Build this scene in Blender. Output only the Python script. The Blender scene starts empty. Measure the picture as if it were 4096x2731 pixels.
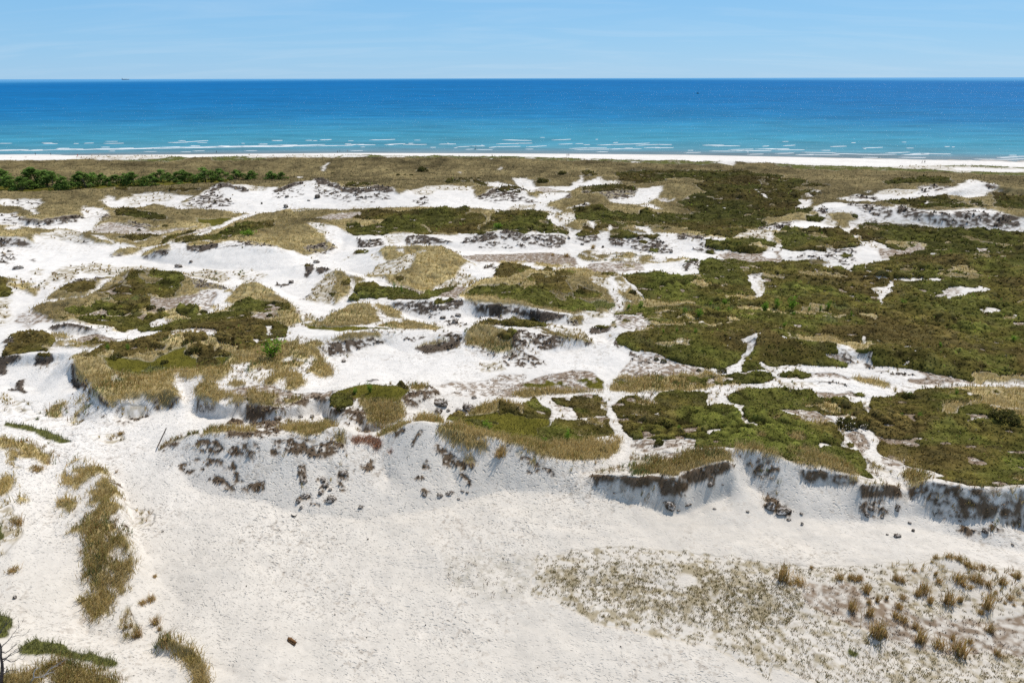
"""White coastal dunes with heather slacks, a beach and the sea, seen from a lighthouse (metres, z up, sea level 0)."""
# ------------------------------------------------------------------ helpers
import numpy as np, math
CAM_H = 48.0
AZ0, AZ1, NAZ = math.radians(-53), math.radians(53), 1140
R0, R1, NR, RP = 27.0, 560.0, 1560, 0.35
DAZ = (AZ1 - AZ0) / (NAZ - 1)
S0, S1 = R0 ** RP, R1 ** RP
DS = (S1 - S0) / (NR - 1)

def _h(ix, iy, seed):
    v = (ix.astype(np.int64) * 374761393 + iy.astype(np.int64) * 668265263 + seed * 974634757) & 0xFFFFFFFF
    v = ((v ^ (v >> 13)) * 1274126177) & 0xFFFFFFFF
    v = v ^ (v >> 16)
    return (v & 0xFFFFFF).astype(np.float32) / np.float32(0xFFFFFF)

def vnoise(x, y, seed=0):
    """smooth value noise in 0..1"""
    fx = np.floor(x); fy = np.floor(y)
    tx = (x - fx).astype(np.float32); ty = (y - fy).astype(np.float32)
    tx = tx * tx * tx * (tx * (tx * 6 - 15) + 10); ty = ty * ty * ty * (ty * (ty * 6 - 15) + 10)
    a = _h(fx, fy, seed); b = _h(fx + 1, fy, seed); c = _h(fx, fy + 1, seed); d = _h(fx + 1, fy + 1, seed)
    return (a + (b - a) * tx) + ((c + (d - c) * tx) - (a + (b - a) * tx)) * ty

def fbm(x, y, seed=0, octaves=4, gain=0.5):
    t = 0; amp = 1.0; s = 0.0
    for k in range(octaves):
        ca, sa = math.cos(0.7 * k + 0.3), math.sin(0.7 * k + 0.3); f = 2.03 ** k
        t = t + amp * vnoise((x * ca - y * sa) * f + 17.3 * k, (x * sa + y * ca) * f - 9.1 * k, seed + 31 * k)
        s += amp; amp *= gain
    return t / s

def worley(x, y, seed=0):
    """distance to the nearest jittered cell point, and that cell's random number"""
    fx = np.floor(x); fy = np.floor(y)
    best = np.full(x.shape, 9.0, np.float32); idv = np.zeros(x.shape, np.float32)
    for j in (-1, 0, 1):
        for i in (-1, 0, 1):
            cx = fx + i; cy = fy + j
            d = (cx + _h(cx, cy, seed) - x) ** 2 + (cy + _h(cx, cy, seed + 7) - y) ** 2
            m = d < best
            best = np.where(m, d, best).astype(np.float32); idv = np.where(m, _h(cx, cy, seed + 13), idv)
    return np.sqrt(best), idv

def grid_xy():
    az = AZ0 + DAZ * np.arange(NAZ)
    r = (S0 + DS * np.arange(NR)) ** (1 / RP)
    A, R = np.meshgrid(az, r)
    return R * np.sin(A), R * np.cos(A), R

def to_index(x, y):
    x = np.asarray(x, float); y = np.asarray(y, float)
    u = (np.arctan2(x, y) - AZ0) / DAZ
    v = (np.hypot(x, y) ** RP - S0) / DS
    return u, v

def sample(field, x, y):
    u, v = to_index(x, y)
    u = np.clip(u, 0, NAZ - 1.001); v = np.clip(v, 0, NR - 1.001)
    i = u.astype(int); j = v.astype(int); a = u - i; b = v - j
    return (field[j, i] * (1 - a) + field[j, i + 1] * a) * (1 - b) + (field[j + 1, i] * (1 - a) + field[j + 1, i + 1] * a) * b

def _relax(z, fix, zc, n):
    for _ in range(n):
        p = np.pad(z, 1, mode='edge')
        z = 0.25 * (p[:-2, 1:-1] + p[2:, 1:-1] + p[1:-1, :-2] + p[1:-1, 2:])
        z = np.where(fix, zc, z)
    return z

def _solve(zs, w):
    fix = w > 0
    zc = np.where(fix, zs / np.maximum(w, 1e-9), 0)
    H, W = w.shape
    if min(H, W) < 8:
        z = np.where(fix, zc, zs.sum() / max(w.sum(), 1e-9))
        return _relax(z, fix, zc, 200)
    H2, W2 = (H + 1) // 2, (W + 1) // 2
    def down(a):
        p = np.zeros((H2 * 2, W2 * 2)); p[:H, :W] = a
        return p.reshape(H2, 2, W2, 2).sum((1, 3))
    # normalise so that a cell with many samples does not outweigh its neighbours
    c = _solve(down(np.where(fix, zc, 0)), down(fix.astype(float)))
    up = np.kron(c, np.ones((2, 2)))[:H, :W]
    up = _relax(up, np.zeros_like(fix), zc, 2)
    return _relax(np.where(fix, zc, up), fix, zc, 60)

def relief(lines):
    """dune relief: crest and foot lines (x, y, z) joined by a stretched membrane"""
    zs = np.zeros((NR, NAZ)); w = np.zeros((NR, NAZ))
    for ln in lines:
        P = np.array(ln, float)
        if len(P) == 1: P = np.vstack([P, P + 0.05])
        for a, b in zip(P[:-1], P[1:]):
            L = math.hypot(*(b - a)[:2]); d = max(0.05, 0.0007 * math.hypot(*a[:2]))
            t = np.linspace(0, 1, int(min(L / d, 3000)) + 2)[:, None]
            Q = a + (b - a) * t
            u, v = to_index(Q[:, 0], Q[:, 1])
            i = np.rint(u).astype(int); j = np.rint(v).astype(int)
            ok = (i >= 0) & (i < NAZ) & (j >= 0) & (j < NR)
            np.add.at(zs, (j[ok], i[ok]), Q[ok, 2]); np.add.at(w, (j[ok], i[ok]), 1)
    z = _solve(zs, w)
    for _ in range(2): z = _relax(z, np.zeros_like(w, bool), z, 1)
    return z

def inside(px, py, poly):
    P = np.asarray(poly); res = np.zeros(px.shape, bool)
    x0, y0 = P[-1]
    for x1, y1 in P:
        if y1 != y0:
            c = ((y0 > py) != (y1 > py)) & (px < (x1 - x0) * (py - y0) / (y1 - y0) + x0)
            res ^= c
        x0, y0 = x1, y1
    return res

def undulation(x, y, r):
    """gentle wind-made unevenness laid over the relief"""
    land = np.clip((455 - y) / 30, 0, 1)
    return land * (0.55 * (fbm(x / 11, y / 11, 3, 3) - 0.5) + 0.42 * (fbm(x / 3.4, y / 3.4, 5, 3) - 0.5))

# ------------------------------------------------------------------ survey of the place, world metres
# LINES: dune crests and feet; COVER: outlines of (S)and (G)rass (H)eather (M)oss (D)ebris (K) sparse grass (L)itter (F)resh green grass (R)oots (N) dull sand
LINES = [
 [(-451.7,463.29,0),(-383.24,467.39,0),(-342.18,470.71,0),(-243.46,477.2,0),(-112.7,486.24,0),(-7.48,481.32,0),(114.34,470.53,0),(228.02,445.97,0),(314.04,429.86,0),(347.61,422.33,0),(414.51,410.12,0)],
 [(-381.7,390.36,4.5),(-325.37,395.74,4.5),(-294.28,403.96,4.5),(-235.74,402.66,5.5),(-172.49,400.81,6.3),(-117.93,401.19,7),(-68.53,402.63,7),(-6.31,405.31,6.0),(31.12,402.45,5.5),(95.21,390.75,5.2),(112.41,381.37,5.5),(119.92,375.41,6.6),(126.82,375.05,6.4),(144.24,371.38,5.2),(187.11,364.5,4.8),(230.75,361.43,4.2),(258.38,351.94,4),(285.18,344.71,4),(335.09,329.55,4)],
 [(-348.79,354.86,3.5),(-262.93,358.73,3.5),(-129.81,361.98,3.5),(5.55,359.08,3.6),(132.9,340.29,3.6),(242.64,329.33,3.6),(323.96,317.89,3.6)],
 [(-289.39,312.45,3.6),(-229.99,311.66,3.6),(-151.23,310.6,3.6),(-108.0,328.32,3.6),(-57.21,332.14,3.8),(-15.35,325.54,3.8)],
 [(-257.05,275.95,4.5),(-200.13,269.35,4.6),(-173.68,265.34,5.2),(-152.09,259.37,4.5)],
 [(-150.38,271.9,4.6),(-125.65,267.04,6),(-122.1,279.63,8),(-117.27,280.92,8.5),(-105.82,273.53,8),(-99.38,274.11,6.2),(-94.9,276.79,7.5),(-87.9,283.16,9),(-80.78,286.54,9.4),(-62.64,265.28,8.8),(-45.59,262.92,8.3),(-37.73,278.33,6.3),(-20.03,275.82,6.3),(-10.95,265.81,7.3),(-0.9,269.88,8),(4.14,266.48,7.5),(11.22,254.41,5.5)],
 [(-137.26,246.47,4),(-112.88,244.47,4),(-88.0,239.99,4),(-70.28,242.31,4),(-43.45,248.08,4),(-10.98,228.72,6.51),(8.42,242.31,4),(18.44,231.86,4.4)],
 [(0.92,309.04,6.2),(7.76,311.96,5.6),(19.87,302.39,5.2),(28.76,295.8,5.2)],
 [(2.75,297.75,4.6),(17.2,288.42,4.5),(28.31,290.68,4.5)],
 [(29.35,274.88,7.2),(42.43,275.67,7.4),(52.44,273.44,7.2),(60.84,272.71,7.8),(73.48,275.42,8.4),(85.97,264.46,6)],
 [(34.48,253.31,5),(51.39,249.4,5),(62.59,256.81,5),(73.48,249.15,5)],
 [(101.99,309.7,4.2),(122.31,340.58,4),(58.62,341.53,4),(119.87,281.79,4.6)],
 [(143.14,255.66,6),(155.52,257.63,6.3),(169.1,261.92,8.2),(187.68,278.3,8.8),(193.22,268.25,8.2),(199.73,258.59,8),(223.51,248.17,8)],
 [(118.73,258.55,4.6),(130.33,252.21,5),(149.49,255.15,5.27),(164.27,258.58,6.13),(190.6,268.41,5.67),(198.04,251.14,6)],
 [(122.25,239.3,6.6),(141.23,240.9,7.2),(154.41,237.77,8),(164.73,230.68,8)],
 [(104.62,227.01,7.6),(111.83,227.28,8.4),(124.02,220.36,8.6),(131.3,213.36,8.2),(143.67,213.62,8.4),(158.43,210.9,8.2),(170.77,209.69,8),(198.99,203.87,8)],
 [(95.65,218.19,5.0),(101.28,211.82,4.6),(111.34,212.89,4.5),(125.12,210.57,4.4),(137.38,208.49,4.4),(154.09,203.25,4.4),(165.45,201.3,4.4),(193.34,196.27,4.4)],
 [(-51.8,228.54,5.6),(-40.14,228.81,6.4),(-25.61,229.41,6.7),(-11.03,230.02,7),(0.64,219.27,7.5),(16.13,220.49,6.4)],
 [(46.58,224.55,5),(70.46,209.18,5.2),(98.68,248.87,5),(64.64,239.29,5.2)],
 [(-163.3,224.37,6),(-157.05,218.14,6.6),(-150.24,212.39,6.7),(-146.77,216.09,6.6),(-143.59,219.39,6.6),(-141.49,224.06,6.4)],
 [(-154.52,212.12,5),(-148.27,212.65,5.06),(-141.65,212.0,5),(-138.34,213.78,5)],
 [(-142.01,229.37,5.8),(-136.61,215.97,5.3),(-130.59,204.43,5.1)],
 [(-151.23,190.89,7),(-142.97,188.53,7),(-137.02,186.97,7),(-133.91,185.96,6.4),(-130.5,185.29,5.4)],
 [(-145.49,182.26,5),(-139.09,182.21,5),(-133.16,182.84,5),(-129.44,183.5,5)],
 [(-136.9,201.9,6),(-127.66,196.42,6.1),(-122.24,194.17,6.3),(-115.72,189.06,6),(-109.33,186.1,5.4)],
 [(-127.76,190.63,5),(-121.84,187.38,5),(-115.13,184.77,5),(-108.67,184.71,5)],
 [(-103.93,173.98,5.8),(-101.97,176.19,6.2),(-99.61,179.85,5.8)],
 [(-103.32,170.37,5),(-99.11,172.57,4.9),(-97.79,176.57,5)],
 [(-93.91,169.79,5.8),(-90.13,169.15,6.8),(-86.94,170.14,7.4),(-83.53,172.72,8),(-76.13,173.18,8.4),(-72.36,175.16,8.4),(-66.48,170.47,8.4),(-59.28,167.85,8.4)],
 [(-66.62,170.86,8.4),(-61.58,169.14,8.4),(-58.52,168.69,8.2),(-55.07,166.62,7.2),(-51.05,162.2,5.8)],
 [(-93.42,168.55,5.08),(-83.43,164.76,4.9),(-73.33,161.34,4.9),(-66.8,159.13,4.9),(-58.35,159.07,4.9),(-51.67,156.06,6.27)],
 [(-49.7,168.78,5.6),(-48.36,172.89,5.8),(-46.79,178.91,5.6)],
 [(-65.84,196.86,7.6),(-60.94,203.67,7.6),(-51.96,187.54,7.2),(-48.13,179.57,6.4)],
 [(-124.4,213.99,5.3),(-103.7,201.33,5),(-94.35,203.83,4.8),(-98.01,216.72,4.7),(-94.8,222.87,5)],
 [(-107.0,233.33,4.6),(-101.82,240.41,4.5)],
 [(-118.53,224.89,6.2),(-110.02,218.89,5.8),(-130.54,236.91,6)],
 [(-126.8,156.74,5.1),(-121.23,156.7,5.1),(-122.23,170.92,4.9),(-102.18,167.2,4.9),(-88.14,162.55,4.9),(-73.25,154.51,4.9),(-59.33,149.99,4.9),(-56.17,152.53,5)],
 [(-88.77,151.19,6),(-87.58,152.3,6.8),(-84.69,151.08,7.4),(-80.68,151.05,7.4),(-76.49,150.4,6.8),(-73.15,147.45,6.2)],
 [(-98.34,141.48,5.6),(-95.98,142.97,6.6),(-92.91,146.42,6.4),(-91.98,149.25,6)],
 [(-70.76,145.55,6.2),(-64.44,143.44,6.4),(-60.16,139.6,6.4),(-57.82,139.56,7),(-55.19,139.32,7.4),(-51.98,137.23,7.6),(-49.02,135.49,6.8),(-44.6,130.7,5.8)],
 [(-86.49,130.68,5.4),(-73.86,133.68,5.4),(-63.63,132.36,5.8),(-56.78,130.02,5.8),(-53.0,129.25,5.8)],
 [(-98.33,134.21,4.9),(-99.06,128.26,5),(-91.04,118.11,5)],
 [(-109.45,135.22,6.5),(-108.58,139.28,6.8),(-110.08,143.53,6.6),(-107.25,146.26,5.8)],
 [(-84.0,116.81,5.8),(-82.46,117.58,6.2),(-79.56,117.37,6.2),(-76.88,116.68,5.9),(-74.83,115.91,5.5)],
 [(-83.59,116.2,5.01),(-80.71,115.22,4.8),(-77.72,115.5,4.8),(-75.09,115.48,5.14)],
 [(-75.92,120.19,5.6),(-69.02,119.5,5.6),(-53.53,118.85,5.8),(-68.28,113.85,5.4),(-58.64,115.67,5.6)],
 [(-86.72,109.58,6.4),(-83.96,111.41,7),(-79.79,109.65,7),(-76.58,105.74,6.8)],
 [(-82.69,99.69,7),(-81.01,99.92,7),(-78.67,100.65,7.2),(-76.22,100.63,7.3),(-73.11,100.37,7.2),(-69.1,100.35,7.6)],
 [(-81.59,97.37,5),(-79.71,97.36,5.2),(-79.73,99.14,5.62),(-77.13,99.18,5.8),(-75.62,99.41,5.8),(-72.57,99.42,6.19),(-72.26,99.8,6.93)],
 [(-71.28,99.45,6.28),(-71.03,92.38,5.1),(-75.83,93.27,5.08)],
 [(-67.75,99.7,7.8),(-65.79,102.88,8),(-62.82,104.44,8),(-59.95,106.3,7.8),(-52.9,107.88,7.4),(-46.77,107.26,7.2),(-42.64,106.69,7.2)],
 [(-59.25,93.84,6.9),(-55.08,96.04,6.9),(-50.1,96.93,6.9),(-45.13,98.07,7)],
 [(-67.89,96.96,8),(-65.12,93.53,8),(-61.55,90.09,8),(-58.55,86.48,8)],
 [(-58.56,86.49,8),(-55.6,83.55,7.7),(-53.75,82.37,7.4),(-52.48,83.02,7.6),(-52.1,83.88,7.8),(-50.27,84.98,7.8),(-47.4,85.72,7.8),(-45.65,84.52,7.3)],
 [(-67.2,94.99,7.76),(-67.1,94.78,6.51),(-65.44,92.72,6.08),(-62.19,89.49,5.87)],
 [(-58.76,85.66,6.78),(-55.62,82.67,6.78),(-53.85,81.67,6.58),(-52.93,81.89,6.33)],
 [(-52.7,81.45,5.51),(-50.94,82.08,5),(-49.7,82.75,5),(-47.85,84.09,5.56),(-46.41,83.86,5.85),(-45.05,84.34,6.59)],
 [(-52.77,82.12,6.56),(-51.8,82.96,6.93),(-50.71,83.75,6.48),(-49.9,83.22,6)],
 [(-44.77,84.31,6.33),(-47.22,89.09,6.4),(-47.28,90.61,7)],
 [(-43.59,85.27,7.2),(-42.22,84.71,7.2),(-38.89,82.36,7.2),(-36.73,82.88,7.2),(-35.52,83.11,7.4),(-31.56,81.63,7.2)],
 [(-43.66,83.54,5.2),(-41.94,83.22,5.1),(-38.01,81.51,5.65),(-36.42,81.94,5.83),(-35.45,80.68,5)],
 [(-44.84,88.94,7.2),(-42.46,91.39,7.2),(-37.35,91.39,7)],
 [(-31.53,80.87,7.2),(-28.62,81.56,7.4),(-27.66,83.69,7.4),(-27.12,84.05,7.4),(-24.95,84.29,7.4),(-24.06,81.25,7.2),(-22.63,81.19,7.4),(-19.5,79.49,7.4),(-18.62,77.87,6.8),(-16.28,77.29,6.6),(-14.28,77.2,7.4),(-14.64,81.74,7.8),(-13.23,82.8,7.8),(-12.04,85.98,7.6),(-11.65,88.19,7.2)],
 [(-34.92,80.85,5),(-31.43,80.12,6.07),(-27.54,81.55,5.92),(-26.68,82.92,5.66),(-25.29,82.98,5.45),(-23.93,80.05,5.48),(-19.25,72.02,8.81),(-19.26,77.56,5.45),(-17.0,76.82,5.85)],
 [(-14.38,79.91,7.51),(-12.86,81.9,6.5),(-11.79,84.98,7.01),(-10.07,88.3,5.4)],
 [(-11.22,83.43,5.1),(-8.6,82.73,5.1),(-6.26,83.41,5.1)],
 [(-37.68,89.34,7),(-28.79,87.68,7.2),(-20.64,88.29,7.3),(-14.64,87.01,7.3)],
 [(-43.38,72.81,5.4),(-42.47,73.63,6.2),(-40.51,73.76,7.1),(-37.79,72.74,7.9),(-35.31,72.02,8.4),(-32.16,71.18,8.7),(-30.21,71.61,8.9),(-27.65,70.15,9)],
 [(-30.41,69.8,9),(-27.86,70.29,9),(-25.29,70.84,9),(-23.05,70.69,9),(-21.15,72.03,9.4),(-20.05,72.07,9.3),(-18.73,72.04,8.4),(-18.17,72.51,7.9),(-16.06,72.51,7.9),(-13.79,71.88,8.9),(-12.73,72.5,9.6),(-11.05,72.58,9.9),(-8.95,72.42,9.7),(-7.48,71.35,9.3),(-4.68,70.51,8.9),(-1.27,70.56,8.4),(1.46,69.79,7.9)],
 [(-1.43,70.5,8.39),(1.04,70.29,8),(2.93,69.48,7.3),(5.36,68.96,6.9),(8.1,69.15,6.5),(11.05,70.71,6)],
 [(14.54,74.87,5.2),(13.8,72.09,5.5),(12.41,69.46,5.8),(10.09,68.44,5.8),(8.04,68.17,5.5)],
 [(8.71,66.44,6.2),(11.05,65.88,6.8),(13.47,64.87,7.1),(16.61,64.54,7.3),(17.74,63.94,7.5),(19.96,65.27,7.7),(22.05,65.91,7.9),(24.09,66.24,8),(24.87,66.2,7.3)],
 [(9.12,65.69,5.45),(11.6,64.86,5.83),(13.41,64.03,5.76),(14.92,63.93,5.98),(16.19,63.07,5.5),(18.66,62.81,5.6),(19.69,64.15,6.2),(21.29,64.49,6.5),(23.27,65.15,6.6),(24.76,65.72,6.99)],
 [(8.9,64.63,4.7),(11.55,64.01,4.5),(13.98,63.14,4.49),(16.08,62.03,4.2),(18.69,61.92,4.27),(21.01,63.14,4.47),(23.84,64.2,4.8)],
 [(14.76,68.3,6.5),(19.01,69.34,6.8),(23.11,69.63,7.4),(17.22,73.81,5.8)],
 [(24.34,69.35,7.9),(26.75,68.5,8.2),(29.87,67.74,8)],
 [(27.1,68.37,8.2),(29.0,68.01,8.1),(31.29,66.88,7.7),(32.04,66.01,7.4),(34.07,65.59,7.5),(36.93,64.63,7.2),(37.93,64.23,7)],
 [(37.55,62.93,7.1),(38.21,63.27,7.1),(41.23,62.96,7),(42.08,63.23,6.6),(43.12,63.95,5.9),(43.13,63.49,6.5),(44.3,63.39,7.3),(44.84,62.8,7.9),(46.39,61.47,8),(48.94,60.69,8.1),(53.08,60.61,8.4),(56.03,60.53,8.4)],
 [(39.49,65.65,6.4),(42.89,65.7,5.9),(42.83,68.16,5.9)],
 [(26.61,67.41,6.4),(27.25,64.8,5)],
 [(26.59,65.66,5.2),(28.73,64.11,4.7)],
 [(32.06,65.35,6.45),(32.72,64.88,6.0),(35.06,64.33,6.05),(36.9,63.9,6.17)],
 [(37.16,62.33,5.95),(39.25,62.34,5.87),(41.71,62.39,5.9),(42.88,62.65,5.5),(43.9,62.3,6.33),(44.8,61.07,5.84),(45.48,60.61,6.01),(47.23,60.49,7.1),(48.4,60.45,7.69)],
 [(36.44,61.26,4.7),(37.46,60.77,4.6),(39.92,60.69,4.5),(43.04,60.82,4.7),(45.02,59.93,4.6)],
 [(47.55,60.45,7.19),(48.83,60.43,7.85),(51.11,60.29,8.07),(53.01,60.46,8.31),(56.8,61.34,7.8)],
 [(45.74,60.04,5.53),(46.98,59.52,5.61),(48.53,59.23,5.96),(49.91,59.33,6.46),(51.05,59.12,6.17)],
 [(45.64,59.61,4.83),(47.32,58.82,4.89),(49.01,58.71,5.54),(50.01,58.55,5.44),(52.67,58.49,4.4),(54.73,57.24,4.4)],
 [(25.05,60.54,4.2),(31.45,61.11,4.3),(37.32,60.37,4.3),(41.8,59.48,4.2),(47.37,56.72,4.1),(51.93,54.86,4)],
 [(-39.1,68.62,5.8),(-37.07,66.93,5.3),(-35.06,65.17,4.9),(-29.27,63.48,4.5)],
 [(-28.97,64.08,4.7),(-23.12,61.6,4.3),(-19.3,61.31,4.2),(-15.42,60.67,4.2),(-12.48,61.7,4.2),(-8.19,62.75,4.2),(-4.48,64.81,4.3),(-0.57,65.8,4.4)],
 [(-1.39,65.65,4.5),(2.57,65.64,4.5),(6.52,65.63,4.5)],
 [(4.83,59.74,4.1),(10.96,59.72,4.1),(18.3,59.69,4.1),(26.86,59.67,4.1)],
 [(-15.97,70.22,7.3),(-14.75,68.41,6.5),(-14.12,66.69,5.4)],
 [(-9.37,69.16,7.9),(-7.25,67.53,6.4),(-6.53,66.5,5.5)],
 [(-20.72,68.29,7.2),(-20.87,65.52,5.4)],
 [(-1.19,53.22,4),(9.35,48.52,4),(22.44,47.06,4)],
 [(-10.08,40.01,4.2),(-1.0,40.84,4),(8.14,40.15,4),(20.0,40.12,4)],
 [(26.27,48.25,4.2),(28.96,43.03,4.1),(39.31,39.98,4.1)],
 [(38.02,50.78,4.6),(40.17,53.47,4.8),(41.55,53.31,5.2),(42.9,52.75,5.1),(44.34,52.29,4.8),(47.64,51.42,4.7)],
 [(30.97,45.32,4.6),(33.24,45.82,4.5)],
 [(0.88,47.95,4),(-10.72,47.98,4),(-16.98,42.88,4.2)],
 [(-51.85,69.75,6.4),(-49.13,68.72,6.7),(-45.43,65.72,6.7),(-43.74,64.06,6.7),(-41.44,60.74,6.7),(-39.6,58.35,6.5)],
 [(-39.34,56.94,6.4),(-37.44,54.89,6.4),(-35.87,52.87,6.2)],
 [(-34.9,51.54,6),(-34.72,49.88,5.8),(-32.69,45.81,5.3),(-32.37,43.3,5.1)],
 [(-48.81,70.21,5.8),(-44.14,66.38,5.2),(-42.0,63.23,5),(-39.05,58.92,4.8),(-35.6,54.37,4.6)],
 [(-50.8,65.72,6.1),(-47.21,59.0,6.2),(-44.6,54.91,6.4)],
 [(-39.95,50.79,6.1),(-37.23,46.88,5.6),(-35.2,44.06,5.1)],
 [(-34.08,52.47,4.7),(-28.92,48.18,4.4),(-28.99,42.24,5.05),(-21.9,40.61,4.3)],
 [(-46.29,51.9,7.2),(-42.42,46.23,7.2),(-39.62,44.65,6.4)],
 [(-41.44,41.29,8.4),(-40.03,41.7,8),(-38.42,41.11,7.4),(-37.05,40.91,6.9),(-34.45,40.95,6.5),(-32.53,40.66,6.2),(-30.56,40.26,5.9)],
 [(-38.44,36.29,9),(-36.34,36.66,8.6),(-34.62,38.11,7.6),(-33.76,38.72,7.4),(-32.15,38.77,7),(-29.0,38.05,6.4)],
 [(-28.91,42.64,5.5),(-27.69,42.9,5.6),(-25.43,41.79,5.5),(-24.15,40.72,5.4),(-23.2,39.25,5.3)],
 [(-26.03,40.06,5.5)],
 [(-36.78,39.25,7.2),(-33.23,39.71,6.6),(-30.63,39.6,6)],
 [(-65.38,77.37,6.5),(-61.5,75.91,6.2),(-55.27,75.14,5.7)],
 [(-65.01,73.92,6.9),(-62.44,73.33,6.9),(-56.79,71.14,6.7),(-53.51,69.04,6.2)],
 [(-54.84,64.33,7),(-49.65,56.77,7.1)],
 [(-50.93,77.7,5.1),(-45.59,76.11,5.3)],
 [(-57.59,81.39,5.2),(-61.49,82.71,5.4),(-69.26,82.66,5.8)],
 [(-75.43,93.84,5.4),(-68.95,90.54,5.2)],
 [(-60.53,204.67,7.4),(-55.31,200.77,7.4),(-47.14,192.12,7.2),(-43.61,187.93,7)],
 [(-46.84,187.28,5.6),(-46.38,171.97,5.1),(-50.72,177.13,5.4)],
 [(-43.49,187.33,6.9),(-39.65,184.35,6.9),(-35.98,185.21,6.7),(-34.15,189.67,6.7),(-29.72,188.71,6.9),(-25.82,188.98,7.1),(-20.7,186.83,6.9),(-16.68,184.82,6.1),(-15.14,194.73,5.9),(-14.29,197.11,5.9),(-11.26,191.77,6.7),(-6.2,189.7,7.7),(-1.61,190.59,8.1),(1.99,188.38,7.9)],
 [(-3.29,188.73,8),(1.6,188.23,7.67),(6.49,188.36,7.4),(13.03,188.47,7.2),(15.42,189.68,6.6)],
 [(-41.79,181.65,5.1),(-33.35,167.9,8.49),(-28.98,182.9,5.2),(-17.24,183.51,5.1),(-13.7,178.48,5),(-4.35,178.82,4.9),(3.43,177.18,4.9)],
 [(3.09,178.76,4.9),(14.27,182.29,5)],
 [(-41.78,164.15,6.1),(-39.64,169.31,6.9),(-36.68,169.55,7.5),(-31.88,168.03,8.9),(-27.29,166.75,9.1),(-21.49,166.87,9),(-17.13,166.62,8.4),(-12.75,165.83,7.1),(-10.58,162.95,6.2),(-7.89,160.2,5.8)],
 [(-48.61,169.01,5.24),(-43.49,155.16,6.5),(-38.58,157.14,5.1),(-33.5,152.51,5.1)],
 [(-30.35,147.35,5.6),(-26.83,145.12,5.7),(-18.75,142.15,5.5),(-13.94,145.14,5.4),(-8.9,147.3,5.3)],
 [(-25.41,153.65,7.7),(-17.55,155.88,7.1)],
 [(-51.48,156.27,6.5),(-50.21,157.76,6.9),(-47.7,157.63,6.7),(-46.12,155.62,6.1)],
 [(-51.1,151.79,5.2),(-48.52,150.31,5.2),(-46.79,151.76,5.2)],
 [(-52.96,145.86,5),(-48.99,141.39,5),(-43.29,135.62,5.1)],
 [(-45.38,156.06,6.4),(-44.01,156.15,6.6),(-40.82,152.23,7),(-38.32,149.72,7.4),(-35.82,147.83,7.1),(-31.94,145.17,6.5)],
 [(-43.13,144.32,5.7),(-42.92,136.02,5.1),(-38.64,132.67,5.1),(-35.41,131.12,5.1)],
 [(-33.33,134.69,5.5),(-33.84,141.79,5.9)],
 [(-31.37,142.2,6.3),(-25.78,138.99,6.2),(-17.67,133.32,6.4)],
 [(-23.31,128.51,6.9),(-19.49,129.38,7.1),(-14.7,128.09,7.5),(-11.26,128.19,7.7),(-9.17,127.74,7.6),(-7.68,125.52,7.4),(-4.26,124.36,7.3),(-0.9,124.91,7.3),(2.46,124.62,7.2)],
 [(1.08,124.63,7.2),(5.49,122.77,7.1),(10.07,121.72,6.7),(11.9,122.24,6.1),(13.41,124.17,6.1),(16.85,124.63,5.7),(18.82,125.8,5.3)],
 [(-23.48,127.6,5.5),(-18.83,123.67,5.2),(-11.45,116.23,5.7),(-7.62,123.6,5.2),(-2.02,123.37,5.27)],
 [(-2.24,120.7,5.5),(2.17,122.75,5.36),(6.92,119.9,5.3),(9.72,119.39,5.2),(16.35,120.28,5.1)],
 [(-8.47,140.0,6.9),(-1.01,143.65,7.4)],
 [(4.99,141.69,6.9),(15.41,145.3,6.9),(20.56,145.31,7.1),(23.24,146.0,6.9),(26.26,148.56,6.5)],
 [(21.37,139.73,6.4),(22.02,132.13,5.7),(19.15,124.82,5.2),(16.94,119.76,5.1),(16.78,111.79,4.9)],
 [(-33.81,121.16,6.1),(-27.46,128.17,6.1),(-21.82,124.52,6.1)],
 [(-23.69,119.69,5.9),(-17.87,116.96,6.4),(-11.45,116.21,5.8)],
 [(-12.45,109.51,6.7),(-10.95,110.88,7),(-8.91,110.66,6.8)],
 [(-16.11,106.28,5.2),(-12.5,105.33,4.9),(-9.77,107.98,5.1)],
 [(-8.55,109.33,5.9),(-7.88,103.41,5.1)],
 [(-8.06,110.15,7.2),(-5.92,111.9,7.7),(-3.9,112.49,7.7),(0.19,110.09,7.7),(1.07,107.26,7.1)],
 [(-8.14,107.61,5.5),(-5.62,104.3,5.1),(-2.69,102.77,4.9),(-0.41,105.32,5.3)],
 [(1.37,111.13,7.1),(4.97,109.91,6.9),(8.96,109.24,6.5),(11.96,109.15,6.1),(14.65,109.53,5.3)],
 [(-0.8,100.2,4.8),(1.83,101.52,4.8),(5.24,101.73,4.7),(6.83,106.38,4.9),(9.86,107.42,4.9),(13.16,108.81,5.37)],
 [(1.02,117.27,6.7),(5.22,115.79,6.5)],
 [(-35.9,97.08,7.2),(-35.89,101.93,7.6),(-35.23,104.29,7.9),(-33.89,106.34,7.9),(-31.5,106.88,7.9),(-27.9,108.25,7.8),(-24.11,111.04,7.4),(-20.26,112.07,6.8),(-15.29,113.13,6.4),(-11.35,115.07,5.9)],
 [(-30.18,103.06,5.6),(-28.35,102.54,5.4),(-26.62,105.06,5.4),(-21.92,109.31,5.4),(-18.52,106.51,4.9)],
 [(-22.97,99.14,4.9),(-27.26,95.56,5.1),(-28.46,91.97,5.2)],
 [(-34.61,98.72,7.1),(-36.2,92.44,6.9),(-36.79,89.17,6.89)],
 [(-13.77,99.55,4.7),(-18.4,93.83,4.7)],
 [(-6.23,97.46,4.6),(-0.73,93.12,4.6)],
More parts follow.
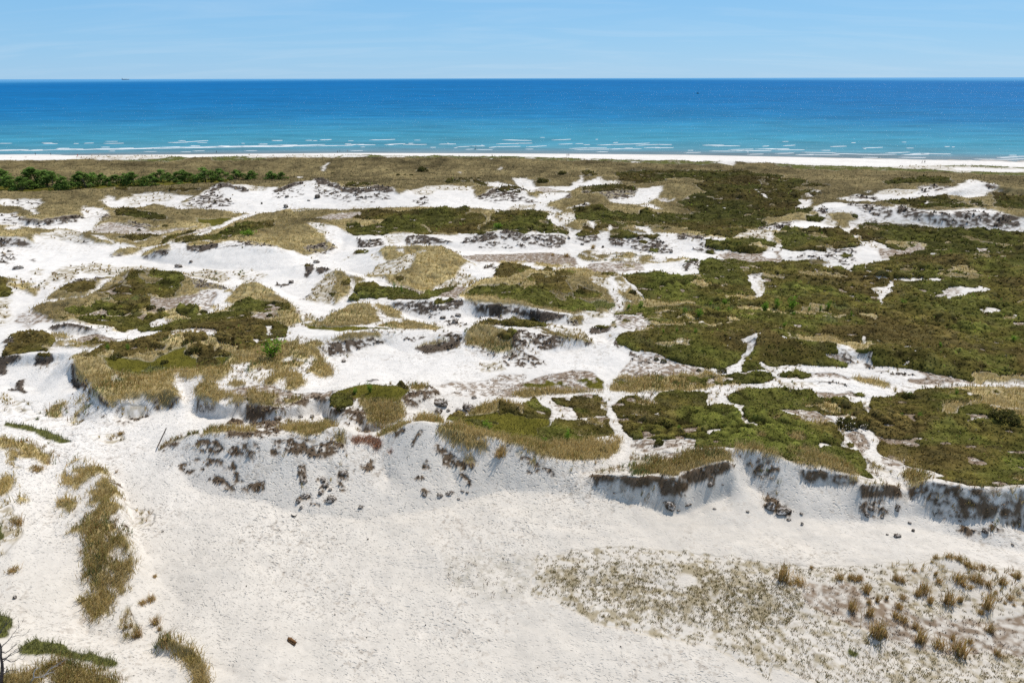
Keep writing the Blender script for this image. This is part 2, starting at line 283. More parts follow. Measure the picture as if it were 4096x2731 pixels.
 [(7.68,104.29,4.7),(15.13,102.02,4.6),(14.01,90.62,4.6)],
 [(3.52,95.22,4.6),(22.52,101.03,4.8)],
 [(25.21,150.14,6.2),(32.26,152.45,6.6),(37.03,149.73,6.7),(47.95,150.74,6.4)],
 [(26.51,134.62,5.4),(33.2,132.06,5.2),(42.93,132.93,5.4)],
 [(18.77,113.27,6.1),(22.22,110.73,6.6),(27.83,108.75,6.9),(33.79,108.76,7.1),(37.6,108.14,6.9)],
 [(17.78,107.37,4.9),(20.23,104.25,4.9),(26.41,101.64,4.9),(33.68,100.64,4.9)],
 [(41.35,108.15,7.1),(43.31,107.61,7.3)],
 [(36.67,101.2,4.9)],
 [(40.03,108.51,5.9),(36.69,103.18,5.1)],
 [(24.44,92.79,4.7),(36.95,93.57,4.7)],
 [(19.89,195.31,6.9),(25.73,204.97,7.1),(28.82,199.01,6.9),(29.77,191.41,7.2),(35.52,186.45,7.2),(40.36,186.28,6.9),(46.61,191.09,6.9),(49.78,185.29,7.1),(52.8,184.53,7.1),(57.24,183.2,6.9),(63.51,177.92,6.5)],
 [(17.1,185.75,5.1),(21.69,183.33,5),(26.87,181.48,5.1),(34.07,177.41,5.1),(39.38,173.07,4.9),(46.35,176.83,4.9),(52.17,175.49,4.9),(64.57,175.88,5)],
 [(5.93,169.91,4.9),(23.8,169.77,4.9),(37.91,166.11,5.2)],
 [(17.07,161.76,4.9)],
 [(32.4,159.84,4.8),(40.74,160.8,5.55)],
 [(41.31,161.07,6.2),(44.15,162.31,6.4),(44.2,156.73,5.9)],
 [(83.15,155.45,5.6),(117.03,165.48,5.8)],
 [(82.35,129.62,5.4),(98.16,128.91,5.6)],
 [(61.19,119.02,5.5),(76.71,109.13,5.8),(90.69,109.05,5.8)],
 [(76.02,172.12,6.6),(90.47,177.19,6.3),(96.22,182.56,6)],
 [(90.74,166.09,5.1),(79.98,157.31,5.1),(68.38,167.2,5.1)],
 [(74.35,192.7,6.5),(85.96,196.81,6.9),(94.14,192.2,6.5),(94.84,186.45,6.1)],
 [(40.8,107.25,7.4),(45.2,106.96,7.5),(48.74,105.02,7.4),(52.86,104.18,7.1),(54.73,105.19,6.7)],
 [(56.19,106.0,6),(55.77,103.18,6.4),(58.03,102.07,6.7),(60.44,102.06,6.9),(65.55,103.04,6.7),(67.21,99.89,6.4),(70.59,99.3,6.2),(73.26,98.58,5.5)],
 [(38.76,99.68,5.1),(46.02,99.64,4.9),(53.25,99.6,4.9),(56.22,102.08,5.27),(57.61,98.65,4.9),(64.59,97.93,4.8),(70.5,95.67,4.8),(79.2,95.28,4.8)],
 [(45.92,92.69,4.7),(53.02,92.88,4.6),(71.03,93.63,4.6),(79.82,93.59,4.6)],
 [(23.11,86.91,4.9),(32.54,90.71,4.9)],
 [(21.41,79.43,5.2),(24.45,74.17,6.4)],
 [(42.53,88.71,4.9),(51.05,88.88,4.8),(63.69,90.36,5),(71.71,89.69,5.3)],
 [(37.53,76.69,5.8),(47.09,77.75,5.2),(44.46,71.26,5.6)],
 [(55.97,77.8,6),(62.86,77.03,6.4)],
 [(53.39,67.25,7.2)],
 [(3.16,84.18,5.4),(8.16,86.37,5.2)],
 [(-1.62,81.83,6.6),(2.91,76.65,5.9),(8.56,73.67,5.9)],
 [(14.04,87.15,4.8),(14.3,78.06,5.1)],
 [(-2.24,82.93,7.1),(1.74,83.01,6.7)],
 [(-5.16,78.59,6.9),(-0.62,75.81,6.7)],
 [(-505.9,518.89,-3),(-429.22,523.47,-3),(-383.24,527.19,-3),(-272.67,534.47,-3),(-126.23,544.58,-3),(-8.38,539.08,-3),(128.06,526.99,-3),(255.38,499.49,-3),(351.73,481.44,-3),(389.32,473.01,-3),(464.25,459.34,-3)],
]
COVER = [
 ('G',1,[-364.5,392.7,-291.3,399.7,-233.9,399.3,-171.5,398.5,-118.8,404.1,-68.2,400.5,-6.3,403.7,30.9,399.7,94.3,386.8,119.6,374.3,143.1,368.2,186.5,363.2,229.4,359.2,257,349.9,320.2,335.9,196.6,200.7,150.2,197.9,84.6,180.2,-92,183.2,-106,194.2,-145.2,191.8,-190.4,197.5]),
 ('F',0.8,[-229,399.4,-209,404.1,-198.2,413.1,-183.9,398.5,-186.2,387,-211.9,390.2]),
 ('F',0.8,[-174.2,399.1,-155.6,408.8,-137.1,399.1,-138.2,387.5,-162.6,388.3]),
 ('F',0.7,[-118.8,404.1,-68.4,401.8,-6.3,404.7,30.9,399.7,78.8,390.9,77.2,382.6,30.3,390.9,-6.2,397.7,-67.3,395.1,-116.2,394.8]),
 ('F',0.85,[30.8,397.7,94.1,385.9,119.3,373.3,115.6,368.4,91.8,375.8,53.8,385.4,30.2,389.8]),
 ('F',0.85,[138.1,367.2,165,365.9,186.2,362.5,229,358.5,255.3,347.6,318.7,334.3,308,322.3,245.4,333.4,220.3,344.1,180.1,350,149.1,354.3]),
 ('K',0.5,[-263.1,421.3,-274.5,456.9,-262.7,454.8,-253.9,452.7,-243.6,450.3,-232.1,446.9,-218.3,441.4,-198,414.2,-196.6,397,-214.9,394.1,-235.6,395.8]),
 ('K',0.35,[-163.7,440.5,-137.1,401,-130.9,440.9,-111.7,400.7,-104,407.2,-93.2,398.5,-100.9,394.7,-120.8,395.3,-135.2,395,-147.5,396.4]),
 ('S',1,[-95.3,393,-94.5,401.4,-89.1,400.9,-80.7,398.7,-84.1,395.9,-92.7,395.9]),
 ('K',0.3,[-72.4,400.7,-60.6,401.7,-59.4,397.7,-69.5,394.8]),
 ('S',1,[7.7,398.9,13.3,400.3,13.9,397.2,7.9,396.3]),
 ('K',0.3,[38,393.6,43,397.1,49.7,392.2,38.9,388.8]),
 ('S',0.9,[64,387.9,70.8,386,69.3,380.8,64.3,381.7]),
 ('S',1,[106.2,374.2,114.6,377.6,132.1,413.1,132.5,405.7,118.6,372.3,115.2,366.7,111.5,371.1]),
 ('K',0.45,[194.7,358.1,216.1,379.3,228.3,380.6,245.6,383.9,261.9,379.3,268.6,366.3,276.4,356.4,265.2,341.4,248.8,342.5,235.1,348,221.7,345.2,214.6,353,204.4,356]),
 ('S',1,[224.5,359.8,239.2,363.9,264.2,360.1,254.7,346.7,236.9,350.8,225.5,351.5]),
 ('F',0.6,[234.8,381.9,261,387.6,272.4,371.7,282.4,364.3,278.4,359.1,263.8,364,244.5,372.1,228.5,370.4]),
 ('S',1,[-309.6,466.6,-309.6,466.6,-309.6,466.6]),
 ('S',1,[-96.8,357.3,-98.8,367.4,-99.4,377.6,-99.7,381.9,-98.4,377.7,-96.8,365.7,-95.7,357.4]),
 ('S',1,[-104,334,-102.1,338.2,-98.7,323.5,-100.4,326.7]),
 ('S',1,[-12.7,394.3,-11.5,398.7,-11.3,394.2]),
 ('S',1,[-6.9,363.8,-6,369,-5.6,360.7,-4.3,353.3,-5.8,355.9]),
 ('S',1,[-13.4,387.6,-12.8,391.3,-12.7,385.6]),
 ('L',0.6,[-26.6,346.6,-26,354.1,-24.7,344.4]),
 ('S',1,[-241.1,359.4,-241.4,362.3,-238.2,357.2]),
 ('M',1,[-254.3,323,-234.7,318.4,-207.7,301.7,-194.9,305.9,-170.7,330,-136.7,328.1,-131.4,328.9,-130.4,319,-158.8,305.9,-181.1,291.3,-211.1,285,-227.5,287.4]),
 ('H',0.5,[-169.3,295,-167.8,303.4,-161.1,295.4,-161.4,286.8]),
 ('H',0.45,[-143.1,284.2,-138.6,285,-125.9,278.4,-124.3,272.5,-133.4,273.9]),
 ('H',0.6,[-48.9,357,-48.2,365.6,-44.7,367,-43.5,361.8,-45.8,351.6]),
 ('H',0.5,[-66.5,270,-65.1,288.9,-61,292.6,-56,286.6,-57.7,267.2,-62.5,264.5]),
 ('H',0.85,[-18,316.7,-12.2,304.1,-8.4,294.5,-9.1,286.3,-14.3,293.8]),
 ('H',0.4,[-31.1,314.1,-24.2,329,-18.7,328.4,-18.6,308.7,-26.3,300.7]),
 ('H',0.9,[23.1,344.6,26.9,348.3,26.7,338,23,334.4]),
 ('H',0.8,[35.2,350.1,39.7,359.5,40.8,347.4,40.2,327.3,34.2,328.2]),
 ('S',1,[-204.9,263.4,-192.2,258.2,-195.9,267.3,-189.2,265.4,-179.8,262.1,-173.3,252.7,-169.5,243.7,-159.2,230.4,-158.7,227.3,-168.3,239.9,-176.7,245,-186,249.5,-194.1,248.7]),
 ('D',0.35,[-192.2,264.5,-179,260.2,-173.3,250.7,-176.1,247.2,-183.2,252.7]),
 ('S',1,[-148.9,235.7,-152.5,245.8,-148,244.6,-137.2,231.3,-134.7,223.3,-132.1,219.3,-126.5,203.5,-124.7,197.1,-132.4,203,-136.5,207.2,-138.7,200.9,-142.6,202.6,-149.3,207.2,-155.7,211.4,-165.4,209.9,-182.4,232.9,-168,231.1,-155.1,215.8,-149.3,212.9,-146.3,215.8,-142.5,217.3,-140.3,221.9]),
 ('D',0.85,[-161.9,225.1,-154.4,217,-148.7,213.9,-144,220,-141.5,224,-140,221.3,-142.7,217.6,-146.1,215.5,-148.5,213.3,-151.6,213.1,-155.1,215.8]),
 ('D',0.4,[-153.5,213.9,-147,215.1,-141.3,219.1,-139.2,216.6,-144.6,212.6,-147.2,209.4,-152.2,212.6]),
 ('D',0.35,[-172.1,229.6,-168.5,231.3,-155.6,216,-154.6,212.3,-160.1,212.7]),
 ('K',0.4,[-124.5,200.2,-129.5,211.2,-127.7,213.4,-121.1,213.2,-118.1,208.2,-119,201.4,-121,196.6]),
 ('D',0.5,[-135.9,223.3,-138.6,230.3,-136.7,230.4,-129.6,220.9,-130.1,217.6]),
 ('S',1,[-154.9,257.4,-159.1,273.9,-148.9,256.8,-149.3,264.2,-151.1,274.6,-143.2,279.5,-131.5,269.7,-122.6,265.1,-121.9,252.2,-115.1,246.2,-112,244.9,-94.6,238.6,-83.1,240.7,-94.5,277.8,-98,278.1,-96.6,271.2,-102,268.2,-106.8,275.5,-114.2,279.3,-117.7,278.6,-120.3,274.2,-120.1,256.2,-122.1,252.6,-116.1,248.6,-112.5,246,-116.4,245.3,-121.3,246.9,-130.7,253.5,-134.3,252,-136.7,246.5,-139.3,241.5,-149.2,252]),
 ('K',0.4,[-145.1,256.2,-151.1,274.6,-143.2,279.5,-129.9,268.3,-129,259.3,-136.1,255.8,-138.5,247.7]),
 ('S',1,[-97.1,237.4,-89.6,233.7,-84.3,241.9,-72.9,245.5,-58.5,246.6,-52.1,246.3,-35,244.7,-13.8,238.1,-5.3,223,5,241.8,5.7,274.6,0.6,289.3,-6.5,280.2,-11,261.9,-13.9,256.6,-16.5,289.5,-26.2,287.8,-35.3,283,-40,275.4,-44.3,262.4,-48.8,278.1,-54.3,270.4,-59.9,264.9,-66.9,267.7,-77,286.4,-80.4,286.9,-83,283.8,-90.1,280.1,-93.7,271.8,-98.4,279.1,-97.9,270.6,-106.2,281.2,-111,277.9]),
 ('D',0.85,[-120.3,274.2,-117.7,278.6,-114.2,279.3,-106.4,274.5,-102.2,268.2,-105.1,268.1,-112,274.4,-115.6,274,-117.7,268.8]),
 ('D',0.5,[-120.9,252,-120,257.9,-119.1,271.1,-116,271.6,-107,260.8,-102.1,252.2,-104.6,247.4,-112.7,246.7]),
 ('K',0.6,[-107.5,278.7,-98.1,277.1,-97.1,271.3,-102.5,269.7]),
 ('D',0.9,[-93.9,270.9,-90.1,280.1,-86.3,282,-84.3,278.2,-88.2,273.5,-90.8,267]),
 ('D',0.88,[-92.3,323.1,-91.3,331.5,-71.1,274.3,-64.8,266.9,-57.8,265.6,-55.3,275.5,-49.6,277.3,-44.8,262.6,-48.1,261.1,-52.8,262.8,-58.8,259.2,-66,263.8,-72.4,271.6,-77.5,273.9]),
 ('D',0.38,[-78.5,274.2,-69.5,267.2,-60.6,259.3,-48.2,261.6,-45.4,257.2,-51,252.2,-59.8,253.1,-69.2,256.6,-74.4,261.4]),
 ('D',0.25,[-92.6,268.3,-84.9,276.7,-78.4,263.3,-83.5,257.7,-88.1,258.3]),
 ('G',1,[-44.3,262.4,-43.9,276.6,-39.7,277.1,-39,265.4,-42.4,260.8]),
 ('K',0.5,[-40,275.4,-35.5,284.4,-26.3,289.9,-16.5,289.5,-17.5,273.6,-30,277.5,-30.3,263.4,-36,262.5]),
 ('D',0.45,[-36.4,255.6,-33.4,259.8,-30.7,259.3,-30.3,251,-33.4,248.8]),
 ('K',0.45,[-78.3,242.3,-68.8,245.7,-58.6,247.4,-56.9,249.3,-56.4,246.7,-64,243.4,-71.2,239.3]),
 ('K',0.4,[-54.5,247.8,-35.3,247.1,-35,244.1,-51.9,244.9]),
 ('D',0.85,[-13.5,258.7,-10.6,263.4,-5.5,276.2,0.6,283.9,5.4,283.1,5.1,264.6,-1.7,264.5,-7.1,263.2,-11.3,256.6]),
 ('D',0.5,[-13,255.7,-6.2,264.9,5.5,264.7,5.1,247.4,-1.6,246.1,-8,249.2]),
 ('G',0.9,[-1.1,233.1,0.1,244.7,5.1,248.8,5,241.8]),
 ('H',1,[-49.5,201.1,-49.9,205.7,-48.4,207.1,-44.4,201.4,-40.6,205.3,-38,212.7,-44.6,209.3,-51.3,215.2,-51.5,224.5,-51.8,236.9,-48.2,243.2,-36.6,227.6,-29.8,236.4,-21.9,237.7,-15.9,239.9,-13.7,236.2,-15.3,219,-15.2,216.3,-13.6,220.6,-10.1,219.3,-8.7,213,-11,199.1,-10.6,197.8,-8.1,205,-6.6,215,-6.2,220.3,-1.5,227.3,5,241.5,8.3,240,7,200.5,5.3,190.6,3.9,188,-1.3,193.5,-4.6,190.1,-8.5,188.8,-16.5,195.5,-22.6,195.3,-24.4,191,-31.8,194,-35.8,189.7,-43.8,188.9,-47.1,193.3]),
 ('L',0.5,[-34.2,214.3,-30.9,214.9,-28.1,211,-28.2,207.7,-31.5,213.5]),
 ('G',1,[-28.1,203.9,-26.7,204.1,-22.6,195.6,-23.4,194.9]),
 ('L',0.7,[-63.6,220.8,-60.5,229.4,-54,235.7,-50.6,231.2,-51.4,215.7,-56.2,212.7]),
 ('F',0.6,[-6.7,194.4,-5.2,203.3,-2.1,204.6,-1.6,195,-4.6,189.8]),
 ('H',0.7,[-4.8,234.8,4.1,240.2,9.5,241.8,12.2,222.4,11,213.6,12.8,200.4,15.5,195.2,16.7,192.8,15.2,190.5,8.2,190.6,3.3,191.9,-4.1,194.6]),
 ('K',0.45,[3.8,243.1,13.6,254.1,18,247.8,9.8,236.9]),
 ('S',1,[0,308.4,4.3,322.7,11,296.6,18.9,294.4,24.9,295.1,31.4,315.9,33,331.3,33.4,331.2,33.4,322.3,29.8,299.8,39.4,320.7,41.2,322.8,41.2,305.8,47.5,313.3,46.5,290.3,38.7,286.3,30.6,292.4,25.6,275.2,21.1,270.3,11.3,278.7,6.7,265.9,1.5,302.4]),
 ('L',0.5,[7.9,273.6,12.5,295.3,18.6,289.7,21.1,271.4,13.7,270.4]),
 ('H',0.9,[11.1,313.2,16.7,309.9,15.7,300.2,10.7,300.9]),
 ('K',0.4,[38.7,315,41.2,305.8,47.5,313.3,46.7,294.3,39.2,290.5]),
 ('S',1,[-10.2,301.5,-5.1,302.2,0.5,293.8,-4.8,282.1,-9.7,288.3]),
 ('S',1,[-4.5,267.3,3.2,274.1,6.2,260.8,9.2,257.7,13.6,268.6,20.1,270.2,22.7,268.5,20.1,257.9,17.3,253.8,13.7,251.5,12.5,245.4,16.7,238.7,14.7,225.5,13.6,233.7,9.5,242.2,4.1,241.4,-3.8,222.5]),
 ('H',0.9,[-4.8,282.1,-2,292.2,3.4,290.9,2.7,264.5,-0.9,262.7,-4.5,266.1]),
 ('D',0.5,[-4.5,264.9,0.9,264.2,6.1,256.8,9.8,250.8,2.1,249.9,-4.3,250.9]),
 ('K',0.6,[-1.7,240,3.4,247.8,8.5,248.6,7.5,244.4,0.8,229.3,-3.8,223.4]),
 ('G',1,[12.6,247,14.2,252.5,20,256.2,23.5,255.6,24,251.8,19.3,246.8,14.6,245.1]),
 ('D',0.6,[17.4,256,20.5,262.9,22.5,265.7,22,259.4,19.1,255.3]),
 ('S',1,[35,257.6,40,261.6,47.8,263.1,50.2,272.7,56.3,278,60.5,275.5,55.9,264,53.7,256.9,49.7,251.5,44.8,250.3,36.5,252.4]),
 ('S',1,[19,242.3,25.3,251.5,28,253.4,27.8,247.2,24.4,242.1]),
 ('D',0.5,[19.9,242.9,25.3,251.5,28.7,251.4,25.7,242.7]),
 ('S',1,[44.2,246.7,51.1,250,52.7,237.3,50.8,237.7,47.5,242]),
 ('S',1,[53.1,221.7,54.8,228.5,58.6,229.5,57.9,226.5,55.6,226.8]),
 ('S',0.9,[57.4,253.5,61,258.3,59.8,254.6]),
 ('L',0.5,[53.7,256.9,58,258.7,57.4,253.5,54.2,252.7]),
 ('H',1,[51.4,340.1,61.9,359.1,73.5,350.8,83.7,357.1,94.6,352.9,106,351.4,118.6,346.9,120.6,332.2,104,279.1,87.4,228.8,76.5,207.5,67.7,187.7,68,186.6,59.5,186.3,53.1,186.8,53.2,200.2,48.6,201.3,40.6,195.9,36.6,204.2,29.2,204.6,26.3,209.4,21.1,207.6,21.2,239.2,26.8,241.4,32.3,242.4,35.6,231,39.6,226.7,46.3,235.3,51.2,230,59.6,229.1,61.7,234.3,58.6,245.4,64.9,258.1,68.4,261.8,76.1,265.9,73.6,268.5,77.3,297.6,87,307.2,86.1,315.9,84.8,327.5,76.9,326.6,63.2,300,52,293.4,48.4,312.6]),
 ('D',0.55,[27.6,292.2,29.6,292,50.3,275.9,49,267.9,45.5,260,35.2,258.9,33.5,266.9,27,265.3]),
 ('H',1,[28.4,285,34.1,288.8,40.9,285,50.3,275.9,48.9,270.4,41.2,270.5,31.8,268.6,27.2,272.1]),
 ('G',1,[24.7,269.9,29,296.1,30.6,292.4,28.2,269.1,25.2,265.3]),
 ('G',1,[49.4,236.9,46.4,217.7,45.1,216.9,48.2,231.9]),
 ('S',1,[88.1,269.5,89.9,270.8,87.6,263.4,86.7,265.1]),
 ('S',1,[98.5,279.8,100.6,277.8,97.5,268.7,98.3,260.6,95.7,263.5,97.2,274.7]),
 ('L',0.6,[69.2,249.2,73.8,250.4,73.1,242.1,68.8,239.9]),
 ('S',1,[73.9,242,75.8,241.2,74.2,238.7]),
 ('S',1,[36.9,204.2,40.2,202.8,40.6,195.9,40.9,190.5,47.1,194.6,45.8,186,43,183.4,41.6,184.2,40.4,186.7,37.8,191.8,36.1,197.3]),
 ('K',0.5,[15.2,215.7,17.7,234.7,20.7,232.5,21.3,214.2,17.7,206.3,16,201.5,14.7,204.1]),
 ('S',1,[12.4,226.6,15,225.5,14.4,216.1,14.7,204.1,15.9,200.5,17.5,195.2,19.5,195,18.4,190.3,17.2,183.7,14.7,183.4,15,188.2,16.7,193,15,198,12.8,200.4,11,213.6]),
 ('G',1,[15,202.7,17.7,206.3,21.2,212.9,26.3,209.4,22.7,206.5,18.4,197.9,16.8,195.3]),
 ('H',1,[115.6,346.4,121.2,345.9,128,342.1,131.1,336.5,125.4,322.6,130.1,320.8,132.8,314.2,122.2,295.4,114.7,287.3,118.5,283.6,124.9,287.3,110.5,264.6,104.7,253.7,104.2,247.6,99.1,236.8,102.3,231.2,97.8,225.7,94.5,227,89.1,222.8,80.9,215.9,76.3,212.1,71.4,208.1]),
 ('G',1,[79.3,216.6,89.9,225.1,95.4,227.3,97.8,225.7,95.1,219.8,90.3,218.2,83.1,212.6,79.5,210.8]),
 ('H',0.9,[76.7,209,83.1,212.6,81.6,210.5,72.1,199.9,68.7,199.8,71.4,208.1]),
 ('G',0.55,[111.4,316.7,117.1,320.8,110.9,300.1,105,291.9]),
 ('G',0.6,[117.4,288.1,127.9,302.2,130.8,294.6,125.7,286.9,119,283.6]),
 ('S',1,[124.4,262.6,131.1,263.6,133.9,266.5,141.9,261.9,136.8,254.4,130.3,245.3,124.3,251.7]),
 ('D',0.5,[125.6,261.2,133.9,266.5,141.1,260.5,138.1,257.7,131.7,259.1]),
 ('S',1,[140.3,265,150.6,278.4,153.9,273.1,159.1,270.2,165.2,278.7,167.8,276.8,168.7,267.4,176.9,275.1,201.6,307,208.3,313.3,204.8,302.3,189.7,271.1,185.8,268.2,169.6,255.9,163.9,259,150.1,255.9,143.3,254.5,139.3,255.9,137.1,259.3]),
 ('K',0.6,[141.8,267.9,150.6,278.4,153.9,273.1,160.9,273.4,154.8,264.8,145.8,262]),
 ('D',0.5,[153.9,262.2,165.2,278.7,169.8,280.2,171.8,269.6,166.3,263.5,160.1,263.3]),
 ('D',0.5,[203.9,301.8,189.7,271.1,187.1,270.4,185.4,272.4]),
 ('H',1,[159.2,296.1,179.4,320.3,189,323.8,195.9,330.1,200.4,317.6,178,279.8,179.6,289.5,169.1,289,158.5,292.8]),
 ('H',0.5,[120,292.3,127.9,302.2,136.5,296.3,126.2,288.2]),
 ('H',1,[137.6,254.3,140.5,255.7,143.1,251.8,149.3,256.3,155.9,257,163.4,258.1,153.3,228.6,151.7,223.6,146.1,223.3,139.7,225.4,131.5,221.1,132.5,229.7,130.5,238.6]),
 ('H',1,[185.9,267.5,190.3,268.8,187.8,259.6,199.8,254.1,170.4,214.8,162.8,222.7,157.4,220.2,175.2,250.7]),
 ('H',1,[164,246.5,165.6,243.8,156.2,223,151,220.2]),
 ('S',1,[132,223.7,142.2,236.4,150.2,248.3,144.7,238.7,140.3,233.1]),
 ('S',1,[164,258.2,152.4,235.9,152.2,236.8]),
 ('S',1,[160.6,230.8,155.5,218.1,157.6,224.4]),
 ('S',0.8,[186.1,267.9,190.2,269.5,190.5,269.2]),
 ('S',1,[101.6,229.6,114.3,249.5,119.1,247.3,123.6,239.4,122.7,222.4,131.7,231.9,129.9,218.2,133.3,217.1,141.2,221.4,146.2,220.5,151.7,220.2,154.6,216.1,154.3,209.9,157.5,208.8,165.7,208.1,159.6,198.9,148.3,202.6,135.7,207.8,128.3,210.7,122,212.8,118.2,214,113.2,213.4,109.3,212.7,102.8,198.9,101.1,201.8,97.8,194,97.6,188.9,95.3,187.5,96.7,197,97.8,204.5,87,194.3,84.6,201.9,78.6,195.3,75.1,196.6,72,199.6,81.7,211,89.1,216,94.3,216.8,96.4,223.2,98.7,220.2,98.6,216.2]),
 ('D',0.5,[118.1,243.2,123.6,239.4,122.2,221.5,121.6,218.4,118.2,216.3,114.5,220.6,112.8,225.6]),
 ('D',0.8,[122.6,218.2,130.6,229.8,129.4,217.3,132.9,216.3,131.2,213.2,127.5,214,124.7,216.4]),
 ('D',0.55,[123.7,216.7,132.9,216.3,145.1,218.7,152.8,213.4,155.6,209.1,155.7,206.1,150.1,205.4,144.6,208.1,141.3,208.4,134.9,209.8,128.7,211.8,123.6,214.8]),
 ('D',0.9,[149.5,210.9,152.9,210.6,156.8,208.9,154.2,206.7,149.6,207.7]),
 ('D',0.6,[100.6,227.1,108,235.3,104.4,225.2,101.1,222.5]),
 ('D',0.6,[112.6,215.5,116,217.3,115.6,213.8,112.6,213.7]),
 ('G',1,[102.8,224.1,108,222.9,111.2,219.9,110.2,215.8,107.1,215.3,103,207.2,100.2,206.5,102.4,215.7,101.7,220.3]),
 ('K',0.6,[102.8,223,102.8,215.6,100.9,212.8,99,215.4]),
 ('H',1,[95.6,221.1,99.1,223.1,100.5,219.1,97.9,216.4,94.5,217.2]),
 ('H',1,[109.6,220.6,111.3,220.2,110.8,217.5,109.5,217.6]),
 ('D',0.6,[72,199.6,81.7,211,89.1,216,79.5,197.6]),
 ('S',1,[106.5,256.7,112.4,259.3,104.3,237,99.8,232.7,100.5,238.5]),
 ('S',1,[98.4,279.8,101.5,281.7,98.8,272.4,98.8,260.8,96.7,263.6,97.8,274.9]),
 ('L',0.3,[115.1,270.4,123.4,285.1,125.3,281.4,117.2,266.6,112.1,261.9]),
 ('H',1,[117.5,274.1,122.5,281.7,121.6,271.6,117.2,266.6]),
 ('S',0.8,[139.1,270.7,143.7,276.5,143.4,274.9,139.7,269.2]),
 ('K',0.65,[68.6,197.6,75.5,198.8,72.3,187.1,70.6,179.5,69.1,179.5,70.9,188.5,65.7,188.5]),
 ('H',1,[73.9,191,80.8,198.4,84.1,196.5,97.6,203.9,97.2,197.2,94.3,185.8,95.9,184.7,98.7,190.1,99,196.5,107.1,207.5,111.3,213.2,118,213.5,125.1,211.6,135.3,207.2,148,202.1,163.3,199.3,83.4,93.9,79.2,96.5,74.1,95.7,70.3,95.3,67.4,96.5,64.7,96.9,63.5,98.4,61.1,99.1,57.4,99.8,57.6,101.2,58.3,101.9,55.6,102.9,56.2,105.6,54.6,105,53.3,103.3,53.6,100.9,53.1,99.6,47.9,99.7,43.4,100.2,40.7,100.4,39.3,102.6,37.3,103.2,34.1,100.3,28.4,99.9,42.2,156.5,49.5,166.9,56.1,170.2,65.8,168.1,69.6,174.8,71.5,177.6]),
 ('G',1,[54.7,172.6,62.5,176.3,65.8,175.1,69.7,177.8,70.9,177.7,70.4,174.5,65.8,168.1,61.9,169.1,57.3,169.3]),
 ('S',1,[65.1,175.7,69.5,178.9,70,177.8,73,173.5,80.3,172.2,90,176.2,93.3,179.2,92.9,183.1,94.7,184.1,99.3,185.7,101.3,179.9,108,176.2,99.1,169.9,93.7,165.3,90,164.6,87.2,163.7,82.5,159.7,79.9,154.9,79.6,159.6,74.8,157.6,76.3,162.5,78.5,163.6,76.7,166.2,69.1,166.6,65.8,172.7]),
 ('L',0.75,[97.3,178.2,100.4,175.4,110.5,183.5,108.3,176.3,99.1,169.9,92.7,166.6]),
 ('D',0.4,[70.1,169.5,75,170.9,80.3,172.2,89.5,175.1,88.6,171.2,82.8,166.7,76.7,166.2,72.6,167]),
 ('D',0.5,[81.4,166.4,86.5,168.6,85.9,165.1,81.8,160.8,79.8,162.6]),
 ('K',0.3,[94.4,183.4,99.1,185.2,100.5,179.7,94.8,174.4,92.8,176.8]),
 ('G',1,[101.2,183.6,105.1,187.2,108.3,185.4,106.4,181.8,101.3,181.2]),
 ('H',1,[101.3,179.9,103.7,182.2,106.2,180.9,102.3,175.4,99.8,176]),
 ('H',1,[94.3,166.4,98.2,170.6,98.8,168.8,96.2,165.1]),
 ('H',1,[83.1,168.9,85.7,170,86.5,168.6,83.7,166.8]),
 ('S',1,[87.2,163.7,87.4,162.5,84.7,156.4,84.3,153.3,82.7,152.3,84.4,156.4]),
 ('S',1,[78.5,152.4,81.5,152,84.9,150.8,84.4,148.1,86.2,149.6,89.9,149.6,94.8,149.4,98,146.8,94.2,146.1,90.9,147.1,86.5,146.2,82.7,142.1,80.9,138.6,77.3,135.3,74,129.8,74.6,132.3,76.7,136.1,77,137.7,77.6,141.3,81.7,144.5,83.2,146.3,83.7,148.9,80.6,150.2]),
 ('K',0.5,[77.7,141.3,81.6,144.2,78.5,137.8,76.6,136.3]),
 ('H',1,[84.5,146.5,85.8,148.3,86.6,146.3,84.5,142.9,83.1,142.7]),
 ('S',1,[86,134,88.6,136.8,94.4,142,96.9,142.4,98.5,143.4,99.9,142,102.2,144.4,102.3,140.2,99.6,138.8,96.5,138.1,91.6,135,88.8,131.9,90.4,135.8]),
 ('L',0.4,[86.8,135,94.1,141.5,96.6,141.5,94.4,138,90.2,135.4]),
 ('S',1,[90.5,126.7,92.9,127.6,94.6,127.7,95.1,125,90.6,124]),
 ('H',1,[92.1,127.1,93.7,128,93,126.6,91.7,126.1]),
 ('S',1,[94.5,122.7,96.7,124.1,96.2,123]),
 ('L',0.5,[123.8,181.1,127.7,178.8,122.9,175.9]),
 ('S',1,[108,173,110.1,173.5,109.2,171.5]),
 ('S',1,[58.1,106.2,60.7,111,60.7,109.5,58.7,106.3]),
 ('L',0.6,[66.3,121.5,67.7,122.2,67.1,121.1]),
 ('L',0.6,[67.7,120.9,71.3,122.8,71,121.7]),
 ('S',0.8,[138.2,185,144.4,189.1,141.8,185.5]),
 ('L',0.8,[54,108.9,55.8,111.7,55.4,110.7]),
 ('L',0.8,[77.4,118.7,78.7,119.1,78.3,118.3]),
 ('L',0.8,[81.8,108.9,82.9,108.5,82,107.4]),
 ('S',0.6,[61.4,99.4,62.5,99.9,63.5,100.7,63.2,99.8,62.2,99.2]),
 ('S',0.7,[62.6,102.2,63.6,103.3,66.3,105.6,65.7,102.3,64.5,101.7]),
 ('H',1,[62.7,101.9,63.6,103.3,66,104.4,64.7,102]),
 ('S',1,[45.4,108,46.3,107.5,45.4,105.1,45.2,103.5,45.1,104.3,44.7,105.2]),
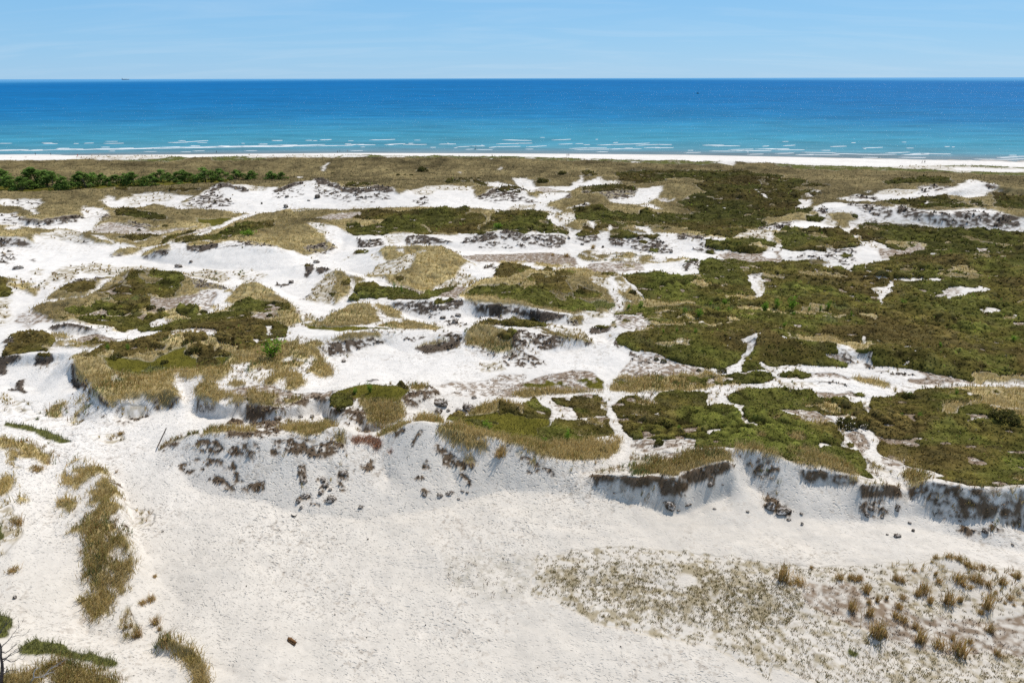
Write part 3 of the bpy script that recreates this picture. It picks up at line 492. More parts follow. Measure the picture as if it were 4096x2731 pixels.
 ('G',0.9,[66.3,154.3,72.8,155.5,78,152.5,72.3,149.5,66.3,150.9]),
 ('G',1,[46.6,127.5,50.7,127.4,53.1,124,58.8,124.8,60,127.7,56.4,126.9,51.9,123.3,46.9,124.2]),
 ('L',0.7,[45.5,130,46.6,127.5,47,124.6,44.7,125.7]),
 ('F',1,[56.8,119.2,59.2,122.2,60.5,120.4,60.1,118.7,57.3,117.2]),
 ('F',0.5,[64,130.5,67.9,130.8,66.5,127.7,62.6,125.3]),
 ('D',0.6,[38.4,103.4,40.4,108.8,41.8,107.2,45.7,105.6,48.7,104.9,52.7,103.8,53.4,101,51.4,101.7,47.8,102.2,44.3,103.1,40.9,104.2]),
 ('H',1,[39.2,103,41.1,106.8,44.7,106.7,48.7,104.9,52.6,104,53.7,101.2,53,99.6,48.9,100,43.6,100.8]),
 ('L',0.6,[39,95.5,42.5,96.2,46.7,97.1,49.7,97.5,52.2,95,50,94.8,44.8,94.3]),
 ('S',1,[44.6,99.5,46.2,100.2,48,99.5,53.2,99.5,53.7,101.2,53.1,103.3,54.6,105,56.3,106,56.1,103.1,55.6,102.7,56.5,102.1,58.1,101.8,57.2,101.3,56.2,100,59.5,98.9,62.9,97.5,61,95.4,57,95.5,52.4,95.3,50.6,97,47.3,97.8,43.8,96.4]),
 ('D',0.5,[53.1,103.2,54.7,103.4,54.9,100.8,53.5,100.8]),
 ('D',0.8,[55.7,103.1,58.3,101.9,57.6,101.7,56.5,102.1]),
 ('D',0.6,[56,100.4,57.7,101.6,56.9,99.3,56,99.2]),
 ('D',0.5,[57.1,98.4,60,98.1,62.3,97.1,60.1,96.5,56.9,97.2]),
 ('L',0.85,[63.6,98.6,67.4,96.5,70.3,95.3,79.1,96.4,84.6,95.5,82.7,92.9,62.4,93.9,60.3,95,63.9,96.7]),
 ('G',0.8,[70.3,95.3,79.1,96.4,84.6,95.5,82.5,92.6,71.4,94.1]),
 ('S',1,[23.9,91.3,26.5,91.9,30.3,93.2,36,94.6,40.2,95.4,49.9,95.5,51.4,94.5,51.8,94,54.8,94.7,57.3,94.4,60.7,94.2,66.3,94.6,77.8,94.5,82.8,93,82.3,92.4,70.5,92.9,63.1,93.6,59.3,91.7,56.3,90.8,52,89,50.2,87.1,48,86.3,48.7,87.6,50.6,88.9,48.5,89,45,90.5,41.9,89.7,39.7,90.2,38.5,91.6,35.3,92.4,34.3,92.4,31.9,90.3,29.4,89.8,27.1,88.8,24.1,86.5,23.7,87.3]),
 ('L',0.7,[44.8,90.6,50,91,50.4,88.9,48.6,89.1,44.7,88.2]),
 ('G',1,[52.1,95.1,53.9,96.3,55.3,95.9,57.5,95.4,57.3,94.4,55.6,92.8,54.5,93.8,53.2,94.8]),
 ('K',0.25,[37.6,94,41.1,94,46.5,94,50.5,92.7,46,93,40.3,91.9]),
 ('D',0.7,[46.1,93.5,48.2,93.9,50.1,93.1,50.5,92.3,48.9,93.1]),
 ('H',1,[52.5,183.5,57,182.3,64.6,186.3,69.9,182.7,71,181.2,69.6,177.2,66,175.8,62.8,176,58,176.6,57.4,177.8,51.8,179.1]),
 ('G',1,[59.1,183.9,66.9,195.3,70.7,199.6,74.6,196.2,75.7,194.5,72.5,185.6,69.2,190.1,63.9,186]),
 ('S',0.9,[59.8,185.2,66.2,193.3,70.6,198.4,75.4,194.6,72.3,186.1,70.4,184.2,69.9,180,69.8,183.3,69.8,187.1,65.9,188.1]),
 ('K',0.65,[59.8,185.2,66.2,193.3,70.6,198.4,74.3,195.4,70.3,185,65.9,188.1]),
 ('H',1,[64.3,186.1,69.8,187.1,70.2,180,68.3,178.2,64,179.4]),
 ('H',1,[48.6,169.2,54.7,168.4,66.3,163.8,61.1,149.9,58.3,152.6,53.5,151.9,48.7,153,45.8,157.5,46,163.8]),
 ('L',0.8,[53.8,175.9,57.1,176.5,63,175.8,67.4,175.5,70.2,174.6,67,165.8,61,165.5,56.2,168.7,52.9,169.7]),
 ('S',0.9,[64,172.6,68.1,178.3,69.6,176.6,67.4,170.2,65.1,170.3]),
 ('H',1,[24.4,149.8,26.8,151.9,32,152.5,34.9,152.1,38.4,148.5,48.5,152.6,53,150.6,52.2,144.8,51.3,139.7,51.6,136.1,50.2,131.4,53.2,129.9,45.2,108.5,42.5,108.8,40.3,107.1,38.9,104.9,37.4,103.5,34.8,100.6,29.9,100.4,27.6,101.7,25,103.9,22.4,105.5,21.5,106.4,20,106.7,18.2,110.3,18.9,112.3,21.8,113.8,25.2,116.5,22.7,119.1,20.7,117.8,20,123.1,20.1,126.6,21.9,128.1,22.4,130.1,25.3,131.8,27.7,134.6,26.8,139.6,25.6,146.3]),
 ('G',1,[22.8,132.3,25,131.6,27.7,134.4,31.1,133.3,36.7,131.9,36.9,130.6,32.4,128.8,26.4,127.8,24.4,129.5,22,127.6]),
 ('G',0.9,[43.8,128.1,47.8,129.6,51.9,126.2,51.1,124,44.3,125.9]),
 ('F',0.6,[24,127.2,32.2,127.8,37.4,129.9,45.1,132.3,43.4,126.9,38.1,124.1,31.6,125]),
 ('S',0.9,[28,119.9,31.9,118.8,28.1,119.4]),
 ('S',0.8,[27,107.7,28.8,107.8,28.1,107.2]),
 ('S',0.9,[22.9,123.3,24.4,122.9,24.1,120.9,23.1,121.8]),
 ('S',0.8,[33.8,117.8,35,118.3,34.7,117.4]),
 ('S',1,[35.6,106.5,36.6,105.9,35.8,105.8]),
 ('S',0.9,[36,108.1,38.7,109.1,37.7,107.7,36,107.7]),
 ('H',1,[36.8,108.7,39,109.9,38.8,108.5,36.8,107.9]),
 ('S',1,[38.6,108.7,40.5,109.6,42.8,109.5,41.1,107,40,106.2,40,104.8,38.9,103.6,37.4,103.1,35.1,99,34.1,99.4,33.7,100.7,35.2,101.5,37.4,103.8,38.9,105,39.4,107.3,38.8,107.8]),
 ('L',0.5,[39,108.6,41.1,107,40.1,105.7,39.5,107]),
 ('S',1,[52.9,150.3,54.8,151.9,58,152.6,56.2,148,57.2,146.4,54.3,140.2,50.3,131.1,51.7,137.1,52.5,145]),
 ('K',0.45,[55.3,147.1,57.2,146.4,54.3,140.2,52.2,137.9]),
 ('D',0.8,[55.1,151.9,57.9,152.3,56.9,150,54.3,148.8]),
 ('S',1,[-43.7,188.3,-36.7,185.5,-34.2,190,-31.3,190.4,-29.8,188.9,-26.3,190.1,-20.7,187,-16.4,184.9,-16.2,189,-14.7,197.7,-13.9,196.1,-9.5,190.5,-9.8,189.2,-5.6,190.8,-1.6,193.8,3.7,188.7,3.5,176.3,-13,168.8,-17,181.3,-20.4,182.8,-27.3,166.5,-30.8,166.9,-33.2,167.3,-41.7,181.4,-44,186.5]),
 ('S',1,[-3.3,190.1,1.6,188.3,5.8,188.2,13.1,189.5,15.4,189.3,17.6,195.9,19.7,196.5,17.7,189,19.8,191.1,23.9,191.6,25.2,194.7,27.9,194.6,27.7,190.8,32.4,187.1,39.8,186.9,41.7,184.8,44.3,182.2,46,188.5,49.6,184.6,52.2,183.3,51.8,179.1,52.5,176.7,48.3,172.5,41.4,168.7,38.4,169.9,30.5,174.6,26.4,178,21.9,179.5,17.4,178.2,16,169.6,18.8,164.3,16.8,158.7,16,169.6,15.3,174.9,10.8,176.3,-3.1,174.5]),
 ('S',1,[22.9,208.2,26.6,212.4,25.1,202.1,23.7,196.1,22.8,197.3]),
 ('S',1,[28.4,198.7,30.2,204,30.3,194.9,28.7,193.4]),
 ('D',0.7,[-43.4,187,-39.7,184.3,-35.6,185,-34.3,180.8,-36.4,172.8,-41.9,182.5]),
 ('D',0.75,[-30,185.6,-29.4,188.8,-25.9,189.4,-20.6,186,-16,184.3,-20.5,184.2,-25.3,184,-28.7,183.1]),
 ('K',0.4,[-35.3,186.6,-31.5,189.8,-30.1,186.4,-32.8,181.6]),
 ('D',0.75,[-14,183.5,-12.7,188.4,-7.8,189.6,-4.6,189.8,-3.8,186.3,-7.7,184.3,-11.5,183.5]),
 ('D',0.75,[-2.9,188.1,-1.3,193.1,3.7,187.9,3.6,184.8,-0.6,185.8]),
 ('D',0.35,[-14,182.7,3.6,185.5,3.5,180.1,-7.5,179.9]),
 ('G',1,[-13,192.4,-6.2,190.1,-6,195.2,-8.1,196.7,-9.5,190.5]),
 ('D',0.6,[-3.3,188.8,1.6,188.2,5.8,188,13.1,189.2,15.4,188.7,14.7,184.4,12.6,181.2,7.6,181.4,2.5,184.1,-3.2,185.3]),
 ('D',0.7,[17.5,186.3,19.1,190,24.2,191.6,25.1,187.6,22,186]),
 ('D',0.6,[27.1,188.1,32.5,187.5,40.3,186.1,41.8,182.4,43.6,178.5,42.4,175.8,38.3,175.1,31.4,180.4,26.7,182.4]),
 ('D',0.75,[47,192.8,50.9,190.8,52.9,184.7,52.2,182.9,48,184.3,45.2,184.6]),
 ('D',0.6,[47.6,177.1,51.2,181.8,53.3,179.9,53.8,175.9,49.8,175.9]),
 ('H',1,[18.6,191.9,19.6,195.8,21.6,202.2,24.7,196.1,25.7,193.4,22.5,190.9,19.7,189.6]),
 ('H',1,[27.6,189.8,28.7,195.4,30.6,197.4,35.5,186.5,42.1,188.4,39.1,184.5,31.7,186.3,27.7,188.3]),
 ('H',0.8,[24.1,197.1,26.2,208.4,29.8,206.4,28.8,198.9,25.7,195.9]),
 ('H',1,[30.2,204,32.2,208.2,33.7,199.4,30.3,194.9]),
 ('H',1,[51.5,179.1,52.8,183.2,57,182.3,64.2,179,65.3,178.4,58.9,177.7]),
 ('H',1,[56.7,177.5,62.1,178.2,66.2,177.4,65.3,175.5,60,176.1]),
 ('H',0.9,[36.6,177.5,37.5,179.1,39.2,178.2,38.7,175.8]),
 ('H',0.9,[50.8,176,51.4,177.2,53.4,176.7,52.2,174.5]),
 ('H',0.9,[35.4,183.9,37.7,184.1,37.1,182.2,35.2,182.5]),
 ('L',0.85,[-11.8,164.8,-8.7,171,3.5,176.1,11.1,176,14.4,170.8,15.7,165.5,15.8,159.9,13.2,163.4,7.6,166.8,3.3,164.4,-8.3,162.6]),
 ('L',0.9,[-3.1,172.9,10.7,174.9,15.2,173.5,16,168.7,17,160.9,15.5,163.8,11.4,162.5,5.7,164.1,-2.9,162.2]),
 ('G',0.6,[-2.9,164.5,11.5,164,15.4,162.5,11.2,159.7,-2.8,158.7]),
 ('G',0.7,[16.6,172.7,21.2,178.4,24.6,175.7,30.5,174.3,38.7,169.7,41,166.8,35.9,163.2,30.1,163.1,23,164.1,19.3,166.9,16.7,170.5]),
 ('L',0.6,[18.4,164.1,23.1,164.3,31.6,163.3,31.3,157.2,24.3,153.2,20,150.9,17.8,157.8]),
 ('G',0.9,[25.6,159.6,27.5,162.9,29.4,160.9,28.8,158.5]),
 ('G',0.8,[31.6,163.5,39.4,166.1,43.8,168.9,45.5,168.6,41.7,163.9,37.6,164.8,33.2,164.1]),
 ('S',1,[31.1,162.3,37.6,164.8,40.3,163.6,45.5,168.6,46,163.8,44.4,157.4,42.4,150.9,39.7,149.9,37.3,150.9,34.7,151,32.9,155.6,30.7,155.2]),
 ('D',0.6,[39.6,155.8,41.6,162,45.6,167.7,45.4,161.2,44.1,157.4,41.7,156.7,39.7,151.8]),
 ('S',0.7,[46.7,167.6,48.8,166.4,47.9,164.4,46.2,164.3]),
 ('H',0.8,[41.6,162,45.5,168.6,46.1,166.3,43,161.1]),
 ('H',1,[-0.6,158.2,4.1,156.4,5.9,153,4.7,150.3,1.3,150.8,-2.8,153.6,-3.9,156.6]),
 ('H',1,[6,154.8,9,160.3,9.9,156.8,9.1,151.6,5.9,151.7]),
 ('S',1,[15.5,173.4,16.8,171.7,17.3,167.6,19.5,165.6,17.8,158.3,16.5,158.8,16,165.8]),
 ('G',1,[-90.9,226.6,-64.4,215.7,-59.2,206.2,-59.9,201.2,-51.8,187.1,-48.3,180.4,-47,179.6,-50.6,176.7,-51.8,169.9,-55.2,167.1,-59.3,169.4,-63.1,169.4,-67.2,172.4,-83.2,181.5,-100.6,184.2,-110.8,204.4,-101.5,215.3]),
 ('D',0.45,[-54.9,175.9,-51.1,183.9,-47.4,180,-49.5,172.4,-53,172.3]),
 ('D',0.9,[-69.2,171.2,-66.5,170.4,-59,170.2,-57.1,166.8,-59.2,166.1,-65.5,167.3,-69.1,169.3]),
 ('D',0.55,[-73.7,165.4,-72,168.8,-65.5,167.3,-57.1,166.8,-51.9,163.3,-48.8,157.6,-51.3,156.7,-55.8,159,-63.2,160,-69.6,158.4,-76.1,161.7]),
 ('D',0.9,[-83.7,172.4,-76.3,173.6,-74.6,172.9,-74.6,171.3,-79.2,169.3,-82.6,170.2]),
 ('D',0.85,[-74.4,168.4,-74.2,171.9,-67.9,171.3,-65.7,169.3,-59.3,167.8,-58.8,165.8,-63.2,165.9,-66.4,168.4,-70.1,168.8]),
 ('S',1,[-76,173.3,-75.2,174.7,-74.3,171.3,-74.4,168.4,-75.5,169.6]),
 ('D',0.45,[-75.2,162.4,-73.8,166.7,-68.2,167.7,-58.6,165.3,-57,159.6,-65.2,158.7]),
 ('G',1,[-83.4,172.3,-87.3,180.8,-78.4,178.6,-74.2,179.8,-74.9,173.7]),
 ('D',0.6,[-73.6,175.3,-70.7,178.9,-65.9,173.8,-60.5,171.5,-59.4,168.1,-65.9,169.9]),
 ('S',1,[-60.1,201.8,-59.3,206.7,-55,201,-52.7,201.4,-46.7,191.7,-43.8,188.6,-43.6,186.2,-41.5,181.8,-33.3,167.5,-36.6,169.4,-40.6,170.8,-42.2,164.9,-42,163.9,-33.8,154.3,-32.4,147.4,-35.6,147.8,-41.3,157.2,-43.2,159.4,-49,170.4,-49.1,175.7,-47,179.6,-49,182.9,-52,187.8]),
 ('K',0.5,[-60.1,201.8,-59.2,206.2,-55.3,200.6,-52.2,189.7,-55.2,193.6]),
 ('G',1,[-32.6,148.4,-31.7,158.1,-30.9,158.4,-28.9,158.4,-33.9,164.3,-33,166.1,-31.8,167.4,-27.3,166.5,-21.5,167.1,-18,175.4,-12.8,166.3,-10.6,163.1,-8.1,159,-8,155.7,-10.4,150.6,-14,146.2,-16.4,144.2,-18,136,-22.1,139.4,-26.7,144.6,-29.9,147.7]),
 ('H',0.9,[-40.3,168.2,-40.1,173,-34.8,167.9,-36.2,167.2]),
 ('K',0.3,[-41.5,164.2,-40.3,168.2,-36.2,167.2,-33.9,164.4,-35.1,161.1]),
 ('S',1,[-41.6,163.3,-39.8,167.1,-36.1,166.8,-33,165.7,-31.5,162.2,-30,158.2,-31.9,157.5,-32.6,148.4,-35.6,147.8,-38.5,149.5,-41.6,153.1]),
 ('K',0.3,[-35,165.6,-33,165.7,-32.2,161.1,-33.7,161.6]),
 ('K',0.7,[-30.9,158.4,-27.7,159.3,-24.5,162.8,-23.3,162.2,-23.2,153,-26.2,149.5,-30.3,150,-32.1,149.9]),
 ('S',0.9,[-28.6,165.7,-26.8,165.5,-26.5,162.8,-27.7,163.6]),
 ('S',0.6,[-24,163.9,-21.2,164.5,-21.3,162.8,-23.3,162.2]),
 ('S',1,[-16.4,143.5,-14,145.7,-10.5,161.3,-8.1,158.7,-5.3,159.4,-1.1,154.7,-4.2,149.2,-6,140.4,-8.8,137.9]),
 ('K',0.6,[-16.3,143,-13.7,149.1,-11.8,152.1,-9,149.7,-6.5,139.7,-8.8,137.9]),
 ('D',0.6,[-6.6,157,-5.3,159.4,-3.3,157.7,-3.5,155.2,-6.3,155.3]),
 ('H',0.9,[-4.8,149.5,-3.8,153.9,-0.8,154.3,-1.3,149.2,-3.7,147.9]),
 ('L',0.9,[-25.5,144.9,-18,136,-12.2,142.5,-8.3,137.1,-10.4,131.8,-10.5,127.7,-17.9,135.1,-22.1,138.9]),
 ('S',1,[-30.5,148.2,-29.3,148.8,-26.9,145.6,-27,143,-29.8,147.2]),
 ('H',1,[-25.9,147.7,-25,148.7,-23.9,147.1,-24,145.6,-25.3,145.6]),
 ('D',0.92,[-51.1,152.7,-51.5,156.2,-51,160.3,-47.8,158.9,-46.1,155.5,-47.4,151.8,-48.9,151.5]),
 ('H',0.8,[-51.4,155.9,-50.2,157.7,-48.1,158.8,-46.9,155.5,-49.2,154.8]),
 ('D',0.9,[-45.5,154.3,-45.1,158.1,-41.6,153.1,-43,152.3,-44.5,151.5]),
 ('D',0.7,[-52.8,145.5,-52.4,149,-50.8,150.8,-49,149,-49.7,147.3,-51.9,145.7]),
 ('D',0.7,[-48.8,163.4,-48.9,167,-47.2,162.9]),
 ('G',1,[-43.1,136.7,-42.6,146.4,-42.7,150,-40.5,150.9,-38.3,149.5,-35.8,147.7,-31.9,145,-33.1,142.2,-33.2,137.8,-34,134.6,-35.6,132.1,-38.8,133.1,-41.6,134.9]),
 ('K',0.75,[-43.1,136.7,-42.8,143.1,-42.1,148.4,-40.9,150.1,-38,142.6,-38.4,137.6,-35.6,132.1,-39.3,133.2]),
 ('S',0.9,[-35.6,146.7,-34.9,145.9,-33.2,142.3,-33.3,137.9,-34.6,131.6,-35.6,132.1,-34.3,135.6,-33.7,139.9]),
 ('H',0.8,[-37,143.6,-35.7,145.8,-34.2,142.2,-35.3,141.6]),
 ('H',1,[-38.1,137.4,-37.8,139.2,-36.8,138.1,-36.9,136.3]),
 ('D',0.6,[-43.4,135.1,-42.4,145.6,-41.7,138.8,-42.2,135.3]),
 ('H',1,[-32.9,137.7,-32.9,142.2,-30.5,144.1,-27.1,140.8,-23.7,141.2,-19.2,136,-17.9,134.9,-18.3,138.4,-16.1,141,-12.1,142.2,-12,137.3,-14.4,133.8,-15.4,130.6,-17,128.2,-23.3,131,-25.2,133.9,-27,131.9,-30.9,133.5]),
 ('H',1,[-33.5,133.2,-33,136.5,-31.2,133.6,-30.9,131.3]),
 ('G',1,[-10.7,129.7,-8.4,139.4,-4.7,146.5,-1.1,153.6,3.1,156,2.5,124.1,-2,124.8,-5.4,124.8,-7.7,125.9,-9,128]),
 ('G',1,[-3,153.6,-2.8,155.9,5.4,152.7,6.1,151.6,13.7,156.1,17,155.4,19.5,151.2,20.5,144.7,21,142.4,20.8,137.3,20.9,130.8,18.9,126.4,16.9,124.7,13.4,124,11,122.6,4.4,123.6,-2.3,125.3]),
 ('H',1,[-9.9,131.8,-7.1,137.5,-4.7,138.9,-1,136.8,2.7,136.5,2.6,127,-0.9,127.9,-5.6,129.1]),
 ('H',1,[-4.7,147.9,-2.5,154.9,0.3,158.2,4.4,156.6,3,150,-1,144.6]),
 ('H',1,[-2.7,136,-2.5,138.9,-0,136.8,5,142,2,143.5,7.9,150.3,14.3,149.7,11.5,141.6,13,135.4,11.8,132.7,12.6,130.3,10.2,123.8,6.7,125,2.2,126.3,-2.3,126.8]),
 ('H',1,[13,135.4,14.8,138.9,16.1,137.5,19.4,135.8,18.1,132.9,13,131.8]),
 ('F',0.7,[15.9,130.6,20.3,132,20.8,130.4,19.3,127.7,15.9,126.3]),
 ('H',1,[10.7,129.7,14.1,131.5,16.2,129.3,16.6,126.1,13.5,124.6,10.7,124.2]),
 ('G',0.9,[8.1,133.6,10.1,134.8,11.8,132.8,11.2,129.9,9.3,130.8]),
 ('G',0.9,[1.2,138.9,4.5,141.1,5.6,137.1,2.4,134.6]),
 ('G',1,[22.6,145.1,24.9,148.4,25.1,141.5,26.4,137,27.7,134.6,25.1,131.8,23.1,132.9,22.5,137.4]),
 ('G',0.9,[16.5,155.8,24.2,152.1,24,147.4,22.1,145.4,20.5,144.9,18.6,150.1]),
 ('H',0.9,[20.4,148.4,22.5,151.5,24.1,151.4,22.2,145.8]),
 ('L',0.8,[15,158.3,18.1,161.2,24.5,154.6,24.5,150.8,21.1,149.6,17.4,154]),
 ('S',1,[16.7,142.9,18.3,147.8,19.7,144.5,21.2,142.6,22.4,145.9,23.1,142.9,22.6,138,23.2,132.7,21.9,129.5,20.2,126.9,19.3,122,18.3,118.8,19.2,117.2,19.8,115.6,18.2,110.4,17.7,107.1,15.2,110.6,14.3,115.5,16.4,118.9,16.4,120.6,18.7,124.6,19.2,127,21.1,130.3,21.2,134.9,20.5,138.9,18.8,141.1]),
 ('K',0.65,[16.7,142.9,18.2,147.5,21.2,142.5,20.6,139.6,18.8,141.1]),
 ('K',0.6,[23.3,144.2,24.4,143.1,25.5,140.4,23.6,137.7,22.9,140.2]),
 ('L',0.35,[20,125.9,22.4,124.4,24.4,122.7,25.2,116.5,23.9,114.1,20,116,19.6,120]),
 ('H',1,[20.6,120.8,21.6,122,22,119.2,20.4,118.6]),
 ('D',0.5,[19.9,125.3,21.5,124.1,20.7,121.7,20,122.6]),
 ('S',1,[-23.5,128.1,-23.5,129.9,-19.5,129.1,-14.7,128,-9.4,127.5,-7.7,125.7,-3.1,124.8,2.5,124.9,2.3,112.5,-6.9,111.5,-11.2,113.2,-15.3,113.2,-20.3,118.7,-20.7,124.1]),
 ('S',1,[-2.3,124.6,4.4,123.3,11,122.4,13.3,124.9,14.4,124.9,16.9,125.2,19.2,126.6,18.9,124.8,16.6,120.4,16.4,118.7,14.4,116.1,12.7,116.8,6.2,113.7,-2.1,111.3]),
 ('D',0.6,[-23.3,128.3,-19.4,128.5,-15.1,126.9,-12.4,127.8,-9.4,127.2,-9.9,124.9,-13.2,123.5,-16.5,123.3,-19.1,126,-22.8,127.9]),
 ('D',0.85,[-8.6,126.4,-5.4,124.8,-0.9,124.6,2.5,124.1,-1.3,123,-6.3,124.1]),
 ('D',0.85,[-2.3,124.5,3.3,123.5,9.9,121.6,11,121.7,8.7,120.2,6.1,120.4,2.8,122.9,-2.3,123.7]),
 ('D',0.4,[-16.4,122.5,-12.1,123.5,-7.3,117.4,-11.6,117.6]),
 ('H',0.9,[-15.2,125.8,-14.7,128,-12.9,128.3,-11,127.8,-13.6,126.1]),
 ('D',0.3,[-7.6,124,-2,123.8,-0.9,121.4,-5.2,118.7]),
 ('G',1,[-9.4,127.7,-9.2,132.2,-5.5,128.5,-0.9,127.2,2.6,127,2.5,124.7,-3.1,124.7,-7.7,126]),
 ('G',1,[-2.3,126.1,-0,128.3,5.6,124.8,11.2,124.7,13.5,125.2,14.4,124.9,11.9,122.4,4.4,123.6]),
 ('G',0.9,[10.9,120.2,11.9,122.4,13.8,123.2,13.7,119.8,11.9,119]),
 ('K',0.5,[13.5,124.6,16.9,124.9,19.2,126.6,17.8,123.1,15,122.4]),
 ('D',0.5,[9.9,119.5,11.9,122,13.4,119.1,11.2,119]),
 ('G',1,[-34.7,116.4,-34.6,122.5,-33.5,127.2,-31.3,129.8,-27.6,128.9,-24.9,122.7,-23.9,118.6,-26,115.2,-29.5,112.3,-33.3,112.7]),
 ('G',1,[-26.5,129.4,-24,128.5,-21,124.7,-20.2,119.5,-23.4,121.8,-25.3,124.1]),
 ('G',1,[-24,114.4,-22.4,118.8,-18.1,118.8,-15.8,117.4,-11.4,115.8,-15.4,113.8,-19.4,113.3]),
 ('M',0.8,[-38.4,118,-31.6,112.5,-23.7,113.3,-19.4,113.3,-27.9,109.8,-35.4,111.7]),
 ('S',1,[-27.4,128.9,-26.4,128.7,-25.1,122.7,-24.2,121.4,-20.2,118.3,-20.7,117.4,-24.3,119.6,-26.3,125.6]),
 ('K',0.6,[-44.6,130.5,-41.5,126.3,-37.8,122.9,-36.1,119.8,-39.1,120.6,-42.1,123.8]),
 ('L',0.7,[-50.3,123.6,-46.6,124,-42.4,127.8,-39.9,122,-42.2,120.1,-48.8,120.2]),
 ('G',0.8,[-44.8,120,-39.2,121,-34.5,117.2,-33.6,112.5,-38.1,117.7,-42.6,117.8]),
 ('S',1,[-28,108.6,-24.1,111,-20.3,112.2,-15.4,113.9,-11.4,116.2,-8,112.9,-8,108.9,-7.5,103.4,2.1,103.3,2,97.4,1.9,88.9,-12.3,87.8,-25.4,87.2,-28.1,88.7,-31.3,93.8,-30.7,101,-28.3,102.2,-26.6,104.8,-21.9,109.2,-22.5,110.6]),
 ('G',1,[-36.8,98.4,-36.9,103.4,-35.4,104.9,-34.6,103.2,-35.1,99.4,-36.1,97.7]),
 ('S',1,[-36.9,92.1,-36.7,96.7,-35.1,99.3,-34.8,102.8,-35,104.8,-32.3,107.7,-28.2,109.3,-28,108.6,-31.6,106.5,-33.6,105.2,-34.2,101.6,-34.5,97.8,-35.6,95.6,-36.3,92.8]),
 ('D',0.5,[-33.4,104.3,-31.9,106,-31.1,104,-32.8,103.5]),
 ('G',1,[-34.3,98.2,-34.1,101.6,-33.3,103.9,-31.7,103.4,-31.3,101.9,-32.6,98]),
 ('G',1,[-31.3,106,-27.6,108.6,-23.1,110.8,-22.4,110,-24.7,108.7,-27.3,107.1]),
 ('D',0.65,[-31,105.6,-22,109.9,-21.7,109.4,-26.2,105.8,-27.8,104.5,-30.2,103.1]),
 ('G',0.8,[-31.7,96,-31.7,102,-30.1,101.4,-27.7,97.7,-27.4,96,-29,94.3,-30.4,94.2]),
 ('G',1,[-36,90.9,-36.1,95,-34.7,96,-31.7,94.8,-30.7,91.7,-31,88.3,-32,87.2,-33.1,91.9,-34.5,89.8]),
 ('G',0.75,[-40.8,98.1,-36,97.4,-33.4,97.7,-32.1,98,-32.6,96.1,-36.3,94.3,-38.2,90.8]),
 ('S',0.9,[-38.8,92.6,-37.5,94.7,-36.2,91.5,-36.9,90.1,-37.7,89.5]),
 ('S',0.8,[-33.7,94.9,-32,96.4,-31.3,100.4,-30.8,97.1,-31.7,94.5]),
 ('D',0.9,[-16.2,106.8,-14.7,108.2,-10.8,109.1,-9.1,109.5,-9.1,107.8,-11.6,106.7,-14.5,105.9]),
 ('G',0.8,[-16.2,107.2,-14.8,108.3,-11.8,108.9,-10.8,109.1,-12.7,108.1,-14.7,107.6]),
 ('D',0.6,[-12.4,109.3,-11,111.2,-8.9,110.2,-9,109.4,-10.8,109.2]),
 ('D',0.45,[-20.1,110.7,-16.2,111.9,-14.6,111,-16.8,109,-19.3,109.5]),
 ('H',1,[-6.2,117.9,-5.2,120,-2,119.4,-0.2,121.9,0.4,122.7,2.5,121.9,2.3,114.2,-0.8,111.8,-4.2,114.7]),
 ('H',1,[-2.1,115.5,-0.7,119.2,-0,122.2,1.5,122.4,4.4,122,6.5,119.8,6.4,114.8,1,112.8,-2.1,112.3]),
 ('K',0.6,[6.4,117.6,9.6,117.1,12.6,116,14.6,109.5,12.1,110.7,8.3,114]),
 ('G',1,[-8.3,109.9,-7.5,111.2,-6.1,115.5,-3.9,112.3,-0.8,109.9,1,111,1,107.7,0.4,105.9,-0.8,105.4,-2.7,104.8,-5.7,106.9,-7.8,108.2]),
 ('H',1,[-2.8,109.1,-1.8,110,0.8,110,0.6,108.3,-1.8,107.8]),
 ('D',0.7,[0.8,111.4,2.3,111.7,2.2,106.4,-0.2,105.5]),
 ('D',0.75,[1,110.9,5,110.3,10,109.6,14.7,109.6,13.5,108.7,10,109.1,7.9,108,4.9,106.4,2.9,108]),
 ('G',0.9,[4.1,113.5,6.6,113.8,10.2,112.3,13.1,110.4,14.7,109.4,12,109.1,9.2,109.1,6,110.7]),
 ('D',0.6,[-2,103.2,0.5,105.6,1.9,105.2,3.8,103.8,5.3,101.9,2.8,100.4,-0.1,100.5]),
 ('D',0.5,[-1.7,101.8,1.1,104.4,2.1,103,2.1,100.3,-0.8,101.4]),
 ('D',0.35,[-8.2,108.4,-4.7,105.9,-0.8,104.9,-0.8,103.6,-5.7,105.3]),
 ('D',0.3,[3.9,108.3,9.1,108.5,10.2,106.5,6.8,106.8]),
 ('D',0.85,[14.5,117.4,16.4,118.9,18.4,117.9,17.8,116.2,16.1,114.4,14.5,113.7]),
 ('H',0.9,[14.8,117.9,16.6,118.7,18.2,117.9,16.7,117.5]),
 ('H',0.9,[18,118.2,19,121.1,19.3,117.4]),
 ('H',1,[18,109,19.1,109.8,21.6,106.7,21.1,105.8,19.6,106.8]),
 ('D',0.8,[17.7,109.4,18.5,110.1,18.3,107.3]),
 ('D',0.5,[19.4,106.2,20.5,106,20.7,103.7,19.4,104.2]),
 ('L',0.4,[19.2,103.7,21.4,105.4,24.9,103.6,27.5,101.3,29.6,99.5,32.3,98.9,33.3,99.4,27.1,96.8,21.5,95.9,16.4,97.6,16.7,99.7]),
 ('D',0.3,[19.6,104.2,23.1,103.9,25.1,102.7,23.6,101.6,19.9,102.5]),
 ('L',0.3,[-1.7,97.7,2,98.2,1.9,89.2,-0.7,88.5,-9.1,88.9,-12,85.8,-6,92.7]),
 ('K',0.3,[-6.5,102.4,-1.7,101.9,-0.8,99.2,-4.4,98.5]),
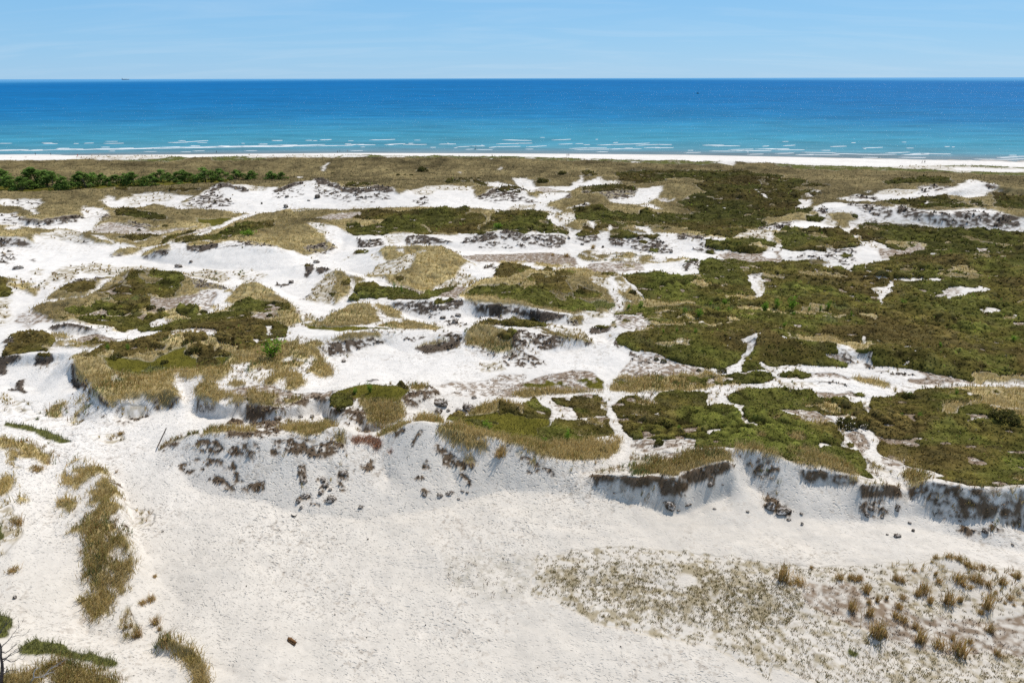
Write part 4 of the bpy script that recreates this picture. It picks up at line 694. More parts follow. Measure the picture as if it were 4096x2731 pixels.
 ('S',1,[-145.6,182.4,-139.6,183.1,-133.4,183.3,-131.2,184.9,-132.9,187.2,-134.3,193.5,-134,196.9,-130.1,194.7,-122.4,188.4,-114.6,183.9,-109.3,186,-100.2,180.9,-95.3,178.8,-93.3,169.2,-83.7,165.4,-75.5,171.5,-55.7,169.9,-51.6,165.6,-46.6,147.6,-54.5,147.7,-57.9,146.1,-58.9,138.9,-63.9,145.2,-71.3,150.3,-76.6,150.7,-88.8,148.3,-97.9,137.7,-98.3,124,-101.9,122.9]),
 ('S',1,[-95.3,182.7,-95.5,187.2,-95,188.9,-92.1,195.8,-94.2,206.8,-94,210.6,-92.7,212,-92,223.4,-91.2,231.5,-88,236.2,-86.9,232.9,-88.9,222.4,-89.6,209.8,-89.6,203.5,-89.8,193.6,-95,188.1,-93.5,183]),
 ('L',0.5,[-101.7,197.2,-95.2,205.8,-93.6,210.6,-91.4,203.7,-96,196,-98.9,193.5]),
 ('M',1,[-103.8,224.3,-94.5,227,-91.5,224.3,-93.1,212,-94.1,211]),
 ('G',1,[-156,206.6,-156.3,210.2,-154.9,211.8,-145.8,202.2,-133.5,188.2,-131.3,185.6,-135.5,186.9,-142.2,187.4,-149.1,187.9,-162.7,206.1]),
 ('D',0.75,[-148.7,187.4,-142,187.1,-135.7,186.3,-130.9,184.3,-133.4,183.2,-139.7,183.2,-146.1,183.2]),
 ('D',0.4,[-137.5,180.1,-135.1,179.2,-127.9,172.7,-125.9,167.5,-127.4,165.6]),
 ('D',0.3,[-126,172.1,-122.7,171.5,-121.3,167.7]),
 ('G',1,[-148.6,206.3,-138.6,203.4,-133.5,194.9,-137.5,193.9]),
 ('S',1,[-155.6,209.6,-154,211.5,-147.5,204.6,-145.2,200.7,-149,201.7]),
 ('K',0.6,[-134.4,197.9,-136.1,204.3,-125.5,197.3,-121.3,193.8,-120.5,191.1,-120.1,187.9,-124.5,189.7,-128.8,194.9]),
 ('G',1,[-123.2,193.4,-123.5,197.4,-116,189.5,-109.5,186.4,-111.4,185.7,-115.6,186.9]),
 ('G',0.8,[-120.4,197.4,-116.7,196.8,-109.9,193.5,-100.4,187.7,-95.9,180.6,-100.2,180.9,-107.9,186.4,-111.9,188.6]),
 ('K',0.3,[-137.1,194.3,-134.4,197.9,-125,190.7,-129.8,190.5,-131.7,189.9]),
 ('D',0.3,[-123,189.4,-118.7,189,-116,186.4,-119,186]),
 ('L',0.55,[-126,202.7,-128.7,211.8,-127.9,217,-121.5,214,-108.8,204.5,-95.4,210.4,-103.8,201.5,-112.2,197.8,-121.5,199.2]),
 ('H',0.7,[-112.9,194.7,-109.2,198.5,-105.2,201.5,-102.1,197.3,-105.2,190.8,-110.8,191.9]),
 ('H',1,[-97.6,184.1,-99.8,196.7,-97.8,203.7,-95.4,204.7,-96.3,191.5,-96.1,185]),
 ('H',0.9,[-92.7,183.3,-94,188.2,-90.2,194.6,-84.4,195.3,-85,212.1,-73.6,211.2,-71.3,204.4,-77.8,180.7,-88.2,182.6]),
 ('D',0.5,[-121.9,217,-117.8,215.5,-112.8,212.9,-109.1,208.2,-113.6,207.2,-118.1,211.1]),
 ('H',1,[-136.4,234.1,-135.1,239.7,-122.5,230.5,-115.6,226.6,-111,218.5,-117.7,219.2,-127,222.5]),
 ('G',1,[-103.9,173.9,-103.4,178.6,-102.1,181.5,-98.3,179.1,-98.9,176.5,-102,172.4]),
 ('D',0.5,[-103,169.3,-104,174.1,-101.5,175.1,-101.1,173.1,-103.1,171.1]),
 ('G',1,[-94,170,-96,178.8,-93.1,181.4,-86.5,170.4,-90.1,169.1]),
 ('D',0.75,[-93.5,169.3,-90.2,169.4,-86.7,170.2,-87,168.5,-90.7,168]),
 ('K',0.5,[-110.6,162,-105.5,165.4,-101,165.2,-96,161.3,-92.1,164.8,-84.9,161.8,-84.8,151.3,-89.8,150.2,-100.2,154.2]),
 ('K',0.55,[-114.7,155.8,-114.4,160.3,-111.6,158.2,-109.5,153.6,-112.7,154.3]),
 ('K',0.6,[-107.8,154.4,-109.1,159.6,-104.7,158.8,-98.9,150.3,-98.6,145.3,-105,148.9]),
 ('G',0.75,[-116.8,150.5,-112.5,149,-104,144.5,-101.8,141,-99.5,135.9,-105.5,139.6]),
 ('H',1,[-120.8,148.7,-112.6,146.9,-105.8,138.9,-104.6,135.3,-109.4,133.3]),
 ('K',0.4,[-109.5,133.4,-103.9,134.3,-99.8,128.4,-93.8,120.3,-97.3,116.6]),
 ('K',0.5,[-103.6,145.9,-104.1,147.9,-102.4,146,-100.2,141.9,-102,141.9]),
 ('K',0.7,[-78.3,157.2,-75.4,158.1,-73.2,161,-68.1,157.5,-65.1,152.6,-63.9,145.2,-67.7,148,-72.6,150.8,-74.4,151.3]),
 ('K',0.25,[-68,158.7,-61.1,158.9,-56.5,153.6,-59.6,147.3]),
 ('D',0.6,[-72.9,148,-70.5,148.6,-66.3,142.3,-66.9,140.2,-70.8,144.5]),
 ('G',1,[-95.8,129,-97.1,135.2,-97.5,140.2,-97.2,142.7,-92.9,146.4,-92.2,149.6,-89.8,148.3,-90,154.6,-85.1,151.9,-80.8,151.3,-79.9,158.2,-73.6,148.4,-70.4,145.3,-64.5,143.7,-60.5,140.4,-58.2,137.1,-57.7,145.7,-52.2,137.7,-49.2,135.7,-45.3,131.5,-43,128.3,-39.6,120.3,-38.1,118,-39.5,115.5,-40.4,105.8,-56.1,114.9,-67.4,116.2,-70.4,115.9,-76.7,118.8,-85.4,119.7,-91.1,123.4,-94.5,127.4]),
 ('L',0.55,[-97.5,126.7,-95.6,129,-92.4,125.9,-85.4,119.8,-88.4,119.3,-88.8,117.6,-93.5,121.7]),
 ('L',0.3,[-96.6,126.8,-95.1,128.3,-90.7,122.7,-87.3,115.7,-90.1,118.2]),
 ('H',1,[-86.8,147.7,-88,152,-84.6,150.8,-81.9,148.5,-81.9,150.8,-79.4,156.1,-74.7,149.7,-71.5,142.1,-70.9,137.9,-70.7,136.3,-73.3,136,-76.2,137.5,-80.3,139.4,-83.9,143]),
 ('G',1,[-84.3,148.5,-82.2,148.6,-80.2,147.1,-77.2,146.2,-77.4,144.4,-79.6,143.4,-81.8,145]),
 ('H',1,[-97.5,140.2,-97.2,142.7,-93.7,143.5,-92.2,144.8,-90,140.7,-90.3,137.3,-94.3,138.2]),
 ('D',0.5,[-98.9,145.4,-92.7,149.7,-91.1,146,-92.1,144.1,-95,141.2]),
 ('D',0.35,[-88.5,145.4,-87.1,149.3,-84,143.2,-85.9,141.9]),
 ('H',1,[-88.3,138.1,-86.4,141.9,-85,143.1,-81.9,140.1,-78.8,138.8,-75,135.6,-73.6,132.6,-76.2,131.3,-80.8,133.2,-85.5,137.4]),
 ('H',1,[-89,128.3,-88.6,130.3,-83.6,128.1,-84.3,131.9,-79.4,130.8,-74.8,133.2,-74.8,135.2,-72.4,130.8,-73.4,127.3,-72,124.9,-74.9,124.4,-77.9,124.6,-80.9,127.6,-82.5,126.2,-84.2,124.5]),
 ('F',0.5,[-84.9,134.2,-80.9,138.1,-76.4,136.4,-78.1,132.7,-81.1,131.6]),
 ('H',1,[-82.2,120.6,-83.2,124.5,-78,123.9,-74.5,123.7,-69.3,124.5,-67.4,125.2,-65.6,124.2,-66.3,122.9,-67.4,120.5,-65.2,118.4,-62.5,119.5,-60.5,121,-60,123.9,-56,125.2,-53.9,125.5,-49.7,123.5,-49.6,120,-45.9,118.9,-42.7,116,-39.8,113.8,-38.3,107.8,-39.9,107.4,-41.6,106.4,-43.2,106,-44.8,102.1,-48.5,103.3,-49.5,104.3,-49.8,106.9,-51.6,111.7,-53.2,114.5,-57.8,116.3,-62.9,115.7,-66.8,115.8,-67.9,118,-68.5,117.6,-70,115.1,-70.7,116.5,-76.3,118.9]),
 ('H',1,[-65.6,126.3,-66.4,131.1,-63.6,129.1,-61.2,126.6,-59.5,122.2,-61.7,122.5]),
 ('H',1,[-55.4,126.4,-55.9,130.9,-53.5,132.2,-49.7,130.1,-47.5,130.6,-44.4,129.4,-43.6,126.6,-45.6,124.8,-51.2,124.3]),
 ('S',0.9,[-65.4,130.9,-65.9,137.8,-64,139.1,-60.2,138.9,-58.4,135.7,-58.4,132,-56,130.4,-57.5,126.7,-58.4,124.2,-59.6,122.9,-59.8,126.6]),
 ('L',0.35,[-65.4,130.9,-65.9,137.8,-62.2,137.8,-61.1,132,-59.9,126.7]),
 ('D',0.6,[-70.8,145.7,-64.4,143.4,-60.4,140.1,-58.5,137.2,-61.7,139.7,-65.1,140.6,-66.9,138.9]),
 ('H',1,[-61.2,126.1,-59.8,127.1,-58.6,124.4,-60.3,125]),
 ('L',0.85,[-75.1,135.1,-65.1,136,-65,130.1,-67.2,127.3,-71.8,125,-70.2,127.8]),
 ('L',0.85,[-82.9,126.2,-80,126.8,-77.7,124.2,-81,124.5]),
 ('L',0.8,[-49.5,120.4,-48.9,124.3,-45.3,124.2,-43.5,120.3,-45.9,119]),
 ('S',1,[-97.8,127.2,-96.6,131.8,-95.1,135.1,-91,134.4,-89.2,135.4,-89.7,138.8,-90,141.3,-90.8,145,-90.1,148.3,-88.9,145.2,-89,141.6,-88.3,138.1,-88.4,135.8,-89.5,133.9,-93.8,134.1,-95.7,131,-96.6,126.6]),
 ('S',0.9,[-67.6,121.1,-67.4,122.8,-63.6,122,-63.3,119,-66.2,118.6]),
 ('S',1,[-68.9,116.3,-68.7,117.8,-67.6,117.4,-66.5,115.2,-68.4,115.3]),
 ('S',0.9,[-44.4,114,-42.9,114.6,-40.5,108.6,-41.2,108.2,-42.8,112.3]),
 ('S',0.8,[-45.9,108.5,-45.4,108.7,-45.3,108.1]),
 ('L',0.5,[-43.9,106.9,-42.7,106.8,-40.9,105.7,-41.4,105.5]),
 ('S',1,[-75.4,116.5,-70.4,115.9,-68.1,114.8,-64.9,106.3,-65,103.4,-68.3,109.6,-67.8,112.2]),
 ('S',1,[-64.6,103.5,-64.1,105.3,-66.6,114.5,-62.7,115.2,-57.8,116.3,-53.2,114.5,-51.6,111.7,-58.1,114.6,-62,113.1,-63.8,110.4,-63.1,104.8]),
 ('L',0.6,[-57.7,115.9,-53.2,114.5,-51.5,111.4,-55.4,113.3]),
 ('D',0.9,[-84,116.4,-84.3,117.7,-82.8,118.1,-79.8,117.8,-77.1,117.1,-75.2,116.1,-76.3,116.2,-79.4,116.9,-82.2,117,-83.5,116.5]),
 ('L',0.9,[-73.8,107.5,-77,115.4,-75.4,115.3,-69.1,110.9,-66.4,109.3,-66.9,107.3,-65,103.4,-66.6,104.1]),
 ('G',0.9,[-76.4,106.1,-74.1,107.9,-70.3,105.8,-67.3,103.8,-67.4,101.7,-75.1,104.7]),
 ('H',1,[-70.7,105.5,-69.7,108.7,-67,104.4,-69.3,103.5]),
 ('H',1,[-84.2,106,-85.9,108.8,-85.7,109.9,-86,113.9,-83.7,114.7,-77.3,107.2,-75.8,104.6,-75.4,101.4,-76.8,101.7,-78.7,100.9,-80.7,99.9,-81.8,101]),
 ('S',0.8,[-83.8,110.7,-82.3,110.7,-81.8,108.9,-82.9,109.4]),
 ('D',0.7,[-83.3,103.1,-86,108.9,-85.5,109.6,-83.5,106.4,-83.6,105.1,-82.3,102.2]),
 ('G',1,[-79.5,109.5,-82.2,116.1,-80.1,115.3,-75.4,108.3,-77,108.2]),
 ('G',0.7,[-77.7,103.9,-76.6,104.6,-74.7,102.3,-75.5,101.5]),
 ('D',0.9,[-83.3,100.4,-80.7,100,-78.3,100.5,-77.8,100,-79.8,99.3,-82.2,98.6]),
 ('D',0.9,[-76.1,100.3,-75.5,100.6,-73,100.2,-72,99.2,-73.2,98.4,-75.8,99.1]),
 ('H',1,[-76,100.3,-75.9,100.7,-75,100.8,-73.2,100.2,-73.3,100,-74.7,100.1]),
 ('D',0.7,[-81.3,98.7,-79.8,99.3,-78.9,97.2,-78.9,95]),
 ('D',0.9,[-74.2,91.9,-75,93.9,-74.2,94.4,-73.8,93.1,-71.5,90.5,-71.7,90]),
 ('G',1,[-69.3,99,-68,100.1,-66.9,100.2,-65.7,102.7,-63.1,104.8,-59.8,105.9,-57.8,113.9,-51,108,-45,102.7,-41.8,104.4,-39.1,105,-37.2,105.7,-34.9,103,-32.6,105.8,-31.4,105.5,-33.7,100.1,-35.1,98.1,-35.9,95.1,-37,94.4,-40.9,96.5,-42.8,96.3,-42.1,93.9,-42.1,90.6,-43.4,89.6,-46.1,91.8,-48.3,91.3,-49.9,92.5,-48.4,89,-46.3,85,-57.6,85,-58.8,86.8,-62.4,90.2,-64.7,92.2,-66.5,94.6]),
 ('G',1,[-67.1,96.2,-64.8,92.6,-62.5,90.4,-58.9,87.2,-57.6,85,-55.3,82.9,-53.5,82.2,-52.1,83.2,-50.8,84.3,-49.3,84.2,-46.5,84.1,-45.5,85,-46.7,85.7,-48.5,88.9,-50,92.6,-52.1,97.4]),
 ('M',1,[-64.4,98.5,-61.4,98,-56,98,-55.1,102,-53.6,103.2,-50.5,100,-48.2,98.8,-43.4,98.4,-44.3,95.9,-47.6,95.4,-51.4,94,-53.7,91.7,-56.7,91.9,-61.2,95.9]),
 ('H',1,[-67.2,98.4,-67.2,100,-66.3,103.7,-63.4,103.6,-62.4,103.4,-62,108.1,-61.5,112.9,-60.3,113.8,-57.3,106.4,-58.8,104.6,-56.4,102.7,-56.4,101.9,-59.4,101.1,-60.7,98.3,-62.3,98.3,-63.3,100.9,-65.6,101.8,-65.5,99.8,-64.6,98.5]),
 ('H',1,[-55.2,106,-56.1,110.5,-53.5,109.3,-51.4,108.1,-50.7,105.4,-52.7,104.7,-53.8,103.7]),
 ('H',1,[-52.7,102,-51.3,104.2,-47.7,102.2,-47.4,100,-51.1,100.9]),
 ('H',1,[-49.8,99.6,-48.1,100.9,-46.8,102.2,-45.6,100.2,-44.1,100.1,-43.8,98.5,-46.4,98.9,-48.9,98.4]),
 ('H',1,[-48.3,96.4,-46.6,98.1,-44.8,96.9,-46.7,95.2]),
 ('H',1,[-43.8,101.3,-44.1,103.1,-42.7,104.5,-39,104.5,-39.4,102.8,-42,102.2]),
 ('H',0.9,[-60.6,101,-60.2,102.8,-57.8,103.2,-57.3,101,-58.9,100.2]),
 ('F',0.4,[-57.9,93.4,-56.7,95.7,-53.1,95.7,-53.2,92.4,-55.9,91]),
 ('K',0.7,[-58,90.1,-58.1,91.9,-55.8,89.5,-56.2,88.2]),
 ('D',0.8,[-67.1,94.9,-66.8,95.3,-64.8,92.7,-62.5,90.4,-58.7,86.5,-57.9,85.2,-60.5,87.2,-65,92]),
 ('D',0.6,[-58.7,86.5,-55.5,83.5,-53.7,82.3,-53.8,82.1,-55.8,83.1]),
 ('D',0.7,[-52.9,81.8,-52.7,82.3,-51.8,82.9,-52.2,82.3,-52.3,81.8]),
 ('D',0.7,[-52.3,81.8,-51.6,82.3,-50.3,82.5,-50,83.5,-49.5,82.9,-50.2,81.6]),
 ('D',0.7,[-49.6,84,-48.8,84.7,-48.4,83.9,-49.2,83.7]),
 ('D',0.8,[-47.5,84.3,-46.5,84.4,-45.4,84.9,-46.1,84.1,-46.8,83.7]),
 ('G',1,[-50.2,93.6,-46.5,92.7,-43,95,-41.6,92.8,-41.8,89.8,-43.4,89.5,-46.1,91.8,-47.3,90.6]),
 ('G',1,[-45.2,87.6,-44.8,88.9,-43.8,89.8,-41.9,88.8,-41.4,87,-41.9,85.8,-42.4,84.6,-43.6,85.1]),
 ('G',1,[-40.3,88.5,-40.5,90.7,-38.9,90.1,-38.2,88.5,-39.4,87.9]),
 ('K',0.5,[-38.5,89.9,-38.1,93.7,-36,95.2,-34.4,90.3,-36.5,88.9]),
 ('L',0.75,[-41.4,87.1,-38.6,87.9,-37.4,88.8,-34,89.2,-32.2,83.4,-35.6,84.2,-38.1,84.4]),
 ('G',0.95,[-43.5,84.9,-42.5,85,-41.8,86.8,-39.9,86.9,-37.3,84.4,-35.8,83.8,-36.7,82.7,-39,82.6,-42.2,84.5]),
 ('H',1,[-36.1,83.7,-34.9,84.4,-33.2,83.7,-32.3,83.8,-31.8,82.3,-35.2,82.9]),
 ('H',0.9,[-37.3,88,-37,89,-36,88.6,-36.1,87.8]),
 ('D',0.5,[-43.5,84.9,-39,82.6,-36.5,82.7,-36.8,82.4,-40,82.9,-43.1,83.9]),
 ('D',0.8,[-35.8,82.9,-31.6,81.6,-29.2,81.4,-29.5,81.1,-32.2,80.9,-34.3,81,-35.6,81.2]),
 ('D',0.85,[-36.9,78.5,-37.3,81.4,-35.8,81,-35,77.9]),
 ('D',0.6,[-34.9,80.6,-33.1,80.9,-30,78.9,-26.4,72.6,-27.7,70.5,-30,71.1]),
 ('D',0.7,[-43.7,84.8,-42.8,84.7,-42.9,83.9,-43.4,83.9]),
 ('G',1,[-63.6,83.3,-63.5,85.3,-62.4,86.1,-60.9,85,-61.6,84,-60.8,82.6,-61.2,81.5,-63,82.7]),
 ('G',0.7,[-58.3,80,-59.3,82.8,-58.6,84.1,-56.7,83.1,-57.5,82.6,-57.4,79.8]),
 ('G',1,[-60.1,84.7,-59.7,85.5,-59,85,-59.6,84.4]),
 ('K',0.45,[-52.9,81.7,-52.2,82.6,-50.7,83.7,-49.8,83.4,-49.9,82.6,-51.2,82]),
 ('F',1,[-67.3,78,-65.1,77.4,-65.5,79.2,-63.7,78.3,-61.3,77.7,-58.9,76.9,-55.2,75.1,-55.9,74.8,-58.6,75.4,-61.3,76.5]),
 ('K',0.45,[-74.4,89.8,-71.8,88.6,-66.2,84.7,-64.6,82.7,-68.6,83.9,-71,85]),
 ('K',0.3,[-53.6,76.9,-50.6,78.4,-49,75.8,-50.7,74.9]),
 ('K',0.25,[-64.7,80.7,-62.6,80.7,-61.5,79,-63,78.6]),
 ('K',0.25,[-70.4,84.3,-68.8,83.5,-68.1,81.9,-68.6,81.8]),
 ('D',0.15,[-60,82.9,-54.2,81.4,-47.9,80.8,-50.7,80.3,-57.3,81]),
 ('G',1,[-64.4,74.1,-62.7,73.7,-60.3,73.4,-58.1,72.8,-56.3,71.1,-55,70.9,-53.2,68.8,-54.8,69.3,-56.2,70.3,-57.5,69.9,-59.8,71.1,-62.7,71.7]),
 ('S',1,[-60.8,71.7,-59,71.4,-58.2,70.5,-59.9,71.2]),
 ('K',0.6,[-58.6,68.9,-58,69.4,-55.9,68,-56.4,67.4]),
 ('K',0.6,[-55.7,67.5,-54.9,68.1,-53.4,67.4,-54.7,66.8]),
 ('G',1,[-57.8,64.7,-56.5,64.8,-56.7,66.2,-55,64.9,-53.6,62.8,-53.4,61.6,-55.4,61.5]),
 ('G',1,[-59.7,70.9,-58.8,70.9,-57.6,69.4,-58.3,69.2]),
 ('G',0.8,[-51,59.3,-51.8,60.9,-51.5,61.6,-50.9,60.8]),
 ('G',1,[-54.3,59.9,-52.8,59.6,-51.3,58.7,-50.6,57.5,-52.6,57.6]),
 ('G',1,[-49.6,56.8,-50.2,58,-49.2,57.7,-48.7,56.5]),
 ('G',1,[-52.1,56.9,-50.9,56.9,-50,56.2,-48.1,54.2,-49.2,52.9]),
 ('K',0.35,[-54.7,60.5,-52.5,60.2,-49.4,58.1,-46.8,54.2,-46.4,51.5,-47.8,51]),
 ('F',0.6,[-51.1,56.3,-49.9,56.1,-48.2,54.3,-48.6,52.9]),
 ('G',0.58,[-51.7,69.2,-50.9,70,-48.9,69,-47.3,68.1,-45.1,66.1,-43.2,63.3,-42.3,62.1,-40.9,60.9,-39.6,58.8,-39.6,57.5,-41.5,57.9,-42.6,58.4,-44.2,59.1,-45.6,60.5,-44.3,60.9,-45.3,62.5,-47.1,63.8,-48.3,64.6,-49.8,65.2,-51,66.9,-50.9,67.7]),
 ('S',1,[-51.1,68.5,-49.3,67.6,-48.5,66.7,-48.6,66.1,-49.9,67]),
 ('S',1,[-46.5,62.8,-45.6,62.8,-44.7,61.7,-45.3,61.4]),
 ('S',0.8,[-46.9,66,-46.2,65.9,-45.6,65.2,-46.4,65.3]),
 ('G',1,[-47.6,60.5,-48.4,62.4,-47.2,62,-46,60.4,-46,59.2]),
 ('G',0.6,[-43.6,57.6,-43.7,58.6,-41.7,57.9,-40,57.4,-38.6,56,-37.3,54.4,-36.1,53.4,-35.5,52.7,-35.2,52.4,-40,51.9,-40.9,53.3,-40.8,54.5,-41.7,54.9,-42.7,54.5,-43.4,54.7,-43.8,55.6,-43,56.8]),
 ('S',1,[-40.2,55.1,-38.9,54.8,-38.6,54.2]),
 ('D',0.7,[-45.4,66.6,-43.5,65.7,-43.2,63.7,-43.9,64.3]),
 ('D',0.6,[-42.7,62.5,-41.9,63,-42,61.7]),
 ('D',0.6,[-39.4,58,-38.4,57.5,-39.2,57.3]),
 ('D',0.6,[-40.3,60.4,-39.2,60.1,-40.1,60.4]),
 ('K',0.15,[-41.7,62,-38.2,60.8,-37.7,58.8,-39.4,58.8]),
 ('G',0.55,[-43.4,54.6,-43.4,55.7,-42.9,56.9,-43.7,57.9,-42.6,58.5,-40.3,57.7,-38.3,55.7,-36.3,53.5,-35.2,52.2,-34.7,50.9,-34.8,49.9,-35.5,50.3,-34.7,49,-34,48.4,-34.6,48.2,-36.1,49.7,-36,48.6,-34.6,47.6,-33.6,47.2,-32.5,45.8,-31.9,44.9,-32.6,44.8,-32.1,43.1,-32.5,43.1,-33.7,43.6,-35.2,44.5,-36.1,45.5,-37.3,47,-38,47.4,-37.9,48.1,-36.8,47.9,-36.9,48.6,-38.5,49.3,-39.1,50.6,-38.9,51,-40.1,52,-40.9,53.4,-40.6,54.1,-41.5,54.3]),
 ('S',1,[-38.5,51.4,-37.8,51.4,-36.5,50.4,-36,50.5,-36.8,51]),
 ('S',1,[-35.5,46.8,-34.9,46.2,-34,45.7,-34.5,46.2]),
 ('S',0.9,[-40.2,55.1,-38.8,54.7,-38.5,54.2]),
 ('S',0.8,[-40.3,56.3,-39.1,55.5,-39.3,55.1]),
 ('S',0.8,[-40,52.9,-39.2,52.7,-39.2,52.3]),
 ('S',0.7,[-38.7,49.8,-38.1,50.1,-37.8,49.2]),
 ('K',0.6,[-33.5,47.1,-31.7,45.4,-30.8,43.9,-31.9,43.4,-32.6,44.9]),
 ('G',1,[-29.2,43,-29.2,43.7,-27.8,43.1,-26.6,42.5,-25.4,41.9,-24.7,41.4,-23.8,40.6,-23.3,39.6,-22.7,38.4,-23.8,38.2,-24.3,39.5,-25.4,40.7,-26.7,41.8,-26.6,42,-27.6,42.3,-28.6,42.4]),
 ('K',0.45,[-37.1,38.6,-35.4,39.6,-33.1,40.1,-31.2,39.7,-29.4,39,-32.6,39.3,-35.2,39.4]),
 ('F',1,[-37.7,40.1,-37.9,40.9,-37.5,42,-36.7,41.6,-35.3,41.7,-33.7,41,-32.5,41.2,-30.6,40.4,-30.4,40,-31.2,39.8,-32.3,40.2,-33.6,40.3,-35,40.4,-36.3,40.2,-37.3,40]),
 ('G',1,[-34.7,38,-34.7,39.3,-34,39.6,-32.4,39.1,-30.8,38.5,-29,38.1,-28.5,37.2,-32.6,36.4,-33.7,37.9]),
 ('F',0.4,[-33.1,38.8,-30.7,38.5,-29,38.1,-28.9,37.4,-31.9,38.3]),
 ('G',1,[-37,36.5,-36.4,36.7,-35.4,37.5,-35,38.3,-34.1,37.5,-33.5,35.6,-36.1,35.1]),
 ('F',1,[-42.5,43.7,-41.8,43.9,-41.1,43.8,-39.9,42.7,-39.2,41.3,-40.1,40.5]),
 ('K',0.75,[-43,72.3,-43,74,-40.6,73.7,-39.7,74.8,-38,72.6,-40.9,73,-42.2,72.3]),
 ('G',1,[-37.4,72.4,-37.3,74.8,-34.4,74.9,-31.2,73.7,-30,71.1,-34.5,71.7]),
 ('D',0.5,[-43.3,73.1,-40,72.7,-40.2,71.3,-42.1,71.7]),
 ('D',0.55,[-38.6,71,-37.4,71.8,-34.8,71,-33.5,69.7,-34.3,69.1,-36.5,69.9]),
 ('D',0.55,[-33,69.8,-31.8,70.1,-29.4,69.2,-29,68.4,-29.7,67.6,-30.9,68.5,-32.7,68.7]),
 ('D',0.45,[-39.3,68.5,-38.3,69.4,-36.3,67.8,-37,67.5]),
 ('D',0.85,[-35.4,68.5,-35,68.9,-33.4,68.4,-33.4,67.8,-35.1,68]),
 ('D',0.65,[-33,67.9,-32.2,68.2,-31.2,66.9,-32.5,67.5]),
 ('D',0.6,[-35.3,66.4,-33.3,66.8,-31.1,65.3,-31.1,64.8,-32.5,65.6,-34.7,66.5]),
 ('D',0.65,[-30.4,65.1,-29.1,65.4,-27.7,65.6,-27.5,64.7,-29.3,64.4]),
 ('D',0.8,[-34.8,72.5,-31.7,71.9,-28.9,70.3,-29.1,69.9,-32.1,70.9,-34.1,71.4]),
 ('D',0.25,[-39.3,68.6,-36.7,69.7,-31.9,68,-29.9,65.8,-32.5,65.6,-37.2,67.3]),
 ('G',1,[-29,74.7,-29,77.4,-25.2,77.7,-24,80.4,-22.8,77.8,-22.1,71.3,-24.1,70.4,-26.2,71.6]),
 ('D',0.55,[-30.3,69.5,-29.2,69.3,-29.3,68.6,-29.5,67.9,-30,67.9]),
 ('D',0.6,[-28,69.1,-27.8,70.1,-25.1,70.3,-23.5,70.1,-23.5,68.9,-24.6,68.1,-25.5,68.5,-27.8,68.3]),
 ('D',0.7,[-23.9,68.8,-22.8,69.5,-21.4,70.3,-20.7,71.1,-19.5,71.1,-19.1,69.6,-20.8,68.5,-21.7,68,-23.3,68.1]),
 ('G',1,[-20.9,71.1,-19.7,71.4,-19.3,70.1,-20.6,70.3]),
 ('D',0.65,[-24.2,66.2,-24.1,67.5,-23.3,67.4,-23.1,65.9,-22.7,65.4,-23.5,65]),
 ('D',0.6,[-19.9,66.2,-19.7,67,-18.7,67,-18.5,66.4,-19.7,65.7]),
 ('D',0.5,[-21.9,64.7,-21.7,65.9,-20.6,65.2,-20.8,63.9]),
 ('D',0.5,[-20.4,63.1,-19.5,63.7,-19.1,63,-20.2,62.9]),
 ('D',0.8,[-23.5,62.8,-23,63.7,-21.9,63.5,-22.8,63]),
 ('D',0.5,[-22.1,63.2,-20.8,62.7,-20.9,62.3,-21.8,62.5]),
 ('D',0.6,[-17.5,67.9,-16.2,68.9,-15.8,67.6,-16.5,67]),
 ('D',0.2,[-20.9,68,-18.7,67.9,-18,64.3,-19.1,64.2]),
 ('R',0.8,[-18.9,70.9,-18.3,72,-17.2,72.5,-15.9,71.4,-15.6,70.6,-16,70.1,-16.8,70.9,-17.9,71,-18.6,70.4]),
 ('R',0.5,[-14.7,69.9,-14,69.7,-14.3,69.5]),
 ('D',0.65,[-14.2,71.3,-13.1,72,-12.8,71.6,-13.7,71]),
 ('D',0.55,[-12.3,69.5,-10.8,71.6,-10.6,71.2,-11.9,69.6]),
 ('G',0.75,[-9.1,71.2,-7.5,72.1,-4.7,70.3,-1,69.7,-1,69.1,-3.3,69.2,-5.3,69.7,-7.4,70.1]),
 ('G',0.9,[-3.4,69.2,-1.5,70.1,-0.9,69.5,-1.1,69]),
 ('G',1,[-12.5,75.7,-12,78.1,-10.2,78.3,-8.5,76.2,-9.1,73.9,-10.7,75]),
 ('D',0.8,[-9.6,70,-8.5,70,-7.1,69.1,-5.9,68.2,-4.2,68.3,-4.6,67.3,-6.2,67.3,-8,67.6,-8.1,68.7]),
 ('G',1,[-5.7,68.7,-4.6,68.6,-4.2,67.9,-5.4,67.8]),
 ('D',0.6,[-10.2,67.4,-9.7,68.2,-9,66.8,-9.8,66.7]),
 ('D',0.9,[-6.1,66.8,-5.4,66.8,-4.1,66,-4.8,65.9]),
 ('D',0.6,[-7.6,64.5,-6.4,65.1,-6.5,64.7]),
 ('D',0.5,[-10.4,64.4,-9.9,64.9,-9.1,64.5,-9.6,63.9]),
 ('D',0.5,[0.6,68.9,2.1,68.6,3.2,67.4,1.8,67.2,0.8,68.1]),
 ('D',0.6,[-11.1,65.8,-10.6,66.3,-10,66.1,-9.7,65.8,-10.6,65.6]),
 ('L',0.75,[-37.9,89.9,-35.3,88.7,-28.6,85.9,-25.4,87.1,-25,85,-27.8,84.1,-27.7,82.6,-31.9,81.9,-35.3,82.7]),
 ('G',1,[-32,87.2,-33.1,91.9,-31.4,92.9,-29.9,89,-30.7,87.4]),
 ('G',1,[-35.4,89.1,-35.5,92.9,-33.8,91.8,-33.7,89.5]),
